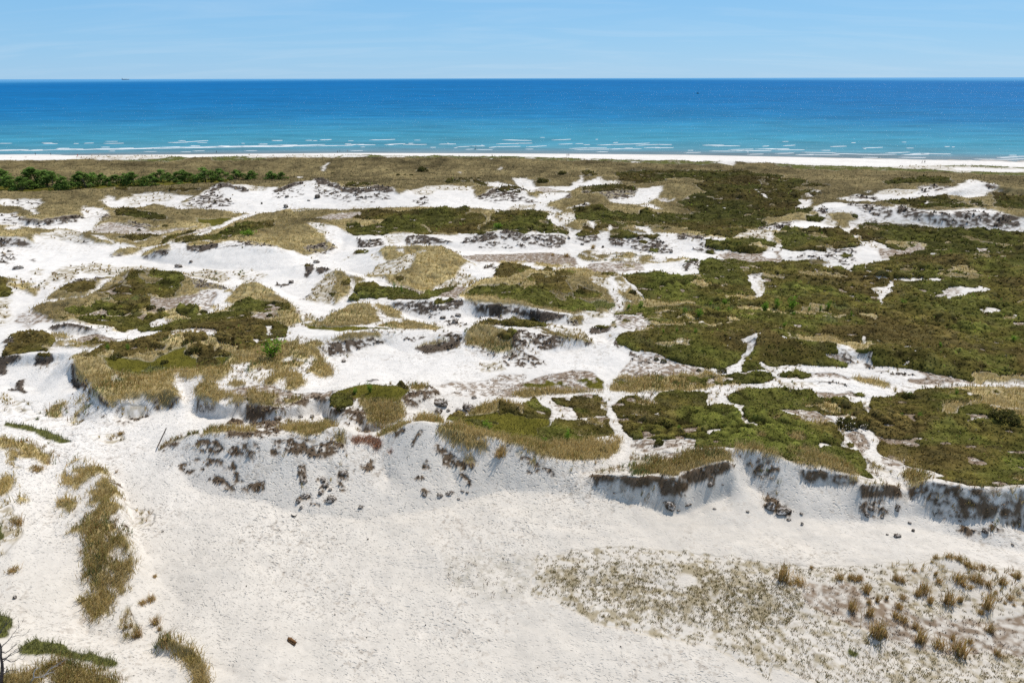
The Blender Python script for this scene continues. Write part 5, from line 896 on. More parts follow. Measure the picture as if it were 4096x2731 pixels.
 ('G',0.8,[-37.1,87.7,-34.9,86.3,-31.1,84.5,-28.1,84.2,-27.5,83,-31.8,81.7,-35.3,82.5]),
 ('D',0.85,[-35.3,82.6,-30.2,81.4,-27.8,84.1,-27.3,83.5,-27.7,82.4,-31.6,81.1,-35.1,81.8]),
 ('D',0.8,[-28.1,85.3,-25,84.6,-24.9,83.8,-26.8,83.9]),
 ('D',0.55,[-35,81.2,-33,81,-30.4,79,-30,74.5,-29.6,70,-31.8,73.2]),
 ('M',1,[-24.8,84.2,-24.7,86.6,-23,87.6,-20.9,89.5,-18.3,89,-15.8,89.3,-14.6,86.8,-14.7,83.2,-15.5,82.1,-18.7,82.3,-21.2,83.3,-22.1,83.7,-23,81.5,-24.2,82.5]),
 ('G',1,[-21.2,83.3,-18,83,-14.8,81,-14,77.4,-15.5,77.2,-17.4,77.5,-18.6,78,-19.5,79.4]),
 ('H',1,[-24.8,84.2,-24.4,85.8,-23.5,85,-22,83,-21.6,81.5,-22.8,81,-24.4,82.4]),
 ('H',1,[-22.8,84.1,-22.9,85.8,-22.1,85.9,-21.6,84.5]),
 ('H',1,[-19.3,82.9,-19.2,84.3,-18.4,84.2,-18.3,82.9]),
 ('H',0.8,[-16.9,89.5,-16.6,91.9,-14.7,87.5,-14.9,86.4]),
 ('D',0.8,[-15.2,83.4,-13.7,86.5,-12.4,91,-10.4,87.9,-11.4,85.4,-12.9,82.3,-14.5,81]),
 ('G',1,[-14.4,87.5,-14,90.7,-12.7,90.6,-12.4,86.1,-13.7,86.5]),
 ('D',0.65,[-24.2,81.6,-19.6,80.1,-18.6,78,-20.2,78.1,-22.8,80.2,-24.1,80.7]),
 ('D',0.7,[-20,77.4,-18.6,77.8,-17.7,77.3,-17.6,73.3,-19.5,76.2]),
 ('D',0.7,[-18.5,78.1,-16.2,77.1,-14.2,76.8,-14.2,75.9,-16.3,76.8]),
 ('G',1,[-16.6,72.5,-15.8,74.6,-13.8,75.9,-12.7,72.4,-13.8,71.9,-16.3,72.3]),
 ('D',0.25,[-14.4,80,-12.8,79.3,-13.3,77.6,-14.3,78.5]),
 ('D',0.5,[-21.5,77.5,-20.5,78.1,-20,77.4,-20.5,76.3]),
 ('L',0.3,[-12.7,90.8,-9.5,93.8,-4.3,95.2,2,93.9,1.8,88.3,-4.1,89.3,-9.3,91]),
 ('M',1,[-8.7,79.1,-7.7,83.2,-6.1,81.7,-4.7,84.4,-3.1,85.2,-1.5,85.6,0.9,84.7,2.6,84.8,2.2,70.8,0.1,70.1,-2.7,71.9,-4.8,72.6,-6.4,75.3]),
 ('M',1,[-2.2,84.7,-1.7,85.2,1.5,82.2,2,80.8,4.9,81.5,5.1,79.4,3.3,78.1,2.2,73.2,6.3,74.4,10.2,75.7,13.5,77.7,13.7,76.2,13.2,73.9,10.4,70.7,7.5,69.9,4,69.1,2,69.6,1,70.2,-1.5,72.1,-1.9,71.9]),
 ('G',0.9,[-6,81.7,-4.5,84.5,-1.5,85.4,0.9,85.1,1.8,84.7,1.7,81.4,-0.7,81.8,-3,81.1]),
 ('G',1,[-9.1,71.3,-7.9,73,-6.4,75.1,-4.1,72.9,-2.7,72.3,1.5,72.2,1.5,70.1,-0.6,70.8,-4.7,70.2,-3.3,69.8,-5.3,69.3,-6.7,70.3]),
 ('H',0.9,[-8.7,78.2,-8.6,83,-7.2,83.1,-6.1,81.3,-6.7,79.3,-8.1,77.6]),
 ('H',0.6,[-6.1,77.5,-5.3,80.1,-3.6,78.3,-1.4,77.9,-2.1,76.2,-4.2,74.9]),
 ('G',1,[-1.5,72.2,0.4,71.5,2.2,73,6.3,74.2,10.2,75.7,13.5,77.6,13.7,76.2,13.2,73.5,11.1,70.8,6.8,69.4,3.3,69,1.3,69.7,-1.4,70.4]),
 ('K',0.5,[10.4,76.8,13.2,77.8,13.3,76.2,11.6,74.5,10.5,75.5]),
 ('D',0.6,[0.5,68.6,2.4,68.4,3.2,67.9,2.6,67.8,1.3,68]),
 ('G',0.8,[1.8,68.6,2.6,68.5,2.5,68.1,1.8,68.2]),
 ('K',0.6,[7.7,69.4,8.7,69.9,8.8,69.2,8,69.1]),
 ('D',0.8,[3.3,67.8,4.2,68,5.2,67.5,4.5,67.3]),
 ('K',0.5,[0.3,69.3,1.4,69.5,1.3,68.8,0.5,68.8]),
 ('H',1,[1.4,84.9,3,88.3,3.8,88.1,4.5,86.2,5.1,85.4,5.4,84.1,4.9,81.5,2,80.8]),
 ('H',1,[6,88.2,6.3,88.8,8.3,87.6,9.1,89.7,11.6,90.2,12.5,89.4,13.3,87.6,13.7,85.6,13.1,83.9,9,81.5,8.9,83.6,8.1,85.5,6.5,86.7]),
 ('H',1,[2.2,73.2,3.3,78.1,5.3,79.4,5.9,81.4,9.1,81.1,10.2,80.9,11.3,82.5,13.4,83.3,13.7,82,13.2,79.8,13.5,78,11.9,76.9,8.7,75.2,6.3,74.4,2.8,73.2]),
 ('H',0.6,[-1.7,84.4,-0.4,84.8,0.7,82.8,2,81.2,0.7,80.8,-1.6,80.8]),
 ('S',0.9,[9.2,81.4,11.3,82.6,12.6,83.4,12.7,83.1,11.1,82,9.6,81.1]),
 ('L',0.5,[5.5,85.9,6.9,86.8,8.7,85.1,8,84.3,6.1,84.2]),
 ('K',0.4,[12.3,86.7,13.5,86.9,13.4,85.2,12.5,85.5]),
 ('L',0.7,[-1.8,91.5,1.7,95.3,5.4,97.5,10.2,100,12.9,99,13.7,95.5,13.5,92.1,10.3,91.1,6.4,89.9,3.4,90.2,-0.1,87.7,-1.7,87.7]),
 ('M',0.9,[6.7,94.4,10.7,95.7,13.2,96.7,13.7,95,13.4,92.4,8.7,93.1]),
 ('M',0.8,[1.7,94.3,5.3,95.8,7,94.3,5.6,93.2,2.7,92.8]),
 ('G',1,[-0.4,88.9,1.7,91.1,4.6,92,5.9,92.5,8.6,92.1,13.4,91.4,6.4,90.1,1.6,88.1]),
 ('G',1,[14.5,93.1,16.3,97,18.4,98.9,22.4,100.3,30,100.8,32.7,97.1,32.1,95,29.3,92.8,27.7,91.9,22.4,91.6,17.7,91,14.7,92]),
 ('L',0.6,[17.6,98.6,22.6,101.3,28.3,101.7,31.6,99.9,28.4,98.2,21.9,97.6,18.2,97.2]),
 ('M',0.9,[15.4,96,18.1,97.1,18.3,95.1,15.7,93]),
 ('H',0.9,[26.6,96.1,28,97.3,30.9,97.3,34.8,98.3,39.1,97.4,40.2,95.9,38.9,94.1,33.6,94.1,29.9,93.6,27.3,94.5]),
 ('H',0.6,[28.2,101.4,30.3,102.2,34.5,103.5,39.9,102.8,42.5,101.9,41.4,98.6,35,98.8]),
 ('H',1,[34.5,98.4,37.1,98.1,40.1,97.2,39.5,94.5,38,93.7,35.9,94.3,33.9,94.6]),
 ('H',1,[43.6,96.6,44.2,97.5,45.4,97.3,46.7,96.9,46,95.5,44,95]),
 ('L',0.5,[39.9,95.5,43.8,97.4,43.4,95.4]),
 ('H',0.9,[41,96.7,42.7,97.4,43.7,96.8,43,95.8,41.4,95.7]),
 ('H',1,[14.7,87.1,16.6,89.7,18.3,89.6,20.8,88.5,21.7,91.2,25.8,91.4,29.3,90.9,27.2,85.1,29.7,85.7,30.9,85.1,30.4,81.5,29.8,77.4,32.3,76.6,34.6,78,30.6,67.8,29.9,67.8,27.1,69.6,25.3,69.1,24.3,70,21.6,71.7,22.7,73.5,21.7,74.6,19.5,74.6,17.5,75.4,15.3,75.8,15.2,78.7,15.2,80.9,14.6,82.1,15,83.9,14.6,85.3]),
 ('S',1,[18.9,83.3,20.7,84.3,20.4,82.6,18.9,82.2]),
 ('S',0.85,[24.8,77.1,27.3,77.8,27,76.4,24.4,75.2]),
 ('L',0.4,[18.3,89.6,20.3,89.7,20.7,88.3,20.4,87.3,19.2,88.3]),
 ('S',1,[14.9,84.2,16.4,84.2,17.6,83.6,17.9,83,16.8,83.6]),
 ('H',1,[31.1,88.8,32.4,90.3,35.2,92.5,36.4,92.1,39.6,91.2,37.5,85.6,35.2,86,32.5,85.4,31.1,86.7]),
 ('H',1,[31.4,83.7,33.5,85.9,37.5,85.6,36.8,83.9,33.7,84.1,33.9,82.5,36.2,82.4,35,79.1,33.1,78.1,31.8,77.8,31.7,79.3,30.9,80.7]),
 ('S',0.9,[34.9,83.9,36.3,84.5,36,83.9]),
 ('H',1,[33.2,88.7,35.1,91.9,36.2,92.4,38.1,91.6,39.9,91.3,40.5,90,42.3,90.3,43.9,90.5,44,87.8,46.3,87.7,47.7,87.5,48,86.3,49.4,86.7,48.5,84.8,47.3,82.7,46,81.9,44.1,82.6,42.3,82.8,41.7,84.5,39.6,83.5,38.1,83.9,36.4,84.2,34.4,84.9,33.1,85.8]),
 ('H',1,[32.5,85.8,34.3,84.5,36.6,83.8,37.1,82.3,38.6,81.7,38.2,80.2,37.8,79.4,39.4,80.4,41.2,80.9,43,80.8,42.4,78,41.1,74.1,40.5,73.4,41.6,72.7,42.4,72.4,41.4,68.5,40.6,67,40.6,65.6,38.1,64.6,35.9,65.2,33.8,66.1,31.6,66.7,30.1,67.6,27.1,68.5,26,69,23.9,71.1,28.7,78,31.6,77,32.6,77.3,32.1,78.7,30.9,79.3]),
 ('S',0.9,[37.9,74.2,38.6,74.3,39.4,72.9,37.3,71.5,35.8,69.4,35.4,69.3,37,71.4]),
 ('S',1,[36.7,84.1,38.3,84.3,37.9,83.5,36.7,83.3]),
 ('S',0.8,[30.9,79.3,31.8,79.3,31.9,77.8,32.7,77.2,31.6,76.9,30.2,77.3]),
 ('H',1,[46.6,78.6,47.4,80.2,47.5,82.7,49.1,85.5,51.8,88.3,53.4,88.5,57,90.6,58.6,90.5,63.6,93,66.2,89,66.8,87.4,61.9,84.9,59.3,84.7,58.1,82.8,59.2,81.9,63.5,84.9,66.7,84.7,71.3,84.4,76.4,84.7,59.5,62.9,54,61.7,50.9,60.9,48.2,61.5,47,62.5,46.1,64.3,47.6,64.3,47.1,66.3,45.6,69.6,44.6,71.6,44.7,72.9,46.8,75.8,47,77.8]),
 ('G',1,[61.1,92.3,63.9,93.5,70.6,93.1,82.4,92.5,76,84.2,71.3,84.4,67,85.2,63.5,84.9,59.1,82,58.1,82.8,59.3,84.7,63.1,85.4,66.8,87.4,66.8,89.9,64.9,92.2]),
 ('H',0.8,[60.5,91.3,65.4,93,68,90.5,67.2,87.9,64.5,86.8,62.3,88.1,60.7,89.3]),
 ('H',0.8,[69.7,90.4,70.9,91,70.9,89.9,69.8,89.3]),
 ('S',1,[57,78,60.2,79.8,59.7,79.2,58,78]),
 ('S',0.9,[53.8,76.9,55.7,77.7,55.3,77.2,53.8,76.6]),
 ('L',0.6,[49,74.8,50.4,75.8,51.7,75.7,50.4,74.8]),
 ('L',0.7,[58.4,79.3,60.9,80.8,63.2,80.6,62.7,79.6,60.5,79.8]),
 ('H',1,[62.8,79.8,64.6,81.4,67.2,81.4,66.5,79.9,64.2,78.8]),
 ('H',1,[43.2,81.5,44.5,82.1,45.9,81.6,44.8,79.1,43.4,79.6,42.9,80.5]),
 ('H',1,[45.7,80.8,47.2,82.3,47.6,80.9,46.7,79.4,45.3,79.4]),
 ('H',1,[49.5,89.6,50.8,90.1,51.2,89.2,50.6,88.7]),
 ('D',0.7,[45.1,78.4,46.5,78,45.9,76.8,44.7,77.2]),
 ('H',1,[47.5,87.2,48,88,48.6,87.8,48.1,86.8]),
 ('H',1,[41.4,73.2,42.1,74.7,42.7,74.5,42.1,73.2]),
 ('S',1,[48.4,84.9,48.8,85.2,48,83.6,47.7,82.3,47.6,82.7]),
 ('S',0.85,[47.3,80.6,47.5,80.2,46.5,78.6,47,77.8,46.8,75.8,45,73.3,44.4,71.7,45.4,69.2,47,66.1,47.6,63.9,46.3,64.2,45.4,64.3,44.3,63.3,43.2,63.4,43.1,64,42.8,64.3,41.2,65.1,41.1,66,40.8,67,41.3,68.8,42.5,72.8,41.8,73,41.4,73.8,41.7,75.1,43,79.8,43,80.7,41.5,81.1,43.7,82.3,46,81.9,46.5,81.6,45.2,79.5,45.3,78.5]),
 ('L',0.7,[36.9,84.3,38.1,83.9,41.6,84.1,42.2,82.7,43.3,81.5,43,80.8,41.2,81.1,38.2,79.2,37.9,79.8,39,81.8]),
 ('L',0.85,[44.4,78.4,44.9,77.6,45.5,76.5,44.4,73.9,42.4,71.4,42.6,74.1,42.5,76.6]),
 ('L',0.5,[44.4,71.2,45.4,69.2,46.3,67.3,44.4,67.4,43.5,68.8]),
 ('G',0.9,[44.1,67.4,45.6,67.2,46.2,65.1,44.4,63.5,43.7,63.8,44,65.6]),
 ('K',0.6,[41.7,70.1,42,68.9,43.5,66.9,42.6,66.8,41.2,67.4]),
 ('H',0.8,[41.8,74.3,42.6,74.8,42.2,73.5,41.4,73.2]),
 ('D',0.7,[41.8,70.3,42.1,69.2,41.7,67.9,41.4,68.6]),
 ('L',0.45,[15.2,75.6,17.5,75.2,19.4,74.2,21.7,74.5,22.7,73.4,21.5,71.3,19.5,71.4,16.7,71.4,14.9,72.9]),
 ('H',0.9,[17.5,73.9,18,74.6,18.6,74.1,18.3,72.9]),
 ('G',1,[13.5,68.1,14.4,70,16.9,70.4,18.4,69.4,21.9,70.2,23.7,69.5,24.6,68.4,24.9,67,22.7,66.1,20,65.5,17.8,64.3,15.5,65.2,13.6,65.4]),
 ('K',0.6,[14.3,71.9,16.9,70.1,15.3,67.8,13.6,68.3]),
 ('L',0.5,[17,70.5,20.5,70.1,18.8,68.7,16.9,68.7]),
 ('K',0.4,[9.4,68.2,12.3,69.4,13.3,67.7,11.8,66.8,9.9,66.8]),
 ('G',1,[25.6,69.9,27.3,70.1,30.4,69,29.9,67.8,25.5,68.7]),
 ('G',1,[27.4,70,28.8,69.3,30.3,67.9,31.5,67.1,30.7,67.1,28.4,68.1,27.1,68.5]),
 ('D',0.95,[8.7,66.8,9.2,66.9,11.6,65.4,13.5,64.9,15.4,64.9,16.7,64.7,17.8,64,20,65.3,22.7,65.9,24.6,66.4,24.9,66.1,23.3,65.3,21.2,64.6,19.4,64.1,18.8,62.9,17.4,63,16.2,63.1,15.7,64.1,14.7,64,13.2,64.1,11.9,65.1,11.4,65.1,9.9,65.7,9.6,65.4]),
 ('S',0.9,[12.4,65.6,13.5,64.9,15.3,65.1,16.9,64.5,17.8,64,18.6,64.4,20.7,65.7,19.8,65.1,18,63.9,16.8,64.2,15.3,64.8,13.5,64.8]),
 ('D',0.9,[16.3,62.7,17.7,62.6,17.5,62.2,16.6,62.2]),
 ('D',0.7,[18.4,62.5,19.6,62.8,19,62.5]),
 ('D',0.7,[26.6,67.7,27.9,67.6,28.7,67.7,27.8,67.3]),
 ('D',0.55,[27.1,66.6,27.8,67.2,29.1,67.4,30.1,66.3,29.9,65.5,28.1,65.7]),
 ('D',0.7,[25.6,68.1,26.2,68.2,26.4,68,25.8,67.9]),
 ('D',0.65,[21.5,64.7,22.6,65,22.2,64.4,21.6,64.4]),
 ('D',0.6,[27.1,66.7,27.8,67.1,28.8,67.3,29.7,66,28.7,66,28,65.8]),
 ('D',0.6,[26.6,67.7,27.7,67.6,27.4,67.5]),
 ('D',0.85,[27.3,62.4,28.3,64.5,28.9,63.9,29.3,62.7,30.2,62.2,29.9,61.4,28.6,61.8]),
 ('D',0.9,[32.1,65.8,33.6,65.6,34.9,65,34.9,64.7,33.2,64.8,32.4,65.1]),
 ('D',0.6,[35,65.1,36.8,64.6,38,64.3,37.5,63.6,36.7,63.9,35.3,64.4]),
 ('G',0.9,[36.9,64.4,38,64.4,37.7,63.7,36.9,64.1]),
 ('D',0.95,[37.3,63.1,39.4,62.9,42,63.2,41.9,62.5,40.5,62.3,37.4,62.2]),
 ('D',0.55,[36.7,61.6,37.9,62.1,39.6,62.2,39.9,61,38.8,60.5,37.3,60.8]),
 ('D',0.85,[40.9,61.8,41.4,61.7,41,61.2]),
 ('D',0.7,[43.2,63.7,44.4,63.1,44.1,62.8,44.1,62.3,42.9,62.5]),
 ('D',0.5,[44.4,63,44.9,62.9,46.4,61.5,48.9,60.6,51.2,60.4,47.7,60.2,45.2,60.7,43.9,61.8]),
 ('D',0.6,[45.7,60.6,47.7,60.4,49.3,60,50,59.5,49.3,58.8,47.9,59,45.6,59.8]),
 ('D',0.6,[49.5,59.5,53,60.3,56.1,60.4,54.3,56.8,52.2,57.9,50.4,58.5]),
 ('D',0.65,[45.5,58.5,46.6,59,47.3,58,46.4,57.5]),
 ('D',0.3,[42.8,62.2,45.6,60.3,45.2,59.7,43.6,60.8]),
 ('D',0.3,[47.1,58.5,51.6,58,50.8,56.7,47.8,57.5]),
 ('K',0.6,[37.3,63.3,39.5,63.3,42.4,64.1,42,63.2,39.4,62.9]),
 ('G',0.8,[43.2,63.9,44.9,63.9,45.6,64.1,44.4,63.1,43.4,63.4]),
 ('K',0.2,[-0.6,52.4,2.2,54.7,5.7,55.9,12.8,56.1,20.6,54.9,25.3,53.7,20.5,40.1,19.5,41.3,16.4,43.6,11.7,44.7,8,45.9,5.1,47.7,2.1,49.6]),
 ('K',0.45,[2.1,52.2,5.6,53.8,10.1,54,15.7,53.6,21.1,52.7,24.7,52,22.2,44.9,17.7,44.9,14.2,46.9,10.3,48,6.3,49.5,3.2,50.7]),
 ('K',0.65,[16,50.1,19.6,51.3,24.2,50.5,23,47.2,20.3,46.7,17.4,47.2,15.6,48.3]),
 ('S',0.8,[14.9,51,16.4,52,17.2,51.3,17.1,50.4,15.8,50.1]),
 ('K',0.25,[22.8,53.9,28.3,53.2,32.8,53.3,38.4,53.4,40.9,54,43.2,54,45.5,52.4,51.6,51.6,41.5,38.2,25.9,38.6,19.4,43]),
 ('L',0.4,[26.3,51.1,30.6,51,35.7,46.6,44.2,46.5,47.5,46.2,44.7,42.5,35.9,41.8,30,45.2,26.1,48]),
 ('K',0.65,[22,51.3,26,50.4,26.1,48,23.3,45.8,20.1,45.6]),
 ('F',0.8,[27.4,43.1,27.8,43.4,28.3,43,27.8,42.8]),
 ('K',0.7,[29.7,42.8,31.8,43,33.2,42.3,33.1,41.3,31.1,40.8,30.2,41.8]),
 ('S',0.9,[40.7,53.3,42.2,52.9,42.7,52.4,41.7,51.6,40.6,51.9]),
 ('S',0.8,[41.8,50,42.7,49.7,42,48.8,41.1,49.1]),
 ('S',0.7,[33.9,43.8,35.5,44.4,34.5,43.2,33.7,43]),
 ('K',0.35,[28.7,42.5,41.4,42.3,44,41.5,41.5,38.2,28.5,38.4]),
 ('N',0.5,[-6.8,55,-2.8,55.8,1.2,54.7,1.1,50,-2.6,49.1,-5.9,50.7]),
 ('N',0.6,[-1.2,55.2,2.2,54.7,1.5,50,-1.1,50.3]),
]
TREES = [(-228.13,310.17,3.71,5.75),(-224.5,309.13,3.85,3.65),(-214.06,296.53,3.92,4.51),(-205.9,290.78,4.14,4.67),(-207.93,297.16,4.06,3.77),(-208.51,304.61,3.96,6.68),(-204.37,305.34,3.85,5.67),(-192.83,291.89,4.09,6.42),(-188.23,292.02,4.06,4.69),(-199.26,317.45,3.66,2.94),(-205.19,297.56,4.0,2.26),(-184.11,299.27,3.8,5.81),(-184.93,306.4,3.66,4.91),(-181.77,308.14,3.65,4.42),(-177.3,304.83,3.87,3.09),(-175.39,307.9,3.68,3.9),(-171.34,308.65,3.82,4.16),(-167.3,307.34,3.74,4.93),(-163.55,308.59,3.55,3.38),(-158.99,306.75,3.66,4.14),(-162.56,322.28,3.54,4.34),(-159.5,323.83,3.48,3.27),(-155.51,321.12,3.59,2.7),(-152.42,321.49,3.64,4.33),(-150.36,323.16,3.56,3.26),(-143.68,317.48,3.54,2.94),(-140.57,319.01,3.59,5.37),(-135.98,325.02,3.54,4.38),(-131.48,324.07,3.77,1.91),(-130.27,329.04,3.52,3.6),(-126.62,327.84,3.57,2.48),(-123.47,329.83,3.51,3.05),(-111.24,322.27,3.87,3.25),(-122.87,329.4,3.46,3.32),(-110.94,322.2,3.88,3.52),(-105.84,321.64,4.22,2.98),(-224.15,307.12,3.88,2.07),(-150.51,312.5,3.48,2.37),(-148.53,324.97,3.57,2.19)]
SHRUBS = [(25.27,127.61,5.57,1.15,1.27),(22.69,127.34,5.54,1.15,0.74),(32.78,122.51,5.85,0.89,1.33),(34.95,120.66,6.02,1.75,1.31),(39.39,123.91,5.83,1.34,0.67),(39.53,129.26,5.48,0.7,0.81),(42.21,129.66,5.47,2.1,0.93),(41.52,123.56,5.82,1.34,1.01),(48.54,124.43,5.75,1.57,1.57),(28.57,111.03,6.65,0.53,0.57),(31.57,110.13,6.8,0.81,0.81),(26.23,110.52,6.67,0.61,0.57),(48.6,124.62,5.73,1.35,1.69),(51.64,126.55,5.87,1.6,1.48),(54.35,125.86,5.85,2.27,1.7),(61.77,126.68,5.68,1.14,1.26),(59.26,124.57,5.8,0.79,1.01),(53.08,121.74,5.95,0.88,0.77),(64.05,122.0,5.73,0.62,0.77),(77.77,128.99,5.61,1.39,0.81),(48.24,113.78,6.73,0.75,0.62),(71.4,105.63,6.01,0.78,0.49),(57.21,124.79,5.85,0.63,0.9),(85.96,109.16,5.77,1.2,0.6),(-37.36,98.29,7.39,4.01,2.0),(-73.0,186.2,7.37,4.84,1.29),(-72.26,186.66,7.27,2.26,1.23),(-64.13,100.75,7.63,0.78,0.89),(-61.1,100.94,7.45,0.71,0.86),(-19.65,85.74,7.28,0.97,1.05),(-21.65,85.23,7.26,0.68,0.77),(-3.18,74.03,7.68,1.58,0.79),(6.75,74.45,5.92,1.09,1.23),(56.91,88.45,5.09,0.7,0.6),(63.92,88.87,5.3,0.44,0.37),(51.79,81.4,5.3,0.78,0.41),(54.18,81.24,5.42,0.94,0.37),(-22.86,136.08,6.31,0.58,1.46),(-4.02,195.69,7.31,3.04,1.22),(-25.07,139.82,5.95,0.75,1.0),(3.93,73.11,6.47,0.85,0.31),(21.45,77.76,5.62,0.51,0.3),(87.24,190.11,6.63,0.53,0.53)]
BUSHES = [(-55.78,100.2,7.13,1.11),(-57.52,99.24,7.17,0.92),(-53.8,97.51,6.9,1.18),(-53.56,104.02,7.32,1.34),(-50.68,101.67,7.03,1.88),(-61.35,97.91,7.39,2.0),(-57.96,101.67,7.25,1.13),(-55.15,102.27,7.2,1.13),(-68.55,126.71,5.7,1.42),(-71.05,127.75,5.8,1.61),(-59.57,124.9,5.62,1.69),(-77.94,123.24,5.66,1.12),(-83.8,120.66,5.8,1.75),(-45.47,121.33,6.34,1.1),(-43.23,123.27,6.21,1.11),(-45.51,121.32,6.35,1.05),(-44.78,125.47,6.11,1.02),(-44.38,122.81,6.21,0.67),(-89.07,347.65,3.78,1.52),(-45.21,352.19,3.81,5.31),(-64.32,360.34,3.53,1.33),(-55.16,338.04,3.94,2.04),(-48.62,337.45,3.78,2.15),(-40.57,342.48,3.78,1.95),(-76.42,331.87,3.69,2.01),(-56.15,302.31,6.21,1.93),(-61.36,312.17,5.27,1.47),(-15.43,323.97,4.1,1.96),(-18.86,321.96,4.16,2.17),(-27.84,301.28,5.35,2.54),(-33.69,335.36,3.81,1.46),(-36.43,334.68,3.9,1.35),(-52.11,340.0,3.79,1.26),(-68.36,340.45,3.54,1.14),(-69.27,331.78,3.58,1.34),(23.71,103.31,4.91,0.81),(24.71,102.54,4.81,1.05),(24.86,94.65,4.72,0.8),(26.19,96.74,4.75,0.69),(29.54,99.08,4.77,0.74),(33.05,98.46,4.88,1.47),(17.88,73.18,6.13,1.09),(10.96,72.39,5.85,0.99),(47.82,86.87,4.9,0.79),(-22.6,80.99,7.24,1.16),(-23.84,83.9,7.16,1.19),(-22.09,83.59,7.26,1.11),(-18.6,82.73,7.27,1.02),(-37.16,136.56,5.48,1.47),(-24.67,145.71,5.85,1.86),(25.38,137.42,5.86,1.52),(13.97,135.14,6.52,1.69),(46.09,79.47,5.29,1.61),(43.82,79.5,5.2,2.53),(56.82,88.28,5.08,1.76),(24.35,337.22,4.06,3.96),(13.23,301.84,5.2,4.58),(64.1,79.19,6.09,3.51),(-107.62,210.72,5.01,1.82),(-112.67,204.65,5.2,1.13)]
TUFTS = [(25.17,51.36,4.24,2.02,1.04),(30.41,51.3,4.41,0.67,0.76),(31.48,51.31,4.4,0.65,0.54),(31.8,51.13,4.42,0.6,0.54),(32.3,51.12,4.43,0.78,0.49),(32.08,49.59,4.41,1.19,0.66),(32.45,48.33,4.48,0.85,0.4),(33.45,48.65,4.45,0.5,0.31),(29.79,47.39,4.39,1.15,0.68),(30.89,46.56,4.57,1.13,0.56),(31.57,47.96,4.58,0.52,0.41),(33.98,47.58,4.48,0.64,0.62),(35.58,51.11,4.43,0.87,0.54),(35.97,50.92,4.43,0.65,0.76),(37.26,49.47,4.46,1.4,0.85),(36.51,49.14,4.37,1.05,0.47),(35.05,48.76,4.35,0.67,0.63),(37.11,48.25,4.38,0.92,0.48),(38.69,48.21,4.39,1.46,0.99),(39.85,48.34,4.45,0.69,0.46),(41.03,50.48,4.81,0.84,1.02),(42.32,50.58,4.83,0.77,0.64),(42.85,50.21,4.75,1.11,0.71),(43.33,49.95,4.71,0.87,0.47),(44.82,50.26,4.7,0.96,0.68),(46.71,51.05,4.69,0.87,0.61),(41.66,47.5,4.41,1.85,0.78),(40.81,46.95,4.34,0.65,0.41),(44.33,48.32,4.57,0.73,0.62),(44.14,47.68,4.51,0.41,0.27),(43.53,47.95,4.51,0.46,0.27),(30.42,44.32,4.37,1.86,1.17),(33.92,44.05,4.21,1.4,0.74),(34.29,45.38,4.3,0.66,0.5),(35.29,43.38,4.15,0.89,1.06),(36.46,42.76,4.13,1.64,1.05),(36.77,44.25,4.16,0.65,0.35),(40.35,44.99,4.3,0.91,0.75),(39.39,42.51,4.15,0.78,0.61),(37.99,43.86,4.17,0.58,0.35),(43.51,49.13,4.61,0.48,0.27),(40.55,53.52,4.95,0.63,0.4),(41.64,53.29,5.27,0.38,0.74),(42.37,53.02,5.21,0.58,0.73),(42.78,52.22,5.07,0.64,0.7),(43.54,52.11,4.9,0.44,0.4),(44.39,52.36,4.77,0.44,0.62),(41.61,49.75,4.7,0.47,0.28),(41.05,49.93,4.73,0.49,0.28),(39.32,51.37,4.76,0.63,0.28),(39.22,50.61,4.66,0.47,0.6),(37.83,52.16,4.57,0.44,0.4),(28.5,52.85,4.32,0.47,0.27),(45.03,47.67,4.62,0.51,0.31),(45.1,52.01,4.76,0.44,0.44),(31.13,44.36,4.33,0.88,0.49),(33.08,46.36,4.5,0.67,0.71),(33.57,46.03,4.43,0.62,0.6),(43.04,52.05,5.0,0.39,0.33),(46.49,51.45,4.68,0.33,0.22),(-30.24,45.43,4.9,0.91,0.71),(-29.61,44.73,4.87,0.51,0.31),(-30.88,43.8,5.12,0.93,0.6),(-32.05,48.21,4.82,0.68,0.62),(-32.45,47.64,5.0,0.35,0.62),(-33.3,51.44,4.72,0.35,0.33),(-44.44,49.38,7.13,0.46,0.83),(-50.44,77.76,5.24,0.6,0.66),(-1.46,68.98,7.21,1.22,1.08),(-48.91,56.55,6.91,1.04,0.93),(26.52,50.67,4.38,0.71,1.19),(25.53,50.62,4.36,0.5,0.54),(-53.97,67.23,6.46,0.53,1.06),(21.89,180.78,5.02,1.32,0.95),(10.54,173.51,4.85,0.85,0.73),(14.19,172.79,4.84,1.03,1.21)]
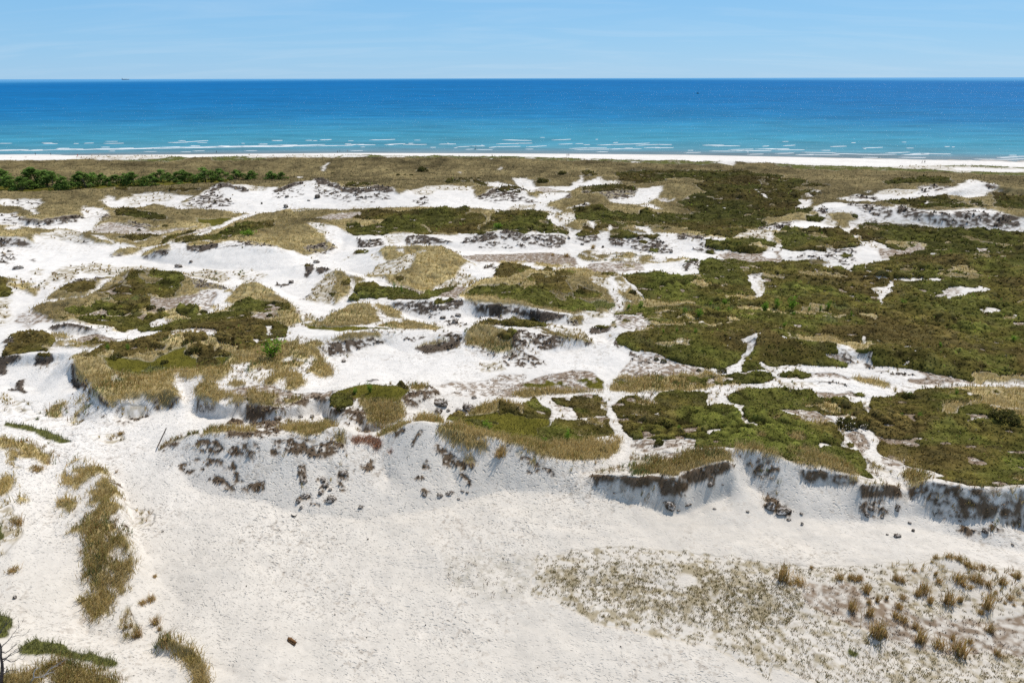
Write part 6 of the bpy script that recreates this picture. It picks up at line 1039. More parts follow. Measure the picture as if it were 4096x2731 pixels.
CLODS = [(-10.0,85.07,5.52,2.27,1.14),(-10.1,83.8,5.18,1.28,0.72),(-8.82,84.31,5.15,0.55,0.42),(-7.41,83.74,5.11,0.93,0.9),(-6.05,83.96,5.44,1.76,1.06),(-30.9,80.19,5.98,0.99,0.71),(-26.6,80.98,5.94,0.59,0.56),(-28.74,78.77,6.48,0.52,0.39),(-28.11,80.87,6.0,0.68,0.4),(-5.45,87.91,5.36,0.87,0.4),(-21.22,65.66,5.89,0.73,0.55),(-20.81,64.88,5.64,0.8,0.55),(-20.13,64.44,5.5,0.44,0.34),(-21.07,63.8,5.4,0.56,0.59),(-19.75,62.98,5.05,1.12,0.71),(-22.64,63.37,5.24,1.28,0.43),(-23.21,65.04,6.09,0.91,0.47),(-19.04,66.4,6.18,1.0,0.61),(-16.37,62.18,4.74,0.55,0.33),(-9.67,63.95,5.07,0.64,0.33),(-8.05,64.1,4.85,0.72,0.46),(-7.06,64.56,4.78,1.04,0.42),(-5.61,65.24,4.75,0.52,0.26),(-5.04,65.18,4.64,0.34,0.26),(-5.99,64.34,4.37,0.39,0.21),(-14.72,57.62,4.19,0.17,0.14),(-23.28,62.85,4.99,0.51,0.63),(-22.79,62.16,4.72,0.38,0.5),(17.06,62.23,4.48,1.21,1.09),(19.05,62.5,4.67,1.06,0.38),(17.97,62.12,4.37,0.45,0.23),(11.33,64.44,5.06,0.41,0.21),(23.24,64.69,5.96,0.36,0.23),(21.83,62.15,4.55,0.43,0.18),(25.24,61.63,4.52,0.43,0.23),(21.81,64.33,6.0,0.77,0.64),(29.44,60.81,4.06,0.52,0.25),(30.99,61.51,4.32,0.43,0.25),(30.49,60.02,4.1,0.32,0.44),(41.02,61.3,4.96,0.55,0.82),(41.72,59.89,4.34,0.39,0.22),(41.3,58.51,4.37,0.31,0.39),(39.1,57.33,4.54,0.76,0.36),(38.28,57.83,4.45,0.33,0.12),(50.02,56.28,4.32,0.3,0.28),(46.43,59.2,5.06,0.53,0.24),(37.63,60.79,4.56,0.57,0.57),(38.24,61.27,4.98,0.7,0.57),(39.13,60.61,4.53,0.45,0.27),(48.15,57.66,4.81,0.71,0.59),(29.12,61.53,4.3,1.88,0.88),(27.99,62.29,4.44,1.14,1.26),(-81.39,246.63,4.63,1.77,1.52),(-72.48,256.7,6.31,2.01,2.01),(-84.39,258.55,6.29,1.49,1.32),(-91.6,251.44,5.08,0.77,1.03),(-75.0,253.63,5.83,1.29,0.6),(-119.84,160.34,5.03,2.71,1.02),(-81.87,162.58,4.82,2.18,0.97),(-79.72,165.22,5.37,0.81,0.81),(-27.15,101.41,5.36,0.72,0.49),(-49.57,147.59,5.16,1.31,0.84),(-48.07,163.0,5.76,1.6,0.97),(19.43,184.77,5.12,1.22,0.71),(15.96,187.97,6.11,0.85,0.85),(24.74,182.09,4.96,0.64,0.83),(41.83,175.36,5.17,0.92,0.8),(-42.14,46.09,7.0,0.32,0.36),(-62.18,87.42,6.39,0.23,0.23),(-35.73,58.06,4.85,0.26,0.14),(-10.53,119.32,5.59,1.3,1.0),(-12.97,121.12,5.84,1.1,0.66),(-10.21,122.44,5.84,1.24,0.67)]
PEOPLE = [(-309.41,457.65,1.68,'w','person in dark clothes walking along the wet sand at the left,nearer the picture edge'),(-302.58,462.42,1.18,'s','person in dark clothes standing on wet sand,right of the leftmost walker'),(-306.51,430.62,3.06,'l','person lying flat on the white beach at the far left'),(-300.61,435.31,2.76,'l2','person in red and black lying on the white beach below the two walkers'),(-271.84,440.84,2.41,'r','person in red seen behind the foredune grass at the left'),(-203.7,486.64,0.0,'s','small person in dark clothes at the water edge above the left foredune'),(-120.54,494.65,0.0,'w','person in black at the water edge left of the picture centre'),(-115.11,494.54,0.0,'p','slim person in pale pink beside the person in black at the water edge'),(-119.28,483.2,0.18,'s','small person on the beach just left below the person in black'),(-26.58,525.64,0.0,'s','person standing in the surf,farther out of the pair near the picture centre'),(-26.05,506.14,0.0,'s','person in black wading in the shallows,nearer of the pair near the picture centre'),(-11.13,401.18,5.81,'w','person in black walking up the sandy path through the foredune'),(32.66,414.93,4.68,'s','tall slim person in dark clothes on the beach,left of a couple right of centre'),(33.85,416.73,4.49,'s','shorter person in dark clothes on the beach,right of a couple right of centre'),(230.75,394.05,2.65,'w','person in dark clothes on the beach at the right,left one of two walkers'),(233.16,395.73,2.58,'w','person in dark clothes on the beach at the right,right one of two walkers')]
SURF = [(-365.9,504.7,-282.8,515.1,3.5),(-282.3,514.2,-207.8,528.8,3.6),(-368.9,509.0,-354.2,512.1,7.0),(-333.9,520.5,-328.5,522.2,7.3),(-330.8,516.9,-317.1,517.5,7.1),(-311.3,511.3,-286.5,521.3,9.8),(-282.0,516.8,-256.0,528.9,10.0),(-271.4,569.9,-263.3,571.9,8.6),(-261.9,575.1,-253.2,584.8,11.1),(-274.6,585.3,-269.8,585.2,5.7),(-369.3,560.5,-361.6,561.4,10.4),(-346.7,562.1,-343.9,562.0,5.2),(-339.4,564.0,-334.9,565.0,7.4),(-321.4,562.6,-311.2,563.4,5.3),(-306.8,529.0,-301.9,528.9,6.5),(-251.1,527.9,-210.7,536.4,5.7),(-244.2,540.0,-238.8,539.9,6.8),(-221.8,537.6,-215.9,538.4,6.7),(-210.0,534.5,-181.2,541.5,9.6),(-196.5,551.7,-191.8,552.6,6.1),(-345.7,510.3,-340.9,511.9,5.2),(-407.0,563.4,-399.9,565.3,4.2),(-240.7,524.0,-224.7,527.3,4.6),(-351.8,506.1,-339.1,505.9,4.3),(-201.6,530.6,-136.9,538.7,3.8),(-198.4,536.1,-171.6,544.2,10.7),(-170.4,540.3,-149.7,546.7,9.8),(-196.0,529.5,-170.4,531.8,3.8),(-145.4,536.9,-134.9,537.7,4.8),(-196.8,585.8,-190.8,586.8,9.1),(-169.9,586.3,-166.0,586.2,5.7),(-158.2,591.7,-152.4,593.9,11.6),(-163.4,583.9,-160.5,583.8,4.5),(-114.9,589.6,-101.1,593.9,9.3),(-117.1,546.0,-107.1,545.8,9.9),(-95.7,547.6,-85.7,553.4,9.1),(-49.9,551.6,-44.4,551.5,6.1),(-39.5,528.1,-33.1,529.9,4.7),(-15.4,523.0,-10.3,527.5,7.4),(-129.8,554.3,-126.3,554.2,6.1),(-126.6,544.3,-121.6,546.1,5.9),(-59.9,523.0,-56.9,523.0,4.6),(-81.0,546.3,-68.6,548.0,4.0),(-55.1,548.7,-49.8,550.6,4.0),(-29.7,532.6,-21.8,533.4,3.8),(-24.1,505.6,-15.7,506.3,4.3),(-1.7,587.0,11.0,583.3,5.7),(-80.6,556.3,-78.0,557.3,6.2),(-196.6,551.7,-191.9,552.6,6.1),(-32.6,507.5,-28.4,508.2,3.4),(70.7,541.0,80.9,543.8,6.8),(84.8,545.7,100.3,551.3,7.0),(98.9,538.5,107.9,541.2,5.8),(149.3,537.4,157.3,537.3,8.6),(155.4,530.6,165.9,530.4,7.5),(46.0,513.7,53.9,516.2,5.3),(53.7,505.7,69.9,508.0,5.2),(76.2,507.9,87.8,509.4,5.2),(160.2,492.7,174.6,494.1,5.7),(37.3,587.2,45.3,590.5,6.9),(-3.8,585.9,12.5,582.1,5.6),(14.9,527.9,22.5,531.5,6.5),(114.1,543.1,119.9,542.9,5.9),(-9.1,551.7,2.8,553.5,5.1),(6.5,556.5,12.9,557.3,6.2),(39.0,548.6,44.6,550.5,5.0),(59.1,517.0,66.0,517.7,4.5),(99.9,518.0,105.7,518.7,5.4),(108.5,516.0,115.1,516.7,4.4),(142.7,491.5,151.8,492.1,4.0),(156.9,502.0,163.3,502.7,4.2),(166.1,503.5,170.8,505.1,6.8),(178.0,506.7,185.0,507.4,5.2),(81.4,560.0,83.4,561.0,6.3),(-8.7,527.5,1.8,529.1,3.7),(2.7,528.2,5.3,529.1,4.7),(185.7,504.8,188.4,504.7,5.1),(121.1,483.1,126.9,483.8,3.9),(60.7,487.4,64.8,488.1,3.2),(160.1,470.1,165.8,470.7,3.7),(186.1,504.8,195.0,507.2,7.7),(191.8,498.7,202.3,500.2,4.2),(239.4,524.2,245.9,525.0,5.5),(258.8,479.7,267.9,481.0,4.6),(270.4,471.8,277.4,473.1,6.0),(262.5,465.9,272.1,466.5,5.8),(259.1,514.7,267.1,515.4,4.4),(204.5,482.3,215.0,479.7,3.9),(221.8,471.9,233.2,469.5,4.5),(317.2,450.6,331.5,453.9,4.8),(313.1,444.6,322.0,440.4,3.3),(180.9,475.7,187.9,476.4,4.6),(206.5,532.4,212.0,534.2,5.7),(188.4,527.1,191.3,528.0,4.6),(279.7,471.6,288.5,470.7,4.5),(166.1,493.4,174.5,494.1,3.3),(219.1,494.9,222.4,494.8,4.1),(251.9,449.1,260.0,448.9,4.1),(226.3,450.2,231.5,450.1,3.4),(294.2,438.2,306.5,434.8,3.2),(201.3,467.8,211.2,465.4,2.9),(241.4,467.1,251.0,467.6,2.9),(191.2,465.8,197.7,466.4,2.9)]
SHIP = (-7182.15,13599.21,0.0,121.9)
BOAT = (597.51,2327.41,0.0,7.1)
POLE = [(-43.7,73.85,5.72),(-42.27,74.05,8.2)]
POLE2 = [(-43.1,73.76,5.88),(-42.32,73.86,8.01)]
LOG = (-18.33,43.96,4.34,0.0097)
BRANCH = (-23.26,61.1,4.54,0.0124)
DRIFT = (-21.03,93.2,5.67,0.0175)
TREE = [[(-36.17,35.87,7.01,0.11),(-35.81,35.87,8.26,0.1),(-35.56,35.87,9.1,0.09),(-35.25,35.87,9.97,0.08),(-35.13,35.87,10.5,0.07),(-35.05,35.87,11.12,0.06),(-34.87,35.87,11.73,0.05),(-34.8,35.87,12.11,0.045),(-34.83,35.87,12.53,0.03)],[(-34.91,35.87,11.59,0.03),(-34.73,35.95,11.37,0.026),(-34.53,36.03,11.48,0.02),(-34.27,36.1,11.69,0.014),(-33.98,36.18,11.9,0.008)],[(-34.83,35.87,11.87,0.026),(-34.57,35.83,12.2,0.022),(-34.1,35.79,12.61,0.018),(-33.76,35.74,12.98,0.014),(-33.25,35.7,13.16,0.012),(-32.87,35.66,13.16,0.01),(-32.43,35.61,13.51,0.007),(-32.17,35.57,13.83,0.004)],[(-33.88,35.87,12.85,0.012),(-33.61,35.88,13.21,0.009),(-33.26,35.88,13.58,0.007),(-32.92,35.88,13.94,0.004),(-32.73,35.88,14.26,0.003)],[(-35.06,35.87,10.88,0.035),(-34.77,35.95,10.95,0.026),(-34.41,36.02,11.25,0.018),(-34.09,36.1,11.41,0.012),(-33.7,36.17,11.4,0.006)],[(-35.02,35.87,10.9,0.028),(-34.62,35.82,10.89,0.022),(-34.4,35.77,10.77,0.018),(-34.09,35.72,10.85,0.014),(-33.68,35.67,11.19,0.011),(-33.4,35.62,11.14,0.008),(-33.0,35.57,11.52,0.004)],[(-35.0,35.87,10.69,0.022),(-34.56,35.88,11.11,0.016),(-34.14,35.88,11.35,0.012),(-33.75,35.88,11.58,0.008),(-33.47,35.89,11.86,0.004)],[(-35.62,35.87,9.1,0.035),(-35.29,35.95,9.55,0.026),(-34.88,36.02,9.76,0.018),(-34.43,36.1,9.71,0.01),(-34.19,36.17,9.82,0.004)],[(-35.5,35.87,9.39,0.025),(-35.1,35.72,9.94,0.016),(-34.58,35.56,10.25,0.01)],[(-34.79,35.87,12.8,0.03),(-34.51,35.88,13.26,0.024),(-34.11,35.88,13.76,0.016),(-33.6,35.89,14.21,0.01),(-33.03,35.89,14.63,0.004)],[(-35.25,35.87,9.97,0.02),(-35.11,36.02,9.98,0.012),(-35.15,36.17,9.95,0.006)],[(-34.15,35.87,11.97,0.01),(-33.72,35.72,12.26,0.008),(-33.29,35.56,12.65,0.004)],[(-34.01,35.87,11.68,0.008),(-33.61,35.89,11.86,0.006),(-33.34,35.9,11.94,0.003)],[(-34.05,35.87,13.81,0.008),(-33.95,36.02,14.04,0.005),(-33.87,36.16,14.31,0.003)],[(-33.22,35.87,13.58,0.006),(-32.95,35.72,14.14,0.004),(-32.73,35.56,14.51,0.002)],[(-33.58,35.87,13.17,0.007),(-33.27,35.89,13.29,0.005),(-32.83,35.9,13.51,0.003)]]
SNAG = [[(-34.32,36.38,7.74,0.05),(-34.05,36.38,8.29,0.045),(-33.73,36.38,8.69,0.04),(-33.68,36.38,9.03,0.032),(-33.46,36.38,9.43,0.026),(-33.04,36.38,9.65,0.01)],[(-33.73,36.38,8.69,0.03),(-33.42,36.63,8.47,0.026),(-33.29,36.88,8.4,0.022),(-33.08,37.13,8.38,0.016),(-33.08,37.38,8.06,0.006)],[(-32.84,36.38,8.93,0.022),(-32.41,36.38,9.47,0.018),(-31.87,36.38,9.86,0.014),(-31.45,36.38,10.06,0.01),(-31.03,36.38,10.44,0.004)],[(-33.27,36.38,8.71,0.02),(-33.04,36.63,8.76,0.016),(-32.91,36.88,8.89,0.012),(-32.8,37.13,8.88,0.01),(-32.62,37.38,8.71,0.005)]]
SUN_STRENGTH, SKY_STRENGTH, SKY_SAT, SKY_HUE = 4.0, .10, 1.1, .5
# ------------------------------------------------------------------ scene
import bpy, bmesh, random
from mathutils import Vector, Matrix, Quaternion
sc = bpy.context.scene
COL = sc.collection
rng = np.random.default_rng(7)
random.seed(7)
SUN_AZ, SUN_EL = math.radians(40), math.radians(55)

# ---- materials -----------------------------------------------------
def new_mat(name):
    m = bpy.data.materials.new(name); m.use_nodes = True
    nt = m.node_tree; nt.nodes.clear()
    return m, nt, nt.nodes, nt.links

def vcol_mat(name, attr='col', transl=0.0, rough=1.0, noise=0.0, nscale=3.0, spec=0.1):
    """matt surface whose base colour is a painted attribute broken up by noise"""
    m, nt, N, K = new_mat(name)
    out = N.new('ShaderNodeOutputMaterial'); a = N.new('ShaderNodeAttribute'); a.attribute_name = attr
    c = a.outputs['Color']
    if noise:
        tc = N.new('ShaderNodeNewGeometry'); n = N.new('ShaderNodeTexNoise'); n.inputs['Scale'].default_value = nscale; n.inputs['Detail'].default_value = 4
        K.new(tc.outputs['Position'], n.inputs['Vector'])
        mr = N.new('ShaderNodeMapRange'); mr.inputs[1].default_value = .3; mr.inputs[2].default_value = .7
        mr.inputs[3].default_value = 1 - noise; mr.inputs[4].default_value = 1 + noise; K.new(n.outputs[0], mr.inputs[0])
        mu = N.new('ShaderNodeVectorMath'); mu.operation = 'SCALE'; K.new(c, mu.inputs[0]); K.new(mr.outputs[0], mu.inputs['Scale']); c = mu.outputs[0]
    p = N.new('ShaderNodeBsdfPrincipled'); p.inputs['Roughness'].default_value = rough; p.inputs['Specular IOR Level'].default_value = spec
    K.new(c, p.inputs['Base Color']); sh = p.outputs[0]
    if transl:
        t = N.new('ShaderNodeBsdfTranslucent'); K.new(c, t.inputs['Color'])
        mx = N.new('ShaderNodeMixShader'); mx.inputs[0].default_value = transl
        K.new(sh, mx.inputs[1]); K.new(t.outputs[0], mx.inputs[2]); sh = mx.outputs[0]
    K.new(sh, out.inputs[0])
    return m

def flat_mat(name, rgb, rough=.8, var=.25, scale=4.0):
    m, nt, N, K = new_mat(name)
    out = N.new('ShaderNodeOutputMaterial'); p = N.new('ShaderNodeBsdfPrincipled'); p.inputs['Roughness'].default_value = rough
    tc = N.new('ShaderNodeTexCoord'); n = N.new('ShaderNodeTexNoise'); n.inputs['Scale'].default_value = scale; n.inputs['Detail'].default_value = 5
    K.new(tc.outputs['Object'], n.inputs['Vector'])
    r = N.new('ShaderNodeValToRGB'); r.color_ramp.elements[0].position = .3; r.color_ramp.elements[1].position = .7
    r.color_ramp.elements[0].color = (*[v * (1 - var) for v in rgb], 1); r.color_ramp.elements[1].color = (*[min(1, v * (1 + var)) for v in rgb], 1)
    K.new(n.outputs[0], r.inputs[0]); K.new(r.outputs[0], p.inputs['Base Color']); K.new(p.outputs[0], out.inputs[0])
    return m

def ground_mat():
    m, nt, N, K = new_mat('dune_ground')
    out = N.new('ShaderNodeOutputMaterial'); p = N.new('ShaderNodeBsdfPrincipled'); p.inputs['Roughness'].default_value = 1; p.inputs['Specular IOR Level'].default_value = .05
    a = N.new('ShaderNodeAttribute'); a.attribute_name = 'col'; ft = N.new('ShaderNodeAttribute'); ft.attribute_name = 'foot'
    g = N.new('ShaderNodeNewGeometry')
    n = N.new('ShaderNodeTexNoise'); n.inputs['Scale'].default_value = 1.1; n.inputs['Detail'].default_value = 7; n.inputs['Roughness'].default_value = .65; K.new(g.outputs['Position'], n.inputs['Vector'])
    mr = N.new('ShaderNodeMapRange'); mr.inputs[1].default_value = .3; mr.inputs[2].default_value = .7; mr.inputs[3].default_value = .93; mr.inputs[4].default_value = 1.05; K.new(n.outputs[0], mr.inputs[0])
    mu = N.new('ShaderNodeVectorMath'); mu.operation = 'SCALE'; K.new(a.outputs['Color'], mu.inputs[0]); K.new(mr.outputs[0], mu.inputs['Scale'])
    K.new(mu.outputs[0], p.inputs['Base Color'])
    # trampled sand: two sizes of shallow footprints, only where people walk
    wv = N.new('ShaderNodeTexNoise'); wv.inputs['Scale'].default_value = .9; K.new(g.outputs['Position'], wv.inputs['Vector'])
    off = N.new('ShaderNodeVectorMath'); off.operation = 'MULTIPLY_ADD'; off.inputs[1].default_value = (.9, .9, .9); K.new(wv.outputs['Color'], off.inputs[0]); K.new(g.outputs['Position'], off.inputs[2])
    hs = []
    for scl, lo, hi in (((2.1, 3.4, 0), .10, .40), ((4.1, 6.2, 0), .12, .42)):
        mp = N.new('ShaderNodeVectorMath'); mp.operation = 'MULTIPLY'; mp.inputs[1].default_value = scl; K.new(off.outputs[0], mp.inputs[0])
        v = N.new('ShaderNodeTexVoronoi'); v.inputs['Scale'].default_value = 1; v.feature = 'SMOOTH_F1'; v.inputs['Smoothness'].default_value = .35; K.new(mp.outputs[0], v.inputs['Vector'])
        q = N.new('ShaderNodeMapRange'); q.interpolation_type = 'SMOOTHSTEP'; q.inputs[1].default_value = lo; q.inputs[2].default_value = hi; K.new(v.outputs['Distance'], q.inputs[0])
        sx = N.new('ShaderNodeSeparateColor'); K.new(v.outputs['Color'], sx.inputs[0])
        sk_ = N.new('ShaderNodeMapRange'); sk_.inputs[1].default_value = .25; sk_.inputs[2].default_value = .75; K.new(sx.outputs[0], sk_.inputs[0])
        mxx = N.new('ShaderNodeMath'); mxx.operation = 'MAXIMUM'; K.new(q.outputs[0], mxx.inputs[0]); K.new(sk_.outputs[0], mxx.inputs[1]); hs.append(mxx.outputs[0])
    ad = N.new('ShaderNodeMath'); ad.operation = 'MULTIPLY_ADD'; ad.inputs[1].default_value = .6; K.new(hs[1], ad.inputs[0]); K.new(hs[0], ad.inputs[2])
    nn = N.new('ShaderNodeTexNoise'); nn.inputs['Scale'].default_value = 5; nn.inputs['Detail'].default_value = 4; K.new(g.outputs['Position'], nn.inputs['Vector'])
    a2 = N.new('ShaderNodeMath'); a2.operation = 'MULTIPLY_ADD'; a2.inputs[1].default_value = .5; K.new(nn.outputs[0], a2.inputs[0]); K.new(ad.outputs[0], a2.inputs[2])
    mf = N.new('ShaderNodeMath'); mf.operation = 'MULTIPLY'; K.new(a2.outputs[0], mf.inputs[0]); K.new(ft.outputs['Fac'], mf.inputs[1])
    b = N.new('ShaderNodeBump'); b.inputs['Distance'].default_value = .16; b.inputs['Strength'].default_value = 1; K.new(mf.outputs[0], b.inputs['Height'])
    K.new(b.outputs[0], p.inputs['Normal']); K.new(p.outputs[0], out.inputs[0])
    return m

def water_mat():
    m, nt, N, K = new_mat('sea_water')
    out = N.new('ShaderNodeOutputMaterial'); p = N.new('ShaderNodeBsdfDiffuse'); gl = N.new('ShaderNodeBsdfGlossy'); gl.inputs['Roughness'].default_value = .24
    g = N.new('ShaderNodeNewGeometry'); s = N.new('ShaderNodeSeparateXYZ'); K.new(g.outputs['Position'], s.inputs[0])
    def math_(op, a, b=None, c=None):
        n = N.new('ShaderNodeMath'); n.operation = op
        for i, v in enumerate((a, b, c)):
            if v is None: continue
            if isinstance(v, (int, float)): n.inputs[i].default_value = v
            else: K.new(v, n.inputs[i])
        return n.outputs[0]
    def noise(sx, sy, detail=3, rough=.55, src=None):
        mp = N.new('ShaderNodeVectorMath'); mp.operation = 'MULTIPLY'; mp.inputs[1].default_value = (1 / sx, 1 / sy, 1); K.new(src or g.outputs['Position'], mp.inputs[0])
        n = N.new('ShaderNodeTexNoise'); n.inputs['Scale'].default_value = 1; n.inputs['Detail'].default_value = detail; n.inputs['Roughness'].default_value = rough; K.new(mp.outputs[0], n.inputs['Vector'])
        return n.outputs[0]
    # distance off the shore, metres
    sq = math_('MULTIPLY', s.outputs[0], s.outputs[0])
    d = math_('MULTIPLY_ADD', sq, .000324, math_('MULTIPLY_ADD', s.outputs[0], .0534, math_('SUBTRACT', s.outputs[1], 493.0)))
    d = math_('MULTIPLY', math_('MAXIMUM', d, .5), math_('MULTIPLY_ADD', noise(220, 60, 4), .9, .55))
    lg = math_('DIVIDE', math_('LOGARITHM', d, 10.0), 5.0)
    r = N.new('ShaderNodeValToRGB'); e = r.color_ramp.elements
    stops = [(.0, (.17, .25, .29)), (.22, (.14, .28, .35)), (.30, (.10, .30, .39)), (.42, (.055, .285, .41)), (.50, (.035, .245, .42)), (.535, (.014, .195, .41)), (.62, (.003, .160, .40)), (.79, (.0, .150, .41)), (.85, (.012, .18, .44)), (.90, (.06, .28, .55)), (1.0, (.12, .36, .64))]  # last stops pale the far sea, haze painted into its colour
    e[0].position, e[1].position = stops[0][0], stops[-1][0]; e[0].color = (*stops[0][1], 1); e[1].color = (*stops[-1][1], 1)
    for pos, c in stops[1:-1]: q = e.new(pos); q.color = (*c, 1)
    K.new(lg, r.inputs[0])
    v = math_('ADD', math_('ADD', math_('MULTIPLY', noise(14, 5), .16), math_('MULTIPLY', noise(55, 22), .36)), math_('ADD', math_('MULTIPLY', noise(160, 70), .24), math_('MULTIPLY', noise(900, 500), .2)))
    sc_ = N.new('ShaderNodeMapRange'); sc_.inputs[1].default_value = .36; sc_.inputs[2].default_value = .70; sc_.inputs[3].default_value = .62; sc_.inputs[4].default_value = 1.34; K.new(v, sc_.inputs[0])
    mu = N.new('ShaderNodeVectorMath'); mu.operation = 'SCALE'; K.new(r.outputs[0], mu.inputs[0]); K.new(sc_.outputs[0], mu.inputs['Scale'])
    K.new(mu.outputs[0], p.inputs['Color'])
    hgt = math_('ADD', math_('MULTIPLY', noise(2.2, 1.3, 4, .6), 1.0), math_('ADD', math_('MULTIPLY', noise(11, 6, 3), 2.2), math_('MULTIPLY', noise(60, 28, 3), 5.0)))
    b = N.new('ShaderNodeBump'); b.inputs['Strength'].default_value = 1; b.inputs['Distance'].default_value = .35; K.new(hgt, b.inputs['Height']); K.new(b.outputs[0], gl.inputs['Normal'])
    b2 = N.new('ShaderNodeBump'); b2.inputs['Strength'].default_value = 1; b2.inputs['Distance'].default_value = 1.5; K.new(math_('ADD', noise(1.7, 1.1, 4, .7), math_('MULTIPLY', noise(7, 4, 3), 2.0)), b2.inputs['Height'])
    g2 = N.new('ShaderNodeBsdfGlossy'); g2.inputs['Roughness'].default_value = .17; K.new(b2.outputs[0], g2.inputs['Normal'])
    m3 = N.new('ShaderNodeMixShader'); m3.inputs[0].default_value = .10; K.new(gl.outputs[0], m3.inputs[1]); K.new(g2.outputs[0], m3.inputs[2]); gl = m3
    ms = N.new('ShaderNodeMixShader'); ms.inputs[0].default_value = .06; K.new(p.outputs[0], ms.inputs[1]); K.new(gl.outputs[0], ms.inputs[2]); K.new(ms.outputs[0], out.inputs[0])
    return m

# ---- mesh helpers --------------------------------------------------
def np_mesh(name, co, faces, mat, col=None, attrs=None, loop_total=None):
    """faces: n x k array (one face size), or (flat indices, sizes)"""
    me = bpy.data.meshes.new(name)
    me.vertices.add(len(co)); me.vertices.foreach_set('co', np.ascontiguousarray(co, np.float32).ravel())
    if isinstance(faces, tuple): idx, sizes = faces
    else: idx, sizes = faces.ravel(), np.full(len(faces), faces.shape[1])
    st = np.concatenate([[0], np.cumsum(sizes)[:-1]]).astype(np.int32)
    me.loops.add(len(idx)); me.loops.foreach_set('vertex_index', idx.astype(np.int32))
    me.polygons.add(len(sizes)); me.polygons.foreach_set('loop_start', st)
    me.update(calc_edges=True)
    if col is not None:
        at = me.attributes.new('col', 'FLOAT_COLOR', 'POINT'); c4 = np.ones((len(co), 4), np.float32); c4[:, :3] = col; at.data.foreach_set('color', c4.ravel())
    for k, v in (attrs or {}).items():
        at = me.attributes.new(k, 'FLOAT', 'POINT'); at.data.foreach_set('value', np.ascontiguousarray(v, np.float32).ravel())
    if mat: me.materials.append(mat)
    return me

def link(name, me, parent=None, loc=None, smooth=False):
    o = bpy.data.objects.new(name, me); COL.objects.link(o)
    if parent: o.parent = parent
    if loc is not None: o.location = loc
    if smooth and me: me.shade_smooth()
    return o
def tag(o, label, cat, group=None, kind=None):
    if label: o['label'] = label
    if cat: o['category'] = cat
    if group: o['group'] = group
    if kind: o['kind'] = kind
    return o

# ---- relief and cover ----------------------------------------------
X, Y, R = grid_xy()
Z = relief(LINES) + undulation(X, Y, R)
SL = np.sqrt(R ** 2 + 43.0 ** 2)
DRR = DS / RP * R ** (1 - RP)
PXA = (R * DAZ * 682 / SL) * (DRR * (43.0 / SL) * 682 / SL)          # how large each ground cell shows
CL = 'SGHMDKLFRN'; CI = {k: i for i, k in enumerate(CL)}
cls = np.zeros((NR, NAZ), np.int8); dens = np.ones((NR, NAZ), np.float32)
# natural edges: the outlines wander with the ground
wx = np.zeros_like(X); wy = np.zeros_like(X)
for lam, sd in ((10, 41), (5, 43), (2.4, 47), (1.2, 53), (.6, 59)):
    w = np.clip(R * .018 / lam, 0, 1) * lam * .32
    wx += w * (vnoise(X / lam, Y / lam, sd) - .5); wy += 2.2 * w * (vnoise(X / lam, Y / lam, sd + 1) - .5)
gz = np.zeros_like(Z); gz[1:-1] = np.abs(Z[2:] - Z[:-2]) / (2 * (DS / RP * R[1:-1] ** (1 - RP)))
gz = np.clip(np.maximum(gz, np.maximum(np.roll(gz, 4, 0), np.roll(gz, -4, 0))), 0, 2)
damp = .85 / (1 + 4.5 * gz)
XW, YW = X + wx * (.4 + damp), Y + wy * damp
pp_id = np.zeros((NR, NAZ), np.int16)
for n, (c, de, q) in enumerate(COVER):
    P = np.array(q, float).reshape(-1, 2)
    u, v = to_index(P[:, 0], P[:, 1]); pad = 14
    a, b = max(0, int(u.min()) - pad), min(NAZ, int(u.max()) + pad); e, f = max(0, int(v.min()) - pad), min(NR, int(v.max()) + pad)
    if a >= b or e >= f: continue
    m = inside(XW[e:f, a:b], YW[e:f, a:b], P)
    if c in 'HGMF' and de < 1:                                        # broken cover: only the thicker clumps stand
        nz = fbm(X[e:f, a:b] / 2.2, Y[e:f, a:b] / 2.2, 77, 3); m &= nz < .5 + (de - .5) * .5
    elif c == 'S' and de < 1:
        nz = fbm(X[e:f, a:b] / 1.6, Y[e:f, a:b] / 1.6, 79, 3); m &= nz < .5 + (de - .4) * .5
    elif c == 'D':
        q_ = .24 + R[e:f, a:b] / 900; xs, ys_ = X[e:f, a:b] + .3 * Z[e:f, a:b], Y[e:f, a:b] + 1.1 * Z[e:f, a:b]
        nz = .22 * fbm(xs / 2.2, ys_ / 1.8, 83, 2, .6) + .40 * vnoise(xs / (1.9 * q_), ys_ / (1.4 * q_), 85) + .38 * vnoise(xs / (.85 * q_), ys_ / (.75 * q_), 87); m &= nz > .5 + (.54 - de) * .50
    cls[e:f, a:b][m] = CI[c]; dens[e:f, a:b][m] = de
def blur(a, n):
    for _ in range(n):
        p = np.pad(a, 1, mode='edge'); a = (p[1:-1, 1:-1] * 4 + p[:-2, 1:-1] + p[2:, 1:-1] + p[1:-1, :-2] + p[1:-1, 2:]) / 8
    return a
def mask(ch): return (cls == CI[ch]).astype(np.float32)
mH, mG, mD, mM, mK, mL, mF, mR, mN = (blur(mask(k), 1 if k == 'D' else 2) for k in 'HGDMKLFRN')
n1 = fbm(X / 1.7, Y / 1.7, 11, 4)
hole = (vnoise(X / 1.9, Y / 1.5, 201) > .83) & (fbm(X / 14, Y / 10, 203, 2) > .47) & (R < 330)
pat = fbm(X / 8, Y / 6, 231, 5, .6)
cls[(pat > .675) & (cls == CI['H']) & (X > 3)] = CI['G']
cls[hole & (cls == CI['H'])] = CI['L']; mG = blur(mask('G'), 2); mH = blur(mask('H'), 2); mL = blur(mask('L'), 2)
veg = ((cls == CI['H']) | (cls == CI['G']) | (cls == CI['M']) | (cls == CI['D'])).astype(np.float32)
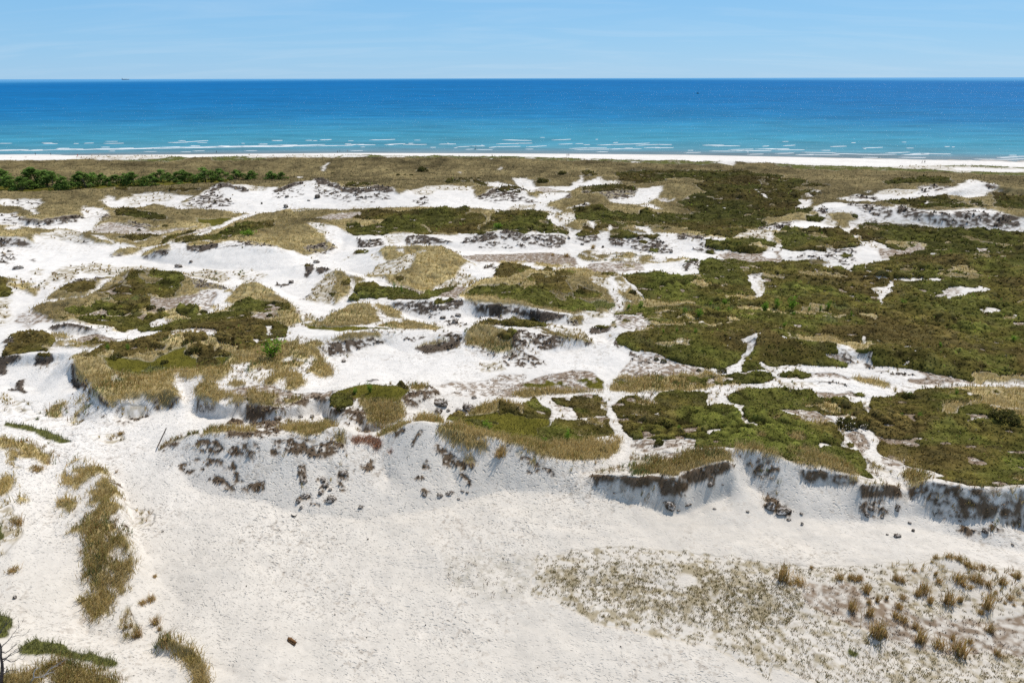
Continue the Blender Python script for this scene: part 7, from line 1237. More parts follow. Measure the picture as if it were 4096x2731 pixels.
prox = blur(np.kron(blur(veg[::4, ::4], 16), np.ones((4, 4), np.float32))[:NR, :NAZ], 2)
n2 = fbm(X / 6, Y / 6, 13, 4); n3 = fbm(X / .55, Y / .55, 17, 3); n4 = fbm(X / 25, Y / 25, 19, 3)
tus, tid = worley(X / 1.1, Y / 1.1, 23)                               # tussocks
tus = np.clip(1 - tus ** 2 * 1.6, 0, 1)
hum = blur(np.clip(mG + mH + mM, 0, 1), 6) * np.clip((420 - Y) / 40, 0, 1)
Z = Z + hum * (1.25 * (fbm(X / 8, Y / 6, 301, 3) - .5) + .5 * (fbm(X / 3, Y / 2.4, 303, 2) - .5)) * np.clip(R / 140, .45, 1.25)
Z = Z + mG * (.30 * tus * np.clip(R / 120, .35, 1.3) + .25 * (n1 - .5)) + mD * (.30 * (n3 - .35) + .18 * n1) + mM * .12 * n1 + mF * .2 * tus + mK * .12 * n3
spkl = np.clip((fbm(X / .45, Y / .45, 211, 2) - .57) * 7, 0, 1) * np.clip(prox * 2.1 - .12 + 1.2 * (n2 - .5), 0, 1) * (cls == 0)
tram = np.clip(blur(((cls == 0) | (cls == CI['N'])).astype(np.float32), 2) - .2, 0, 1)
Z = Z + tram * .05 * (n3 - .5)

# ---- ground --------------------------------------------------------
def mix(a, b, t): return a + (np.asarray(b, np.float32) - a) * t[..., None]
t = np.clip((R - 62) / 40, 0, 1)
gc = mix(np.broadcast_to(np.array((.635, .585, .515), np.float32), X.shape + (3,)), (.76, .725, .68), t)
gc = gc * (1 + .16 * (n4 - .5) + .16 * (n2 - .5) + .12 * (n1 - .5) + .10 * (n3 - .5))[..., None]
spk = np.clip((fbm(X / .35, Y / .35, 29, 2) - .66) * 8, 0, 1) * np.clip((n2 - .45) * 5, 0, 1)      # scattered crumbs of litter
gc = mix(gc, (.30, .25, .2), spk * .5)
gc = mix(gc, (.26, .205, .14), spkl * .7)
wet = np.clip(1 - Z / .5, 0, 1) * (Y > 380)
gc = mix(gc, (.30, .28, .25), wet)
gk = fbm(X / .5, Y / .5, 31, 3)
gc = mix(gc, (.215, .155, .105), np.clip(mL * 1.15, 0, 1) * np.clip(dens * 1.0 + .1 + (gk - .5) * 2.4, 0, .95))
gc = mix(gc, (.44, .40, .33), blur(mask('N'), 24) * np.clip(dens * .6 + (gk - .5) * 2, 0, 1))
gc = mix(gc, (.30, .245, .145), mK * np.clip(dens * 1.0 + (n1 - .5) * 1.8 + (gk - .5) * 2.2 - .12, 0, .85))
litter = 1.25 * np.stack([.235 + .12 * (n1 - .5) + .1 * (tid - .5), .185 + .10 * (n1 - .5) + .07 * (tid - .5), .088 + .05 * (n1 - .5) + .03 * (tid - .5)], -1)
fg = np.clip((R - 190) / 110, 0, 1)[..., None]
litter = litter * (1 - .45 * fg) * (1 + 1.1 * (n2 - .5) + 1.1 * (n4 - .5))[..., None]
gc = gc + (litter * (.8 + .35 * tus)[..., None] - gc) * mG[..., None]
gc = mix(gc, (.115, .118, .034), np.clip(mF * 1.3, 0, 1))
moss = np.stack([.115 + .10 * (n1 - .5), .103 + .08 * (n1 - .5), .017 + .015 * (n1 - .5)], -1)
gc = gc + (moss - gc) * np.clip(mM * 1.2, 0, 1)[..., None]
nearb = np.clip((120 - R) / 40, 0, 1)
turf = np.stack([.082 + .035 * nearb + .10 * (n3 - .5) + .03 * n2, .066 + .085 * (n3 - .5) + .022 * n2 + .016 * nearb, .053 + .07 * (n3 - .5) + .015 * n2], -1)
gc = gc + (turf - gc) * np.clip(mD * 1.15, 0, 1)[..., None]
gc = mix(gc, (.34, .19, .11), mR * .6)
gc = mix(gc, (.085, .068, .030), mH)
foot = (1 + .5 * np.exp(-((X - 6) / 22) ** 2 - ((Y - 66) / 9) ** 2)) * (1 + .15 * np.clip((82 - R) / 12, 0, 1)) * tram * np.clip(.45 + 1.3 * (n4 - .38) + .5 * (n2 - .5), .2, 1) * np.clip(1.7 - R / 130, .15, 1)
idx = np.arange(NR * NAZ).reshape(NR, NAZ)
quad = lambda I: np.stack([I[:-1, :-1], I[:-1, 1:], I[1:, 1:], I[1:, :-1]], -1).reshape(-1, 4)
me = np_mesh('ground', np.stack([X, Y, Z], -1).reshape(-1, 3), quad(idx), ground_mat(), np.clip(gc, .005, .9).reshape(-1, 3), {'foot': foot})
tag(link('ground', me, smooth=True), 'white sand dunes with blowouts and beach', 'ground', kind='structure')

# ---- heather canopy --------------------------------------------------
w1, id1 = worley(X / 1.25 + .3 * n1, Y / 1.25, 61); w2, id2 = worley(X / 2.6, Y / 2.6 + .4 * n1, 67); w3, id3 = worley(X / .5, Y / .5, 71)
far = np.clip((R - 120) / 160, 0, 1)
stand = np.clip((fbm(X / 13, Y / 9, 241, 3) - .36) * 3.6, .30, 1.2)                    # low mats here, tall cushions there
bl = np.clip(far + np.clip((fbm(X / 7, Y / 7, 243, 2) - .55) * 5, 0, 1), 0, 1)
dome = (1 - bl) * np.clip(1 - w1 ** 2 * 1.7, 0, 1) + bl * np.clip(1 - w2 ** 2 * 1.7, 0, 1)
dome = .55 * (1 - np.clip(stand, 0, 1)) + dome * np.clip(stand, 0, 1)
hid = np.where(bl > .5, id2, id1)
hh = mH * (.06 + (.42 + .3 * hid + .35 * far) * dome * stand * (.55 + .9 * n2) + .14 * np.clip(1 - w3 * 1.5, 0, 1)) - (1 - np.clip(mH * 2, 0, 1)) * .2
HZ = Z + hh
keep = mH > .12
fk = keep[:-1, :-1] & keep[:-1, 1:] & keep[1:, 1:] & keep[1:, :-1]
F = quad(idx)[fk.ravel()]
used = np.unique(F); remap = np.full(NR * NAZ, -1); remap[used] = np.arange(len(used))
def heath_tone(n, hid_, big):
    """olive, green and russet heather cushions"""
    a = np.array((.215, .180, .044), np.float32); g_ = np.array((.165, .178, .036), np.float32); b_ = np.array((.195, .130, .050), np.float32); k_ = np.array((.100, .098, .046), np.float32)
    w = np.stack([.9 + 0 * n, np.clip((big - .52) * 12, 0, 1.6), np.clip((.44 - big) * 9 + (hid_ - .62) * 1.5, 0, 1.2), np.clip((hid_ - .72) * 4, 0, 1)], -1)
    w = w / w.sum(-1, keepdims=True)
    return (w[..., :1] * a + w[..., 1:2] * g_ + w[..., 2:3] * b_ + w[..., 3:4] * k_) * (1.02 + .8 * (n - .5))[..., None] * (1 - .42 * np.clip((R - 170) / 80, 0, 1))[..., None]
nb = fbm(X / 18, Y / 14, 91, 3)
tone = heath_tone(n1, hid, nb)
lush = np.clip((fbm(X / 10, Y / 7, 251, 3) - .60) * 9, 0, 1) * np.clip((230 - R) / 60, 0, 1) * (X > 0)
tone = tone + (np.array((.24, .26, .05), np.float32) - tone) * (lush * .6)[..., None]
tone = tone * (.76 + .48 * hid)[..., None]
mott = np.clip(.52 + 1.0 * fbm(X / 3.2, Y / 2.6, 311, 3), .62, 1.4)
tone = tone * mott[..., None]
hc = tone * (.16 + .85 * dome)[..., None]  # painted shade: gaps between cushions darkened in the colour
leaf = vcol_mat('heather_leaf', transl=.33, noise=.25, nscale=1.5)
co_h = np.stack([X, Y, HZ], -1).reshape(-1, 3)[used]

def pick(weight, n):
    """n ground cells drawn by weight, with a random place inside each"""
    c = np.cumsum(weight.ravel().astype(np.float64)); k = np.searchsorted(c, rng.random(n) * c[-1]); k = np.clip(k, 0, NR * NAZ - 1)
    j, i = k // NAZ, k % NAZ
    az = AZ0 + DAZ * (i + rng.random(n) - .5); r = (S0 + DS * (j + rng.random(n) - .5)) ** (1 / RP)
    return np.minimum(j, NR - 1), i, r * np.sin(az), r * np.cos(az)

def sprigs(j, i, x, y, z, size, col):
    """small tilted leaf faces"""
    n = len(x); a = rng.random(n) * 2 * np.pi; tilt = rng.random(n) * .7 + .5
    A = np.stack([np.cos(a), np.sin(a), np.zeros(n)], -1) * size[:, None]
    B = np.stack([-np.sin(a) * np.sin(tilt), np.cos(a) * np.sin(tilt), np.cos(tilt)], -1) * (size * (.8 + .8 * rng.random(n)))[:, None]
    P = np.stack([x, y, z], -1)
    co = np.stack([P - A * .5, P + A * .5, P + A * .28 + B, P - A * .22 + B * .9], 1).reshape(-1, 3)
    return co, np.arange(4 * n).reshape(-1, 4), np.repeat(col, 4, 0)

wH = PXA * (mH > .3)
nH = int(min(330000, wH.sum() * .85))
j, i, x, y = pick(wH, nH)
sz = SL[j, i] * .00147 * (.75 + .9 * rng.random(nH))
tc = tone[j, i] * (.30 + 1.02 * dome[j, i] + .36 * (rng.random(nH) - .5))[:, None]  # sprigs likewise: dark gaps and lit tops put into the colour
fl = (rng.random(nH) < .035 * (vnoise(x / 7, y / 7, 220) > .6)); tc[fl] = np.array((.30, .38, .06)); st_ = rng.random(nH) < .03; tc[st_] = np.array((.40, .31, .15))
c2, f2, k2 = sprigs(j, i, x, y, sample(HZ, x, y) - .03, sz, tc)
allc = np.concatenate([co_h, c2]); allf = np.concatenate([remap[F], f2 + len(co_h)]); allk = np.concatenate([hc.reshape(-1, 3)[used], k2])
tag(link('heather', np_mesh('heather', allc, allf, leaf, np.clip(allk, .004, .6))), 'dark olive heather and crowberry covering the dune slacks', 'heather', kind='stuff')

# ---- grasses ---------------------------------------------------------
WIND = np.array((.42, .16))
def blades(x, y, z, h, w, lean, col, wind=.45):
    """bent grass blades: a quad that ends in a triangle"""
    n = len(x); a = rng.random(n) * 2 * np.pi; d = np.stack([np.cos(a), np.sin(a)], -1) * lean[:, None] + WIND * wind
    s = rng.normal(0, .5, n); side = np.stack([np.cos(s), np.sin(s), np.zeros(n)], -1) * (w * .5)[:, None]
    P = np.stack([x, y, z], -1)
    mid = P + np.concatenate([d * .35, np.full((n, 1), .62)], 1) * h[:, None]; tip = P + np.concatenate([d, np.full((n, 1), .95) - .25 * lean[:, None]], 1) * h[:, None]
    co = np.stack([P - side, P + side, mid + side * .8, mid - side * .8, tip], 1).reshape(-1, 3)
    b = (np.arange(n) * 5)[:, None]
    idx_ = np.concatenate([b + [0, 1, 2, 3], b + [3, 2, 4]], 1).ravel()
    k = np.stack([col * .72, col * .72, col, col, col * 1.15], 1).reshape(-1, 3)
    return co, idx_, np.tile([4, 3], n), k
def grass_object(name, parts, mat, label, cat):
    co, ix, sz, ck, off = [], [], [], [], 0
    for c, i_, s_, k_ in parts:
        co.append(c); ix.append(i_ + off); sz.append(s_); ck.append(k_); off += len(c)
    o = link(name, np_mesh(name, np.concatenate(co), (np.concatenate(ix), np.concatenate(sz)), mat, np.clip(np.concatenate(ck), .004, .8)))
    return tag(o, label, cat, kind='stuff')
grass = vcol_mat('marram_blade', transl=.42, rough=.7, spec=.2)
STRAW, OLIVE, BROWN, GREEN = (np.array(v, np.float32) for v in ((.60, .45, .19), (.37, .30, .095), (.38, .24, .09), (.17, .20, .065)))
def grass_cols(n, j, i, w):
    r = .5 + .45 * (rng.random(n) - .5) + 1.9 * (n2[j, i] - .5) + .45 * (tid[j, i] - .5) + 1.1 * (n1[j, i] - .5)
    c = np.where((r < w[0])[:, None], STRAW, np.where((r < w[0] + w[1])[:, None], OLIVE, np.where((r < w[0] + w[1] + w[2])[:, None], BROWN, GREEN)))
    return c * (.8 + .4 * rng.random(n))[:, None] * (.8 + .35 * n4[j, i])[:, None]
wG = PXA * (cls == CI['G']) * (.55 + .5 * tus) * np.where(R < 110, 2.2, 1.0)
nG = int(min(330000, wG.sum() * .8)); j, i, x, y = pick(wG, nG)
x = x + rng.normal(0, 1, nG) * np.minimum(.32, .0035 * SL[j, i]); y = y + rng.normal(0, 1, nG) * .32
sl = SL[j, i]; near = np.clip((120 - R[j, i]) / 60, 0, 1)
h = (.35 + .45 * rng.random(nG)) * (.8 + .4 * tus[j, i]) * (1 + .25 * near)
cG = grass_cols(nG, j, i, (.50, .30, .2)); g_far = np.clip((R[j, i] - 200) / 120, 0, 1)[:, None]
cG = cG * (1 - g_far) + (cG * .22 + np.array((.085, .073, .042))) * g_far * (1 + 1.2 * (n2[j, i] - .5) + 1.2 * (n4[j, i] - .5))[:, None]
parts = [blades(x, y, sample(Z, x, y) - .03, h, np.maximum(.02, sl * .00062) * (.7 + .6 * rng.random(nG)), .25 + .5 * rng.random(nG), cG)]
wK = PXA * (cls == CI['K']) * dens
wK = wK * np.where((R < 64) & (X > -2), 2.2, 1) + PXA * (cls == 0) * np.clip(prox * 1.5 - .15, 0, .6) * np.clip((n2 - .42) * 4, 0, 1) * (Y < 330) * .55
nK = int(min(60000, wK.sum() * .20)); j, i, x, y = pick(wK, nK)
rep = 7; x = np.repeat(x, rep); y = np.repeat(y, rep); jj = np.repeat(j, rep); ii = np.repeat(i, rep); n = len(x)
x = x + rng.normal(0, .09, n); y = y + rng.normal(0, .09, n)
low = np.repeat((R[j, i] < 64) & (X[j, i] > -2), rep)
h = np.where(low, .10 + .14 * rng.random(n), .30 + .45 * rng.random(n))
cK = np.where(low[:, None], np.where((rng.random(n) < .35)[:, None], np.array((.27, .185, .085)), np.array((.235, .20, .07))) * (.7 + .7 * rng.random(n))[:, None], grass_cols(n, jj, ii, (.35, .25, .4)) * .9)
pk = blades(x, y, sample(Z, x, y) - .02, h, np.maximum(.02, SL[jj, ii] * .00055), .3 + .7 * rng.random(n), cK)
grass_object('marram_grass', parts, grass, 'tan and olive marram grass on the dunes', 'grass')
wL = PXA * ((cls == CI['L']) * dens * .7 + (cls == CI['N']) * .06)
nL = int(min(26000, wL.sum() * .25)); j, i, x, y = pick(wL, nL); rep = 4
x = np.repeat(x, rep) + rng.normal(0, .1, nL * rep); y = np.repeat(y, rep) + rng.normal(0, .1, nL * rep); jj = np.repeat(j, rep); ii = np.repeat(i, rep); n = nL * rep
pl = blades(x, y, sample(Z, x, y) - .02, .08 + .16 * rng.random(n), np.maximum(.03, SL[jj, ii] * .0007), .6 + .6 * rng.random(n), np.array((.17, .115, .07)) * (.6 + .8 * rng.random(n))[:, None])
grass_object('sparse_grass', [pk, pl], grass, 'thin scattered sand grass and brown litter on pale sand', 'grass')
parts = []
for ch, cc, hh_, f in (('F', np.array((.215, .215, .08)), .55, 1.0), ('M', np.array((.15, .135, .028)), .2, .7)):
    wF = PXA * (cls == CI[ch]); nF = int(min(60000, wF.sum() * f)); j, i, x, y = pick(wF, nF)
    parts.append(blades(x, y, sample(Z, x, y) - .02, hh_ * (.5 + rng.random(nF)), np.maximum(.02, SL[j, i] * .00065), .25 + .5 * rng.random(nF), cc * (.65 + .7 * rng.random(nF))[:, None] * (.7 + .6 * n1[j, i])[:, None]))
grass_object('green_grass', parts, grass, 'fresh green lyme grass and mossy turf in hollows and on the foredune', 'grass')

# ---- turf debris and hanging roots -----------------------------------
wD = PXA * np.clip((mD > .45) + .5 * np.clip(blur(mask('D'), 10) - .12, 0, .3), 0, 1); nD = int(min(60000, wD.sum() * .55)); j, i, x, y = pick(wD, nD)
nb_ = np.clip((120 - R[j, i]) / 40, 0, 1); cD = np.stack([.09 + .05 * nb_, .072 + .022 * nb_, .057 + 0 * x], -1) * (.3 + 1.4 * rng.random(nD))[:, None]
cD = np.where((rng.random(nD) < .25)[:, None], np.array((.20, .15, .09)) * (.6 + .8 * rng.random(nD))[:, None], cD)
c2, f2, k2 = sprigs(j, i, x, y, sample(Z, x, y) - .04, np.maximum(.10, SL[j, i] * .0016) * (.6 + 1.2 * rng.random(nD)), cD)
parts = [(c2, f2.ravel(), np.full(len(f2), 4), k2)]
nP = 420; j, i, x, y = pick(PXA * (cls == 0) * (R < 100) * np.clip(n4 - .3, .05, 1), nP)
c2, f2, k2 = sprigs(j, i, x, y, sample(Z, x, y) - .01, .06 + .10 * rng.random(nP) ** 3, np.tile(np.array((.045, .036, .03)), (nP, 1)))
parts.append((c2, f2.ravel(), np.full(len(f2), 4), k2))
wR = PXA * (mR > .4); nR = int(min(6000, wR.sum() * 3)); j, i, x, y = pick(wR, nR)
parts.append(blades(x, y, sample(Z, x, y), .3 + .5 * rng.random(nR), np.full(nR, .035), 1.0 + .8 * rng.random(nR), np.array((.27, .115, .055)) * (.6 + .8 * rng.random(nR))[:, None], .2))
# root fringes hanging down the lips of the scarps
slope = np.zeros_like(Z); slope[1:-1] = (Z[2:] - Z[:-2]) / (2 * DRR[1:-1])
wS = PXA * (blur(mask('D'), 3) > .15) * np.clip(slope - .35, 0, 1.2); nS = int(min(30000, wS.sum() * .25)); j, i, x, y = pick(wS, nS)
parts.append(blades(x, y, sample(Z, x, y) + .02, .12 + .25 * rng.random(nS), np.maximum(.025, SL[j, i] * .0006), .5 + .9 * rng.random(nS), np.array((.115, .085, .055)) * (.5 + 1.1 * rng.random(nS))[:, None], -.3))
grass_object('turf_debris', parts, vcol_mat('peaty_turf', noise=.3, nscale=4), 'dark broken turf and roots on the eroded dune faces', 'debris')

# ---- sea ---------------------------------------------------------------
ys = [330, 420, 480, 560, 700, 1000, 1600, 3000, 6000, 12000, 25000, 50000, 90000]
co, fc = [], []
for y_ in ys:
    for k in range(-6, 7): co.append((k / 6 * (y_ * 1.6 + 300), y_, 0))
for a in range(len(ys) - 1):
    for b in range(12): fc.append((a * 13 + b, a * 13 + b + 1, a * 13 + b + 14, a * 13 + b + 13))
tag(link('water', np_mesh('water', np.array(co, float), np.array(fc), water_mat())), 'blue sea turning turquoise towards the beach', 'sea', kind='structure')
foam_c, foam_f = [], []
def foam(x0, y0, x1, y1, wd):
    n = max(5, int(abs(x1 - x0) / 2.5)); b = len(foam_c); L_ = abs(x1 - x0)
    for k in range(n + 1):
        t_ = k / n; x_ = x0 + (x1 - x0) * t_; y_ = y0 + (y1 - y0) * t_
        e = (math.sin(math.pi * min(1, max(0, t_))) ** .45) * wd * (.35 + .75 * random.random())
        s_ = .8 * math.sin(x_ * .23 + wd) + random.uniform(-.3, .3)
        foam_c.append((x_, y_ - e * .5 + s_, .06)); foam_c.append((x_, y_ + e * .15 + s_, .28)); foam_c.append((x_, y_ + e * .5 + s_, .06))
    for k in range(n):
        q = b + 3 * k
        foam_f.append((q, q + 3, q + 4, q + 1)); foam_f.append((q + 1, q + 4, q + 5, q + 2))
for x0, y0, x1, y1, wd in SURF:
    ex = (x1 - x0) * (.25 if x0 < 0 else .55); sl_f = (y1 - y0) / (x1 - x0)
    foam(x0 - ex, y0 - ex * sl_f, x1 + ex, y1 + ex * sl_f, max(1.0, wd * (.42 if x0 < 0 else .28)))
for k in range(40):
    x_ = random.uniform(-380, 380); d_ = random.uniform(4, 120) ** 1.0; y_ = 493 - .000324 * x_ * x_ - .0534 * x_ + d_; L_ = random.uniform(1.2, 7) * (1.6 if x_ < -100 else 1)
    foam(x_, y_, x_ + L_, y_ + random.uniform(-.3, .3), random.uniform(.5, 1.3))
tag(link('surf_foam', np_mesh('surf_foam', np.array(foam_c), np.array(foam_f), flat_mat('foam', (.80, .84, .86), .7, .05)), smooth=True), 'white breaking wavelets along the beach', 'surf', kind='stuff')

# ---- small builders ----------------------------------------------------
class MB:
    def __init__(self): self.v = []; self.f = []; self.c = []
    def add(self, v, f, c=(.5, .5, .5)):
        o = len(self.v); self.v += [tuple(p) for p in v]; self.f += [tuple(o + k for k in q) for q in f]
        self.c += [c] * len(v) if not isinstance(c, list) else c
    def tube(self, pts, col=(.2, .16, .12), n=6):
        """pts: (x, y, z, radius)"""
        V = []
        P = [Vector(p[:3]) for p in pts]
        for k, p in enumerate(P):
            d = (P[min(k + 1, len(P) - 1)] - P[max(k - 1, 0)]).normalized()
            a = d.orthogonal().normalized() if k == 0 else (a - d * a.dot(d)).normalized()
            b = d.cross(a)
            for q in range(n):
                w = 2 * math.pi * q / n; V.append(p + (a * math.cos(w) + b * math.sin(w)) * pts[k][3])
        Fc = [(k * n + q, k * n + (q + 1) % n, (k + 1) * n + (q + 1) % n, (k + 1) * n + q) for k in range(len(P) - 1) for q in range(n)]
        Fc += [tuple(range(n))[::-1], tuple((len(P) - 1) * n + q for q in range(n))]
        self.add(V, Fc, col)
    def box(self, c, s, col=(.5, .5, .5), taper=1.0):
        x, y, z = c; a, b, h = (k / 2 for k in s)
        v = [(x + i * a * (taper if k > 0 else 1), y + j_ * b * (taper if k > 0 else 1), z + k * h) for k in (-1, 1) for j_ in (-1, 1) for i in (-1, 1)]
        self.add(v, [(0, 2, 3, 1), (4, 5, 7, 6), (0, 1, 5, 4), (2, 6, 7, 3), (0, 4, 6, 2), (1, 3, 7, 5)], col)
    def quadleaf(self, p, s, col):
        a = Vector((random.gauss(0, 1), random.gauss(0, 1), random.gauss(0, .6))).normalized(); b = a.cross(Vector((random.gauss(0, 1), random.gauss(0, 1), random.gauss(0, 1)))).normalized()
        self.add([p - a * s * .5, p + b * s * .35, p + a * s * .6, p - b * s * .35], [(0, 1, 2, 3)], col)
    def mesh(self, name, mat):
        idx_ = np.array([k for q in self.f for k in q]); sz_ = np.array([len(q) for q in self.f])
        return np_mesh(name, np.array([tuple(p) for p in self.v], float), (idx_, sz_), mat, np.clip(np.array(self.c, float), .002, .95))
vc = vcol_mat('painted', noise=.12, nscale=6, rough=.8)
crown_mat = vcol_mat('tree_leaf', transl=.45, noise=.2, nscale=2)
bark = vcol_mat('bark', noise=.35, nscale=8)
def ordinal(n): return ['first', 'second', 'third', 'fourth', 'fifth', 'sixth', 'seventh', 'eighth', 'ninth', 'tenth', 'eleventh', 'twelfth', 'thirteenth', 'fourteenth', 'fifteenth', 'sixteenth', 'seventeenth', 'eighteenth', 'nineteenth', 'twentieth', 'twenty-first', 'twenty-second', 'twenty-third', 'twenty-fourth', 'twenty-fifth', 'twenty-sixth', 'twenty-seventh', 'twenty-eighth', 'twenty-ninth', 'thirtieth', 'thirty-first', 'thirty-second', 'thirty-third', 'thirty-fourth', 'thirty-fifth', 'thirty-sixth', 'thirty-seventh', 'thirty-eighth', 'thirty-ninth', 'fortieth'][n]
def zat(x, y): return float(sample(Z, np.array([x]), np.array([y]))[0])
# ---- trees behind the dunes --------------------------------------------
def tree_meshes(seed, lean):
    """unit-height young tree: crown of leaf faces in uneven lobes, trunk with limbs"""
    random.seed(seed); cr = MB(); tr = MB()
    lobes = []
    for k in range(15):
        t_ = random.random(); z_ = .12 + .74 * t_; rad = (.42 * (1 - t_) ** .6 + .08) * random.uniform(.5, 1)
        a = random.random() * 6.28; lobes.append((Vector((math.cos(a) * rad, math.sin(a) * rad, z_)), random.uniform(.10, .20) * (1.15 - .45 * t_), random.uniform(.65, 1.3)))
    lobes.append((Vector((lean, 0, .88)), .11, 1.1))
    for c_, r_, b_ in lobes:
        for _ in range(70):
            d = Vector((random.gauss(0, 1), random.gauss(0, 1), random.gauss(0, .8))).normalized(); q = r_ * random.uniform(.55, 1.08)
            p = c_ + d * q; p.z = max(.03, p.z)
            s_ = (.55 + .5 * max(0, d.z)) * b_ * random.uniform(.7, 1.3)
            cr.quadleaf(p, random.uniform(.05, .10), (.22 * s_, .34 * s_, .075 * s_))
    top = lobes[-1][0]
    tr.tube([(0, 0, -.05, .028), (0, 0, .2, .022), (lean * .5, 0, .55, .014), (*top, .004)], (.12, .10, .08), 6)
    for c_, r_, _ in lobes[:8]: tr.tube([(0, 0, c_.z * .55, .012), (*(c_ * .6), .008), (*c_, .003)], (.11, .09, .075), 4)
    return cr.mesh('crown', crown_mat), tr.mesh('trunk', bark)
variants = [tree_meshes(100 + k, (k - 2) * .03) for k in range(6)]
order = sorted(range(len(TREES)), key=lambda k: TREES[k][0] / TREES[k][1])
biggest = sorted(TREES, key=lambda t_: -t_[3])
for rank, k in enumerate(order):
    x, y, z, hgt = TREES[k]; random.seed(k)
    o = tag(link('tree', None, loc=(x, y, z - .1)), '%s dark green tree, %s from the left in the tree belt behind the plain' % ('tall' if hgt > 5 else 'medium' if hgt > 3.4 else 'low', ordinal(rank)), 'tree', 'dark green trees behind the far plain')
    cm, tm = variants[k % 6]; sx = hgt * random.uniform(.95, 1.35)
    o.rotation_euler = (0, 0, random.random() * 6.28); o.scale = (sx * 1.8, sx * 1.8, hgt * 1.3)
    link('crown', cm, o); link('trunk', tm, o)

# ---- bright green saplings ---------------------------------------------
def sapling_meshes(seed):
    random.seed(seed); lv = MB(); st = MB()
    for k in range(7):
        a = random.random() * 6.28; r_ = random.uniform(.1, .42); h_ = random.uniform(.55, 1)
        tip = Vector((math.cos(a) * r_, math.sin(a) * r_, h_)); st.tube([(0, 0, -.05, .016), (tip.x * .5, tip.y * .5, h_ * .5, .011), (*tip, .004)], (.16, .11, .07), 4)
        for _ in range(46):
            t_ = random.uniform(.25, 1.05); p = tip * t_ + Vector((random.gauss(0, .09), random.gauss(0, .09), random.gauss(0, .07))); p.z = max(.03, p.z)
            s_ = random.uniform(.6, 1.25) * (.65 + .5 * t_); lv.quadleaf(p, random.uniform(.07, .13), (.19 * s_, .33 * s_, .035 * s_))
    return lv.mesh('leaves', crown_mat), st.mesh('stem', bark)
svar = [sapling_meshes(300 + k) for k in range(5)]
# where each sapling stands, near features that can be found in the picture
SAP = ['bright green sapling right of the main sand path, larger of two', 'small bright green sapling closest to the bend of the main sand path', 'upright bright green sapling in the heather below the tan grass strip', 'broad bright green sapling, biggest of those just below the tan grass strip', 'low bright green sapling right of the broad one below the tan strip',
 'small pale green sapling at the left end of the pale sapling row', 'pale grey green sapling in the middle of the heath, left of the sand triangle', 'loose bright green sapling under the pale grey green one', 'bright green sapling below the tip of the sand triangle', 'small green sapling in the heather above the dark heath scarp', 'bright green sapling in the heather, rightmost of three above the dark scarp', 'pale sapling in the heather, leftmost of three above the dark scarp',
 'bright green sapling at the left end of the right tan strip', 'bright green sapling in the right tan strip, second of the row', 'large pale green sapling in the right tan strip beside a grey stone', 'tall bright green sapling at the right end of the tan strip', 'yellow green sapling just left of the tallest one on the tan strip', 'small yellow green sapling below the tan strip', 'lone small green sapling below the hourglass of sand', 'lone low sapling right of the sand hourglass', 'small lone sapling low in the heather above the right dark scarp', 'low yellow green sapling above the long right sand strip', 'thin green sapling between the pale ones of the tan strip', 'green sapling at the far right edge of the heath',
 'large bright green bush on the slope left of the middle hollow', 'flat bright green bush on the grassy dune behind the left sand valley', 'small bright green bush left on the same grassy dune', 'small bright green sapling, left of two on the mossy mound', 'small bright green sapling, right of two on the mossy mound', 'bright green sapling on top of the middle mossy knoll', 'smaller bright green sapling left of that on the middle mossy knoll', 'wide green bush in the green hollow behind the front crest', 'bright green sapling alone in the heather left of the footpath', 'yellow bush in the tan grass at the right', 'small yellow bush farther right in the tan grass', 'lime green sapling left in the right front heather', 'lime green sapling right in the right front heather', 'thin green sapling in the heather strip under the big grassy dune', 'wide green bush in the far dark heather', 'short green sapling at the left end of that heather strip', 'flat pale sapling at the foot of the green hollow', 'tiny green sapling in the heather right of the footpath', 'tiny sapling in the right front heather']
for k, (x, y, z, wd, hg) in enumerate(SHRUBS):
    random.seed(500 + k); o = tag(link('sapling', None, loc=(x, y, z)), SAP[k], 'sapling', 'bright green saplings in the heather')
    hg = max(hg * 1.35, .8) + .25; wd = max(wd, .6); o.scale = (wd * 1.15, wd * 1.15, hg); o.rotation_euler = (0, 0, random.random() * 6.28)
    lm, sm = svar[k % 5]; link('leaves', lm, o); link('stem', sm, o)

# ---- single heather bushes ----------------------------------------------
def bush_meshes(seed):
    random.seed(seed); b = MB(); st = MB()
    for _ in range(420):
        d = Vector((random.gauss(0, 1), random.gauss(0, 1), abs(random.gauss(0, .9)))).normalized(); k = random.uniform(.75, 1.06) * (1 + .16 * math.sin(5 * d.x + seed) * math.cos(4 * d.y))
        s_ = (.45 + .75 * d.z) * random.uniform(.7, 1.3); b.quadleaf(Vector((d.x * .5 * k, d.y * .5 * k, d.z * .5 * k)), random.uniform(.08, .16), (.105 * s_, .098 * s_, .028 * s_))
    for k in range(6):
        a = k * 1.05; st.tube([(0, 0, -.08, .02), (math.cos(a) * .2, math.sin(a) * .2, .2, .014), (math.cos(a) * .38, math.sin(a) * .38, .3, .006)], (.09, .065, .05), 4)
    return b.mesh('foliage', leaf), st.mesh('stem', bark)
bvar = [bush_meshes(700 + k) for k in range(5)]
def zone(x, y):
    s = x / y
    side = 'far left' if s < -.5 else 'left' if s < -.18 else 'middle' if s < .16 else 'right' if s < .5 else 'far right'
    depth = 'nearest dunes' if y < 95 else 'middle dunes' if y < 150 else 'inner plain' if y < 330 else 'outer plain'
    return side, depth
cnt = {}
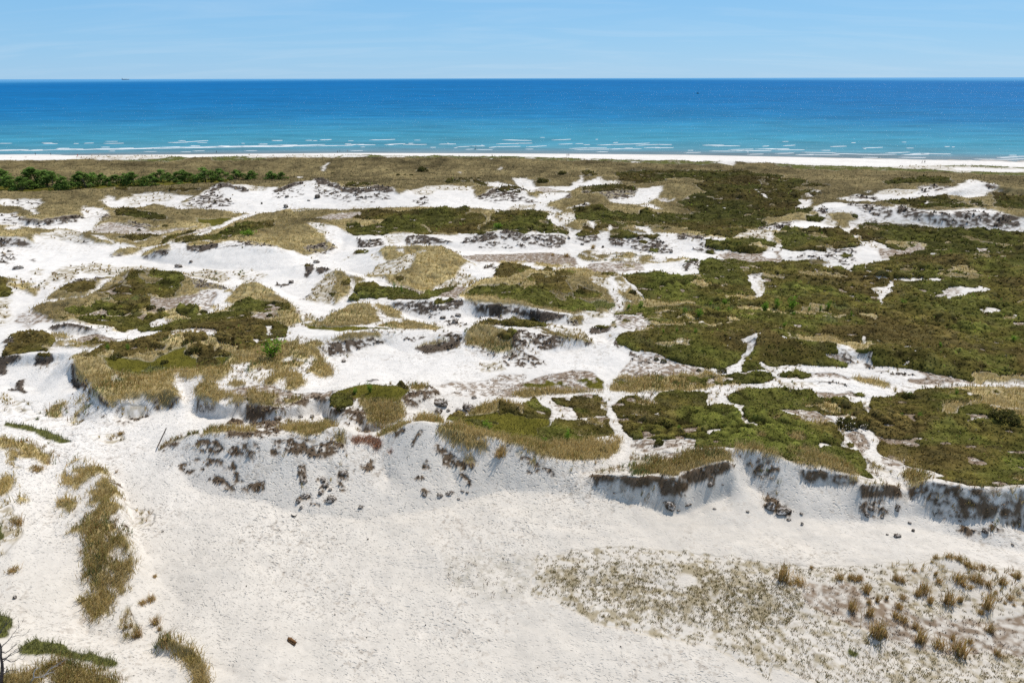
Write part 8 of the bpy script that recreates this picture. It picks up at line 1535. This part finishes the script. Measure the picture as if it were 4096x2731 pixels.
for k in sorted(range(len(BUSHES)), key=lambda q: BUSHES[q][0] / BUSHES[q][1]):
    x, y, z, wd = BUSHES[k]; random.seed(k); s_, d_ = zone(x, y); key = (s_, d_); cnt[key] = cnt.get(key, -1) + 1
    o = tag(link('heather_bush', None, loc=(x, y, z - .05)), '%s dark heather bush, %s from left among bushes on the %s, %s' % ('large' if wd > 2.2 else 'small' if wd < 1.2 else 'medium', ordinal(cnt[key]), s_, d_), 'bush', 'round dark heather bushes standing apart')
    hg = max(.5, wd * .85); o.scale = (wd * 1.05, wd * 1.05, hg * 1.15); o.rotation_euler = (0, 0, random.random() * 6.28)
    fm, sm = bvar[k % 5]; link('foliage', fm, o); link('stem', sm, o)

# ---- marram tufts one can tell apart ------------------------------------
tuft_var = []
for k in range(6):
    n = 105; x = rng.normal(0, .19, n); y = rng.normal(0, .19, n)
    cc = np.where((rng.random(n) < .5)[:, None], BROWN * 1.25, np.where((rng.random(n) < .65)[:, None], np.array((.56, .39, .17)), OLIVE)) * (.55 + .7 * rng.random(n))[:, None]
    c_, i_, s_, k_ = blades(x, y, np.full(n, -.03), .45 + .55 * rng.random(n), np.full(n, .036), .18 + .6 * rng.random(n), cc, .22)
    dead = (rng.random(n) < .2)
    tuft_var.append(np_mesh('marram_tuft', c_, (i_, s_), grass, np.clip(k_, .004, .8)))
cnt = {}
low_right = [t_ for t_ in TUFTS if t_[0] > 15 and t_[1] < 66]
rows = sorted(t_[1] for t_ in low_right)
def row_of(y): return min(5, sum(y < rows[int(len(rows) * q / 6)] for q in range(1, 6)))
ROWN = ['front', 'second', 'third', 'fourth', 'fifth', 'back']
for k in sorted(range(len(TUFTS)), key=lambda q: TUFTS[q][0] / TUFTS[q][1]):
    x, y, z, hp, wp = TUFTS[k]; random.seed(k + 40)
    hg = max(.35, hp * 1.15); wd = max(.3, wp)
    if (x, y) in [(t_[0], t_[1]) for t_ in low_right]:
        r_ = 5 - row_of(y); cnt[r_] = cnt.get(r_, -1) + 1
        lab = '%s brown grass tuft, %s from left in the %s row of the lower right flat' % ('tall' if hg > 1.0 else 'short' if hg < .55 else 'mid-sized', ordinal(cnt[r_]), ROWN[r_]); grp = 'brown marram tufts on the sandy flat at lower right'
    else:
        s_, d_ = zone(x, y); cnt[(s_, d_)] = cnt.get((s_, d_), -1) + 1
        lab = 'lone %s grass tuft on bare sand, %s from left on the %s, %s' % ('tall' if hg > 1.0 else 'small', ordinal(cnt[(s_, d_)]), s_, d_); grp = 'lone marram tufts on bare sand'
    o = tag(link('marram_tuft', tuft_var[k % 6], loc=(x, y, z)), lab, 'grass tuft', grp); o.scale = (wd * 1.4, wd * 1.4, hg * 1.1); o.rotation_euler = (0, 0, random.uniform(-.5, .5))

# ---- fallen turf clods ---------------------------------------------------
def clod_mesh(seed):
    random.seed(seed); bm = bmesh.new(); bmesh.ops.create_icosphere(bm, subdivisions=3, radius=.5)
    me = bpy.data.meshes.new('turf_clod'); vs = np.array([v.co[:] for v in bm.verts])
    nz = fbm(vs[:, 0] * 3 + seed * 3.1, vs[:, 1] * 3 + vs[:, 2] * 2.2, seed, 3)[:, None]; vs = vs * (.62 + .85 * nz); vs[:, 2] *= .8
    for v, p in zip(bm.verts, vs): v.co = p
    bm.to_mesh(me); at = me.attributes.new('col', 'FLOAT_COLOR', 'POINT'); n_ = len(bm.verts); bm.free()
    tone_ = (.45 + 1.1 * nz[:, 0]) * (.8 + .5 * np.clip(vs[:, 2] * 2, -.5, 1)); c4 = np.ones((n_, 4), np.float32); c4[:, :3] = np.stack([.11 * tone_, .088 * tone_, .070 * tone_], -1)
    crumb = fbm(vs[:, 0] * 7, vs[:, 1] * 7 + 3, seed + 9, 2) > .53; c4[crumb & (vs[:, 2] > -.02), :3] = (.50, .46, .42); at.data.foreach_set('color', c4.ravel())
    me.materials.append(clod_mat); return me
clod_mat = vcol_mat('clod', noise=.4, nscale=9)
def fringe_mesh(seed):
    n = 90; a = rng.random(n) * 6.28; r_ = .30 + .16 * rng.random(n)
    c_, i_, s_, k_ = blades(np.cos(a) * r_, np.sin(a) * r_, rng.uniform(-.15, .28, n), .16 + .26 * rng.random(n), np.full(n, .05), .5 + .9 * rng.random(n), np.array((.12, .09, .055)) * (.5 + 1.2 * rng.random(n))[:, None], .1)
    return np_mesh('root_fringe', c_, (i_, s_), grass, np.clip(k_, .004, .8))
cvar = [(clod_mesh(900 + k), fringe_mesh(k)) for k in range(6)]
cnt = {}
for k in sorted(range(len(CLODS)), key=lambda q: CLODS[q][0] / CLODS[q][1]):
    x, y, z, wp, hp = CLODS[k]; random.seed(k + 90); s_, d_ = zone(x, y); cnt[(s_, d_)] = cnt.get((s_, d_), -1) + 1
    hp = max(hp * 1.05, .16); wp = max(wp, .2)
    o = tag(link('turf_clod', None, loc=(x, y + wp * .25, z + hp * .22)), '%s dark turf clod, %s from left on the %s, %s' % ('big' if wp > 2 else 'small' if wp < .9 else 'mid-sized', ordinal(cnt[(s_, d_)]), s_, d_), 'turf clod', 'clods of turf fallen from the dune edges')
    o.scale = (wp * .88, min(wp, hp * 1.4) * .9, hp * 1.0); o.rotation_euler = (0, 0, random.uniform(-.5, .5))
    cm, fm = cvar[k % 6]; link('turf_body', cm, o); link('root_fringe', fm, o)

# ---- driftwood, log, post -------------------------------------------------
wood = (.17, .088, .038)
x, y, z, u = LOG
o = tag(link('driftwood_log', None, loc=(x, y, z + .07)), 'short split brown log with broken ends lying alone on the front sand', 'log')
m = MB(); p = lambda a, b, h=0: (a * u, -b * u * 1.3, h)
m.tube([(*p(-40, -22, .02), .13), (*p(-22, -16, .03), .16), (*p(0, -6, .05), .13), (*p(22, 6, .05), .11), (*p(40, 16, .04), .10)], wood, 8); link('upper_half', m.mesh('upper_half', bark), o)
m = MB(); m.tube([(*p(-36, -8, -.03), .09), (*p(-12, 6, -.03), .08), (*p(14, 20, -.03), .09), (*p(36, 27, -.02), .10)], (.09, .055, .03), 8); link('lower_half', m.mesh('lower_half', bark), o)
for a, b, da, db in ((-12, -16, 8, -14), (40, 14, 16, 4), (36, 26, 6, 12), (24, 2, 14, -10), (-40, -24, -3, -6), (38, 28, 14, 2)):
    m = MB(); m.tube([(*p(a, b, .05), .03), (*p(a + da * .6, b + db * .6, .16), .02), (*p(a + da, b + db, .2), .006)], (.11, .07, .04), 5); link('splinter', m.mesh('splinter', bark), o)
x, y, z, u = BRANCH
o = tag(link('driftwood_branch', None, loc=(x, y, z + .05)), 'black curved driftwood branch lying below the left front dune face', 'branch')
m = MB(); q = lambda a, b, h=0: (a * u, -b * u * 1.25, h)
m.tube([(*q(-24, -18, .04), .03), (*q(-18, -4, .05), .05), (*q(-4, 4, .06), .075), (*q(12, 8, .06), .07), (*q(24, 0, .1), .04)], (.035, .028, .024), 7); link('stem', m.mesh('stem', bark), o)
for pts in (((-18, -4), (-22, -12), (-30, -14)), ((12, 8), (20, 12), (26, 10)), ((24, 0), (26, -8), (22, -12))):
    m = MB(); m.tube([(*q(a, b, .06 + .05 * k), .03 - .011 * k) for k, (a, b) in enumerate(pts)], (.035, .028, .024), 5); link('twig', m.mesh('twig', bark), o)
x, y, z, u = DRIFT
o = tag(link('driftwood_branch', None, loc=(x, y, z + .05)), 'grey bleached driftwood branch at the foot of the middle hollow', 'branch')
m = MB(); m.tube([(*q(-60, 16, .05), .05), (*q(-20, 4, .1), .09), (*q(20, -10, .16), .10), (*q(45, -16, .12), .08), (*q(62, -6, .05), .03)], (.20, .17, .15), 7); link('stem', m.mesh('stem', bark), o)
for pts in (((-20, 4), (-34, -4), (-44, 2)), ((20, -10), (8, -22), (-10, -20)), ((0, -2), (10, 12), (2, 20))):
    m = MB(); m.tube([(*q(a, b, .1 + .06 * k), .05 - .018 * k) for k, (a, b) in enumerate(pts)], (.14, .12, .105), 5); link('twig', m.mesh('twig', bark), o)
(b0, t0_), (b1, t1_) = POLE, POLE2
o = tag(link('leaning_post', None, loc=b0), 'weathered wooden post leaning to the right at the end of the front crest', 'post')
d = Vector(t0_) - Vector(b0)
m = MB(); m.tube([(*(d * -.12), .075), (*(d * .5), .07), (*d, .06)], (.17, .13, .10), 8); link('post', m.mesh('post', bark), o)
m = MB(); a = Vector(b1) - Vector(b0); e = Vector(t1_) - Vector(b0); m.tube([(*a, .015), (*((a + e) / 2 + Vector((0, 0, -.05))), .012), (*e, .012), (*(d * .97), .012)], (.2, .17, .14), 4); link('stay_wire', m.mesh('stay_wire', bark), o)

# ---- dead tree and snag ----------------------------------------------------
def dead_wood(name, label, T_, col, tcol):
    b = Vector(T_[0][0][:3]); o = tag(link(name, None, loc=b), label, 'dead tree')
    for k, br in enumerate(T_):
        m = MB(); pts = [(*(Vector(q[:3]) - b), q[3] * 1.25) for q in br]
        if k == 0: pts = [(pts[0][0], pts[0][1], min(pts[0][2], zat(*b.xy) - b.z - .3), pts[0][3])] + pts[1:] if len(pts) > 3 else pts
        m.tube(pts, tcol if k == 0 else col, 7 if k == 0 else 5)
        main = link('trunk' if k == 0 else 'branch', m.mesh('trunk' if k == 0 else 'branch', bark), o)
        random.seed(k * 7 + 1)
        if k:
            m = MB()
            for s_ in range(len(br) - 1):
                for _ in range(3):
                    p0 = Vector(br[s_][:3]).lerp(Vector(br[s_ + 1][:3]), random.random()) - b; dv = (Vector(br[s_ + 1][:3]) - Vector(br[s_][:3])); L_ = max(.12, min(.5, dv.length)) * random.uniform(.5, 1.0)
                    dv = (dv.normalized() + Vector((random.gauss(0, .4), random.gauss(0, .5), random.gauss(.15, .4)))).normalized() * L_
                    m.tube([(*p0, .007), (*(p0 + dv * .5 + Vector((0, 0, .02))), .005), (*(p0 + dv), .002)], col, 4)
            link('twigs', m.mesh('twigs', bark), main)
dead_wood('dead_tree', 'bare dead tree with black twisted branches at the lower left corner', TREE, (.10, .085, .08), (.075, .06, .055))
dead_wood('dead_tree', 'fallen pale grey dead branch in the grass at the bottom left', SNAG, (.34, .32, .31), (.42, .40, .38))

# ---- people on the beach -----------------------------------------------------
def person_mesh(name, J, E, cols):
    """one continuous body: joints with radii, skinned; coloured by height band"""
    me = bpy.data.meshes.new(name); me.from_pydata([j[:3] for j in J], E, []); o = bpy.data.objects.new(name, me); COL.objects.link(o)
    md = o.modifiers.new('skin', 'SKIN'); sk = me.skin_vertices[0].data
    for k, j in enumerate(J): sk[k].radius = (j[3], j[3] * (.75 if k < 3 else 1))
    sk[0].use_root = True
    sd = o.modifiers.new('sub', 'SUBSURF'); sd.levels = sd.render_levels = 1
    dg = bpy.context.evaluated_depsgraph_get(); ev = o.evaluated_get(dg); out = bpy.data.meshes.new_from_object(ev)
    bpy.data.objects.remove(o); n = len(out.vertices); cz = np.zeros(n * 3); out.vertices.foreach_get('co', cz); cz = cz.reshape(-1, 3)
    c4 = np.ones((n, 4), np.float32); k = cols(cz); c4[:, :3] = k; at = out.attributes.new('col', 'FLOAT_COLOR', 'POINT'); at.data.foreach_set('color', c4.ravel()); out.materials.clear(); out.materials.append(vc); out.shade_smooth()
    return out
def standing(stride, bow):
    J = [(0, 0, .95, .13), (0, bow * .4, 1.2, .14), (0, bow * .8, 1.42, .15), (0, bow, 1.54, .055), (0, bow * 1.1, 1.66, .095), (0, bow * 1.12, 1.74, .07),
         (-.2, bow * .8, 1.40, .055), (-.25, bow * .6 + .03, 1.12, .045), (-.26, bow * .6 + .1 + stride * .3, .86, .035), (-.26, bow * .6 + .12 + stride * .4, .76, .04),
         (.2, bow * .8, 1.40, .055), (.25, bow * .6 - .02, 1.12, .045), (.26, bow * .6 + .02 - stride * .3, .86, .035), (.26, bow * .6 + .03 - stride * .4, .76, .04),
         (-.1, 0, .88, .09), (-.11, stride, .48, .062), (-.11, stride * 1.2, .08, .042), (-.11, stride * 1.2 + .14, .04, .04),
         (.1, 0, .88, .09), (.11, -stride, .48, .062), (.11, -stride * 1.6, .08, .042), (.11, -stride * 1.6 + .14, .04, .04)]
    E = [(0, 1), (1, 2), (2, 3), (3, 4), (4, 5), (2, 6), (6, 7), (7, 8), (8, 9), (2, 10), (10, 11), (11, 12), (12, 13), (0, 14), (14, 15), (15, 16), (16, 17), (0, 18), (18, 19), (19, 20), (20, 21)]
    return J, E
def lying():
    J = [(0, 0, .14, .12), (.26, 0, .15, .13), (.48, 0, .16, .14), (.60, 0, .17, .055), (.72, 0, .18, .095), (.80, 0, .19, .07), (.46, .2, .12, .055), (.24, .3, .08, .045), (0, .32, .06, .035), (.46, -.2, .12, .055), (.66, -.3, .1, .045), (.8, -.12, .1, .035),
         (-.07, .1, .13, .09), (-.46, .12, .2, .062), (-.86, .13, .07, .045), (-.07, -.1, .13, .09), (-.46, -.12, .11, .062), (-.86, -.13, .07, .045)]
    E = [(0, 1), (1, 2), (2, 3), (3, 4), (4, 5), (2, 6), (6, 7), (7, 8), (2, 9), (9, 10), (10, 11), (0, 12), (12, 13), (13, 14), (0, 15), (15, 16), (16, 17)]
    return J, E
SKIN_ = np.array((.42, .26, .18)); HAIR_ = np.array((.06, .04, .03))
def dress(top, leg):
    def f(p):
        z_ = p[:, 2]; c_ = np.tile(SKIN_, (len(p), 1)); c_[(z_ > .12) & (z_ < .98)] = leg; c_[(z_ >= .98) & (z_ < 1.5)] = top; c_[(z_ < 1.0) & (np.abs(p[:, 0]) > .2)] = SKIN_; c_[z_ > 1.72] = HAIR_; return c_
    return f
def dress_flat(top, leg):
    def f(p):
        c_ = np.tile(SKIN_, (len(p), 1)); c_[(p[:, 0] > .05) & (p[:, 0] < .55)] = top; c_[(p[:, 0] <= .05) & (p[:, 0] > -.35)] = leg; c_[p[:, 0] > .78] = HAIR_; return c_
    return f
DK = np.array((.025, .025, .03)); RD = np.array((.5, .05, .06)); PK = np.array((.6, .35, .34))
PM = {'s': person_mesh('person', *standing(.03, .0), dress(DK, DK * 1.4)), 'w': person_mesh('person', *standing(.2, .04), dress(DK * 1.3, DK)), 'r': person_mesh('person', *standing(.05, .0), dress(RD, RD * .8)), 'p': person_mesh('person', *standing(.12, .02), dress(PK, SKIN_)), 'l': person_mesh('person', *lying(), dress_flat(SKIN_, DK)), 'l2': person_mesh('person', *lying(), dress_flat(RD, DK))}
for k, (x, y, z, pose, lab) in enumerate(PEOPLE):
    z = max(zat(x, y), -.35); o = tag(link('person', PM[pose], loc=(x, y, z)), lab, 'person', 'people on the beach')
    o.rotation_euler = (0, 0, (k * 1.9) % 6.28 if pose not in ('l', 'l2') else .15 + k)

# ---- ship on the horizon, sailing boat ------------------------------------------
x, y, z, L_ = (q * 2.6 for q in SHIP)
o = tag(link('cargo_ship', None, loc=(x, y, 0)), 'grey cargo ship far away on the horizon at the left', 'ship')
hullc = (.12, .16, .22)
m = MB(); hs = []
for sx, wl, b0_, z1 in ((-.5, .38, .06, .075), (-.42, .5, .07, .07), (.3, .5, .07, .07), (.44, .3, .04, .08), (.52, .02, .01, .10)):
    hs.append([(sx * L_, s_ * wl * L_ * .13, zz) for s_, zz in ((-1, z1 * L_), (-.8, -.03 * L_), (.8, -.03 * L_), (1, z1 * L_))])
m.add([q for s_ in hs for q in s_], [(4 * a + b, 4 * a + 4 + b, 4 * a + 5 + b, 4 * a + 1 + b) for a in range(4) for b in range(3)] + [(4 * a + 3, 4 * a + 7, 4 * a + 4, 4 * a) for a in range(4)] + [(0, 1, 2, 3), (19, 18, 17, 16)], hullc); link('hull', m.mesh('hull', vc), o)
m = MB(); m.box((-.40 * L_, 0, .13 * L_), (.09 * L_, .11 * L_, .13 * L_), (.22, .26, .32)); m.box((-.40 * L_, 0, .20 * L_), (.06 * L_, .13 * L_, .03 * L_), (.22, .26, .32), .9); link('bridge', m.mesh('bridge', vc), o)
m = MB(); m.tube([(-.44 * L_, 0, .19 * L_, .014 * L_), (-.44 * L_, 0, .26 * L_, .012 * L_)], (.15, .17, .2), 8); link('funnel', m.mesh('funnel', vc), o)
m = MB(); m.box((-.05 * L_, 0, .085 * L_), (.5 * L_, .10 * L_, .03 * L_), (.18, .2, .24), .95); link('hatch_cover', m.mesh('hatch_cover', vc), o)
for sx in (.12, .40):
    m = MB(); m.tube([(sx * L_, 0, .05 * L_, .008 * L_), (sx * L_, 0, .2 * L_, .005 * L_)], (.16, .19, .24), 5); link('mast', m.mesh('mast', vc), o)
o.rotation_euler = (0, 0, math.radians(28))
x, y, z, L_ = BOAT; L_ = max(L_ * 1.3, 9)
o = tag(link('sailing_boat', None, loc=(x, y, 0)), 'dark sailing boat with bare mast far out on the right half of the sea', 'boat')
m = MB(); hs = []
for sx, wl in ((-.5, .5), (-.3, .9), (0, 1), (.3, .7), (.5, .05)): hs.append([(sx * L_, s_ * wl * L_ * .16, zz * L_) for s_, zz in ((-1, .16), (-.6, -.05), (.6, -.05), (1, .16))])
m.add([q for s_ in hs for q in s_], [(4 * a + b, 4 * a + 4 + b, 4 * a + 5 + b, 4 * a + 1 + b) for a in range(4) for b in range(3)] + [(4 * a + 3, 4 * a + 7, 4 * a + 4, 4 * a) for a in range(4)] + [(0, 1, 2, 3), (19, 18, 17, 16)], (.02, .03, .05)); link('hull', m.mesh('hull', vc), o)
m = MB(); m.box((-.05 * L_, 0, .22 * L_), (.4 * L_, .2 * L_, .14 * L_), (.03, .04, .06), .8); link('cabin', m.mesh('cabin', vc), o)
m = MB(); m.tube([(.05 * L_, 0, .1 * L_, .012 * L_), (.05 * L_, 0, 1.3 * L_, .008 * L_)], (.06, .07, .1), 6); link('mast', m.mesh('mast', vc), o)
m = MB(); m.tube([(.05 * L_, 0, .38 * L_, .025 * L_), (-.45 * L_, 0, .36 * L_, .02 * L_)], (.05, .06, .09), 6); link('boom', m.mesh('boom', vc), o)
o.rotation_euler = (0, 0, .25)

# ---- light, sky, camera ----------------------------------------------------------
w = bpy.data.worlds.new('World'); sc.world = w; w.use_nodes = True; nt = w.node_tree; N, K = nt.nodes, nt.links; N.clear()
wo = N.new('ShaderNodeOutputWorld'); bg = N.new('ShaderNodeBackground'); sky = N.new('ShaderNodeTexSky'); sky.sky_type = 'NISHITA'; sky.sun_disc = False
sky.sun_elevation = SUN_EL; sky.sun_rotation = SUN_AZ; sky.altitude = 50; sky.air_density = 1.0; sky.dust_density = 0.0; sky.ozone_density = 1.0
bg.inputs[1].default_value = SKY_STRENGTH
# thin high cirrus over the blue
tc = N.new('ShaderNodeTexCoord'); sp = N.new('ShaderNodeSeparateXYZ'); K.new(tc.outputs['Generated'], sp.inputs[0])
zz = N.new('ShaderNodeMath'); zz.operation = 'ADD'; zz.inputs[1].default_value = .12; K.new(sp.outputs[2], zz.inputs[0])
dv = N.new('ShaderNodeVectorMath'); dv.operation = 'DIVIDE'; cb = N.new('ShaderNodeCombineXYZ')
for q in range(3): K.new(zz.outputs[0], cb.inputs[q])
K.new(tc.outputs['Generated'], dv.inputs[0]); K.new(cb.outputs[0], dv.inputs[1])
st = N.new('ShaderNodeVectorMath'); st.operation = 'MULTIPLY'; st.inputs[1].default_value = (.55, 1.6, .3); K.new(dv.outputs[0], st.inputs[0])
cn = N.new('ShaderNodeTexNoise'); cn.inputs['Scale'].default_value = 1.3; cn.inputs['Detail'].default_value = 7; cn.inputs['Roughness'].default_value = .55; cn.inputs['Distortion'].default_value = .8; K.new(st.outputs[0], cn.inputs['Vector'])
cm_ = N.new('ShaderNodeMapRange'); cm_.inputs[1].default_value = .46; cm_.inputs[2].default_value = .78; cm_.inputs[3].default_value = 0; cm_.inputs[4].default_value = .16; K.new(cn.outputs[0], cm_.inputs[0])
hs_ = N.new('ShaderNodeHueSaturation'); hs_.inputs['Saturation'].default_value = SKY_SAT; hs_.inputs['Hue'].default_value = SKY_HUE; K.new(sky.outputs[0], hs_.inputs['Color'])
mx = N.new('ShaderNodeMixRGB'); mx.inputs['Color2'].default_value = (7.5, 8.4, 9.2, 1); K.new(cm_.outputs[0], mx.inputs[0]); K.new(hs_.outputs[0], mx.inputs['Color1'])
# clear-day blue, paler towards the horizon; hazy grey overhead added as fill for shaded slopes
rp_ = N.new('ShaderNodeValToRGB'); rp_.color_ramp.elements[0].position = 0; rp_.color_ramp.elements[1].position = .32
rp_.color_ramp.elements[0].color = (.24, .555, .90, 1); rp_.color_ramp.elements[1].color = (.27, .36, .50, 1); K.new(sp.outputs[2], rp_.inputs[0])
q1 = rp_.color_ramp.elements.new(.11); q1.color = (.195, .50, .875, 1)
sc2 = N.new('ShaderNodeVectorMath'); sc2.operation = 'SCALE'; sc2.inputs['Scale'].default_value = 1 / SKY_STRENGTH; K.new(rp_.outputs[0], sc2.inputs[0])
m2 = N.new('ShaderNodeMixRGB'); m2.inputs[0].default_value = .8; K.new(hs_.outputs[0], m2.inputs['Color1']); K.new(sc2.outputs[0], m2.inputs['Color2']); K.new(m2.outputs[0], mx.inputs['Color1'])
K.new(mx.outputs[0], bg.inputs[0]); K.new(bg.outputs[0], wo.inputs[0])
sl_ = bpy.data.lights.new('sun', 'SUN'); sl_.energy = SUN_STRENGTH; sl_.angle = math.radians(.53); sl_.color = (1, .945, .87)
so = link('sun', None); bpy.data.objects.remove(so); so = bpy.data.objects.new('sun', sl_); COL.objects.link(so)
sd = Vector((math.sin(SUN_AZ) * math.cos(SUN_EL), math.cos(SUN_AZ) * math.cos(SUN_EL), math.sin(SUN_EL))); so.rotation_euler = sd.to_track_quat('Z', 'Y').to_euler(); so.location = (60, -40, 120)
cam = bpy.data.cameras.new('camera'); co_ = bpy.data.objects.new('camera', cam); COL.objects.link(co_)
cam.sensor_width = 36; cam.lens = 36 * 2730 / 4096; cam.clip_start = .5; cam.clip_end = 200000
PITCH, ROLL = math.radians(21.09), math.radians(.112)
co_.rotation_mode = 'QUATERNION'; co_.rotation_quaternion = (Matrix.Rotation(math.pi / 2 - PITCH, 3, 'X') @ Matrix.Rotation(-ROLL, 3, 'Z')).to_quaternion()
co_.location = (0, 0, CAM_H)
sc.camera = co_
sc.render.engine = 'CYCLES'
sc.cycles.max_bounces = 5; sc.cycles.diffuse_bounces = 3; sc.cycles.transmission_bounces = 3; sc.cycles.use_denoising = False
sc.view_settings.view_transform = 'Standard'; sc.view_settings.look = 'None'; sc.view_settings.exposure = 0; sc.view_settings.gamma = 1
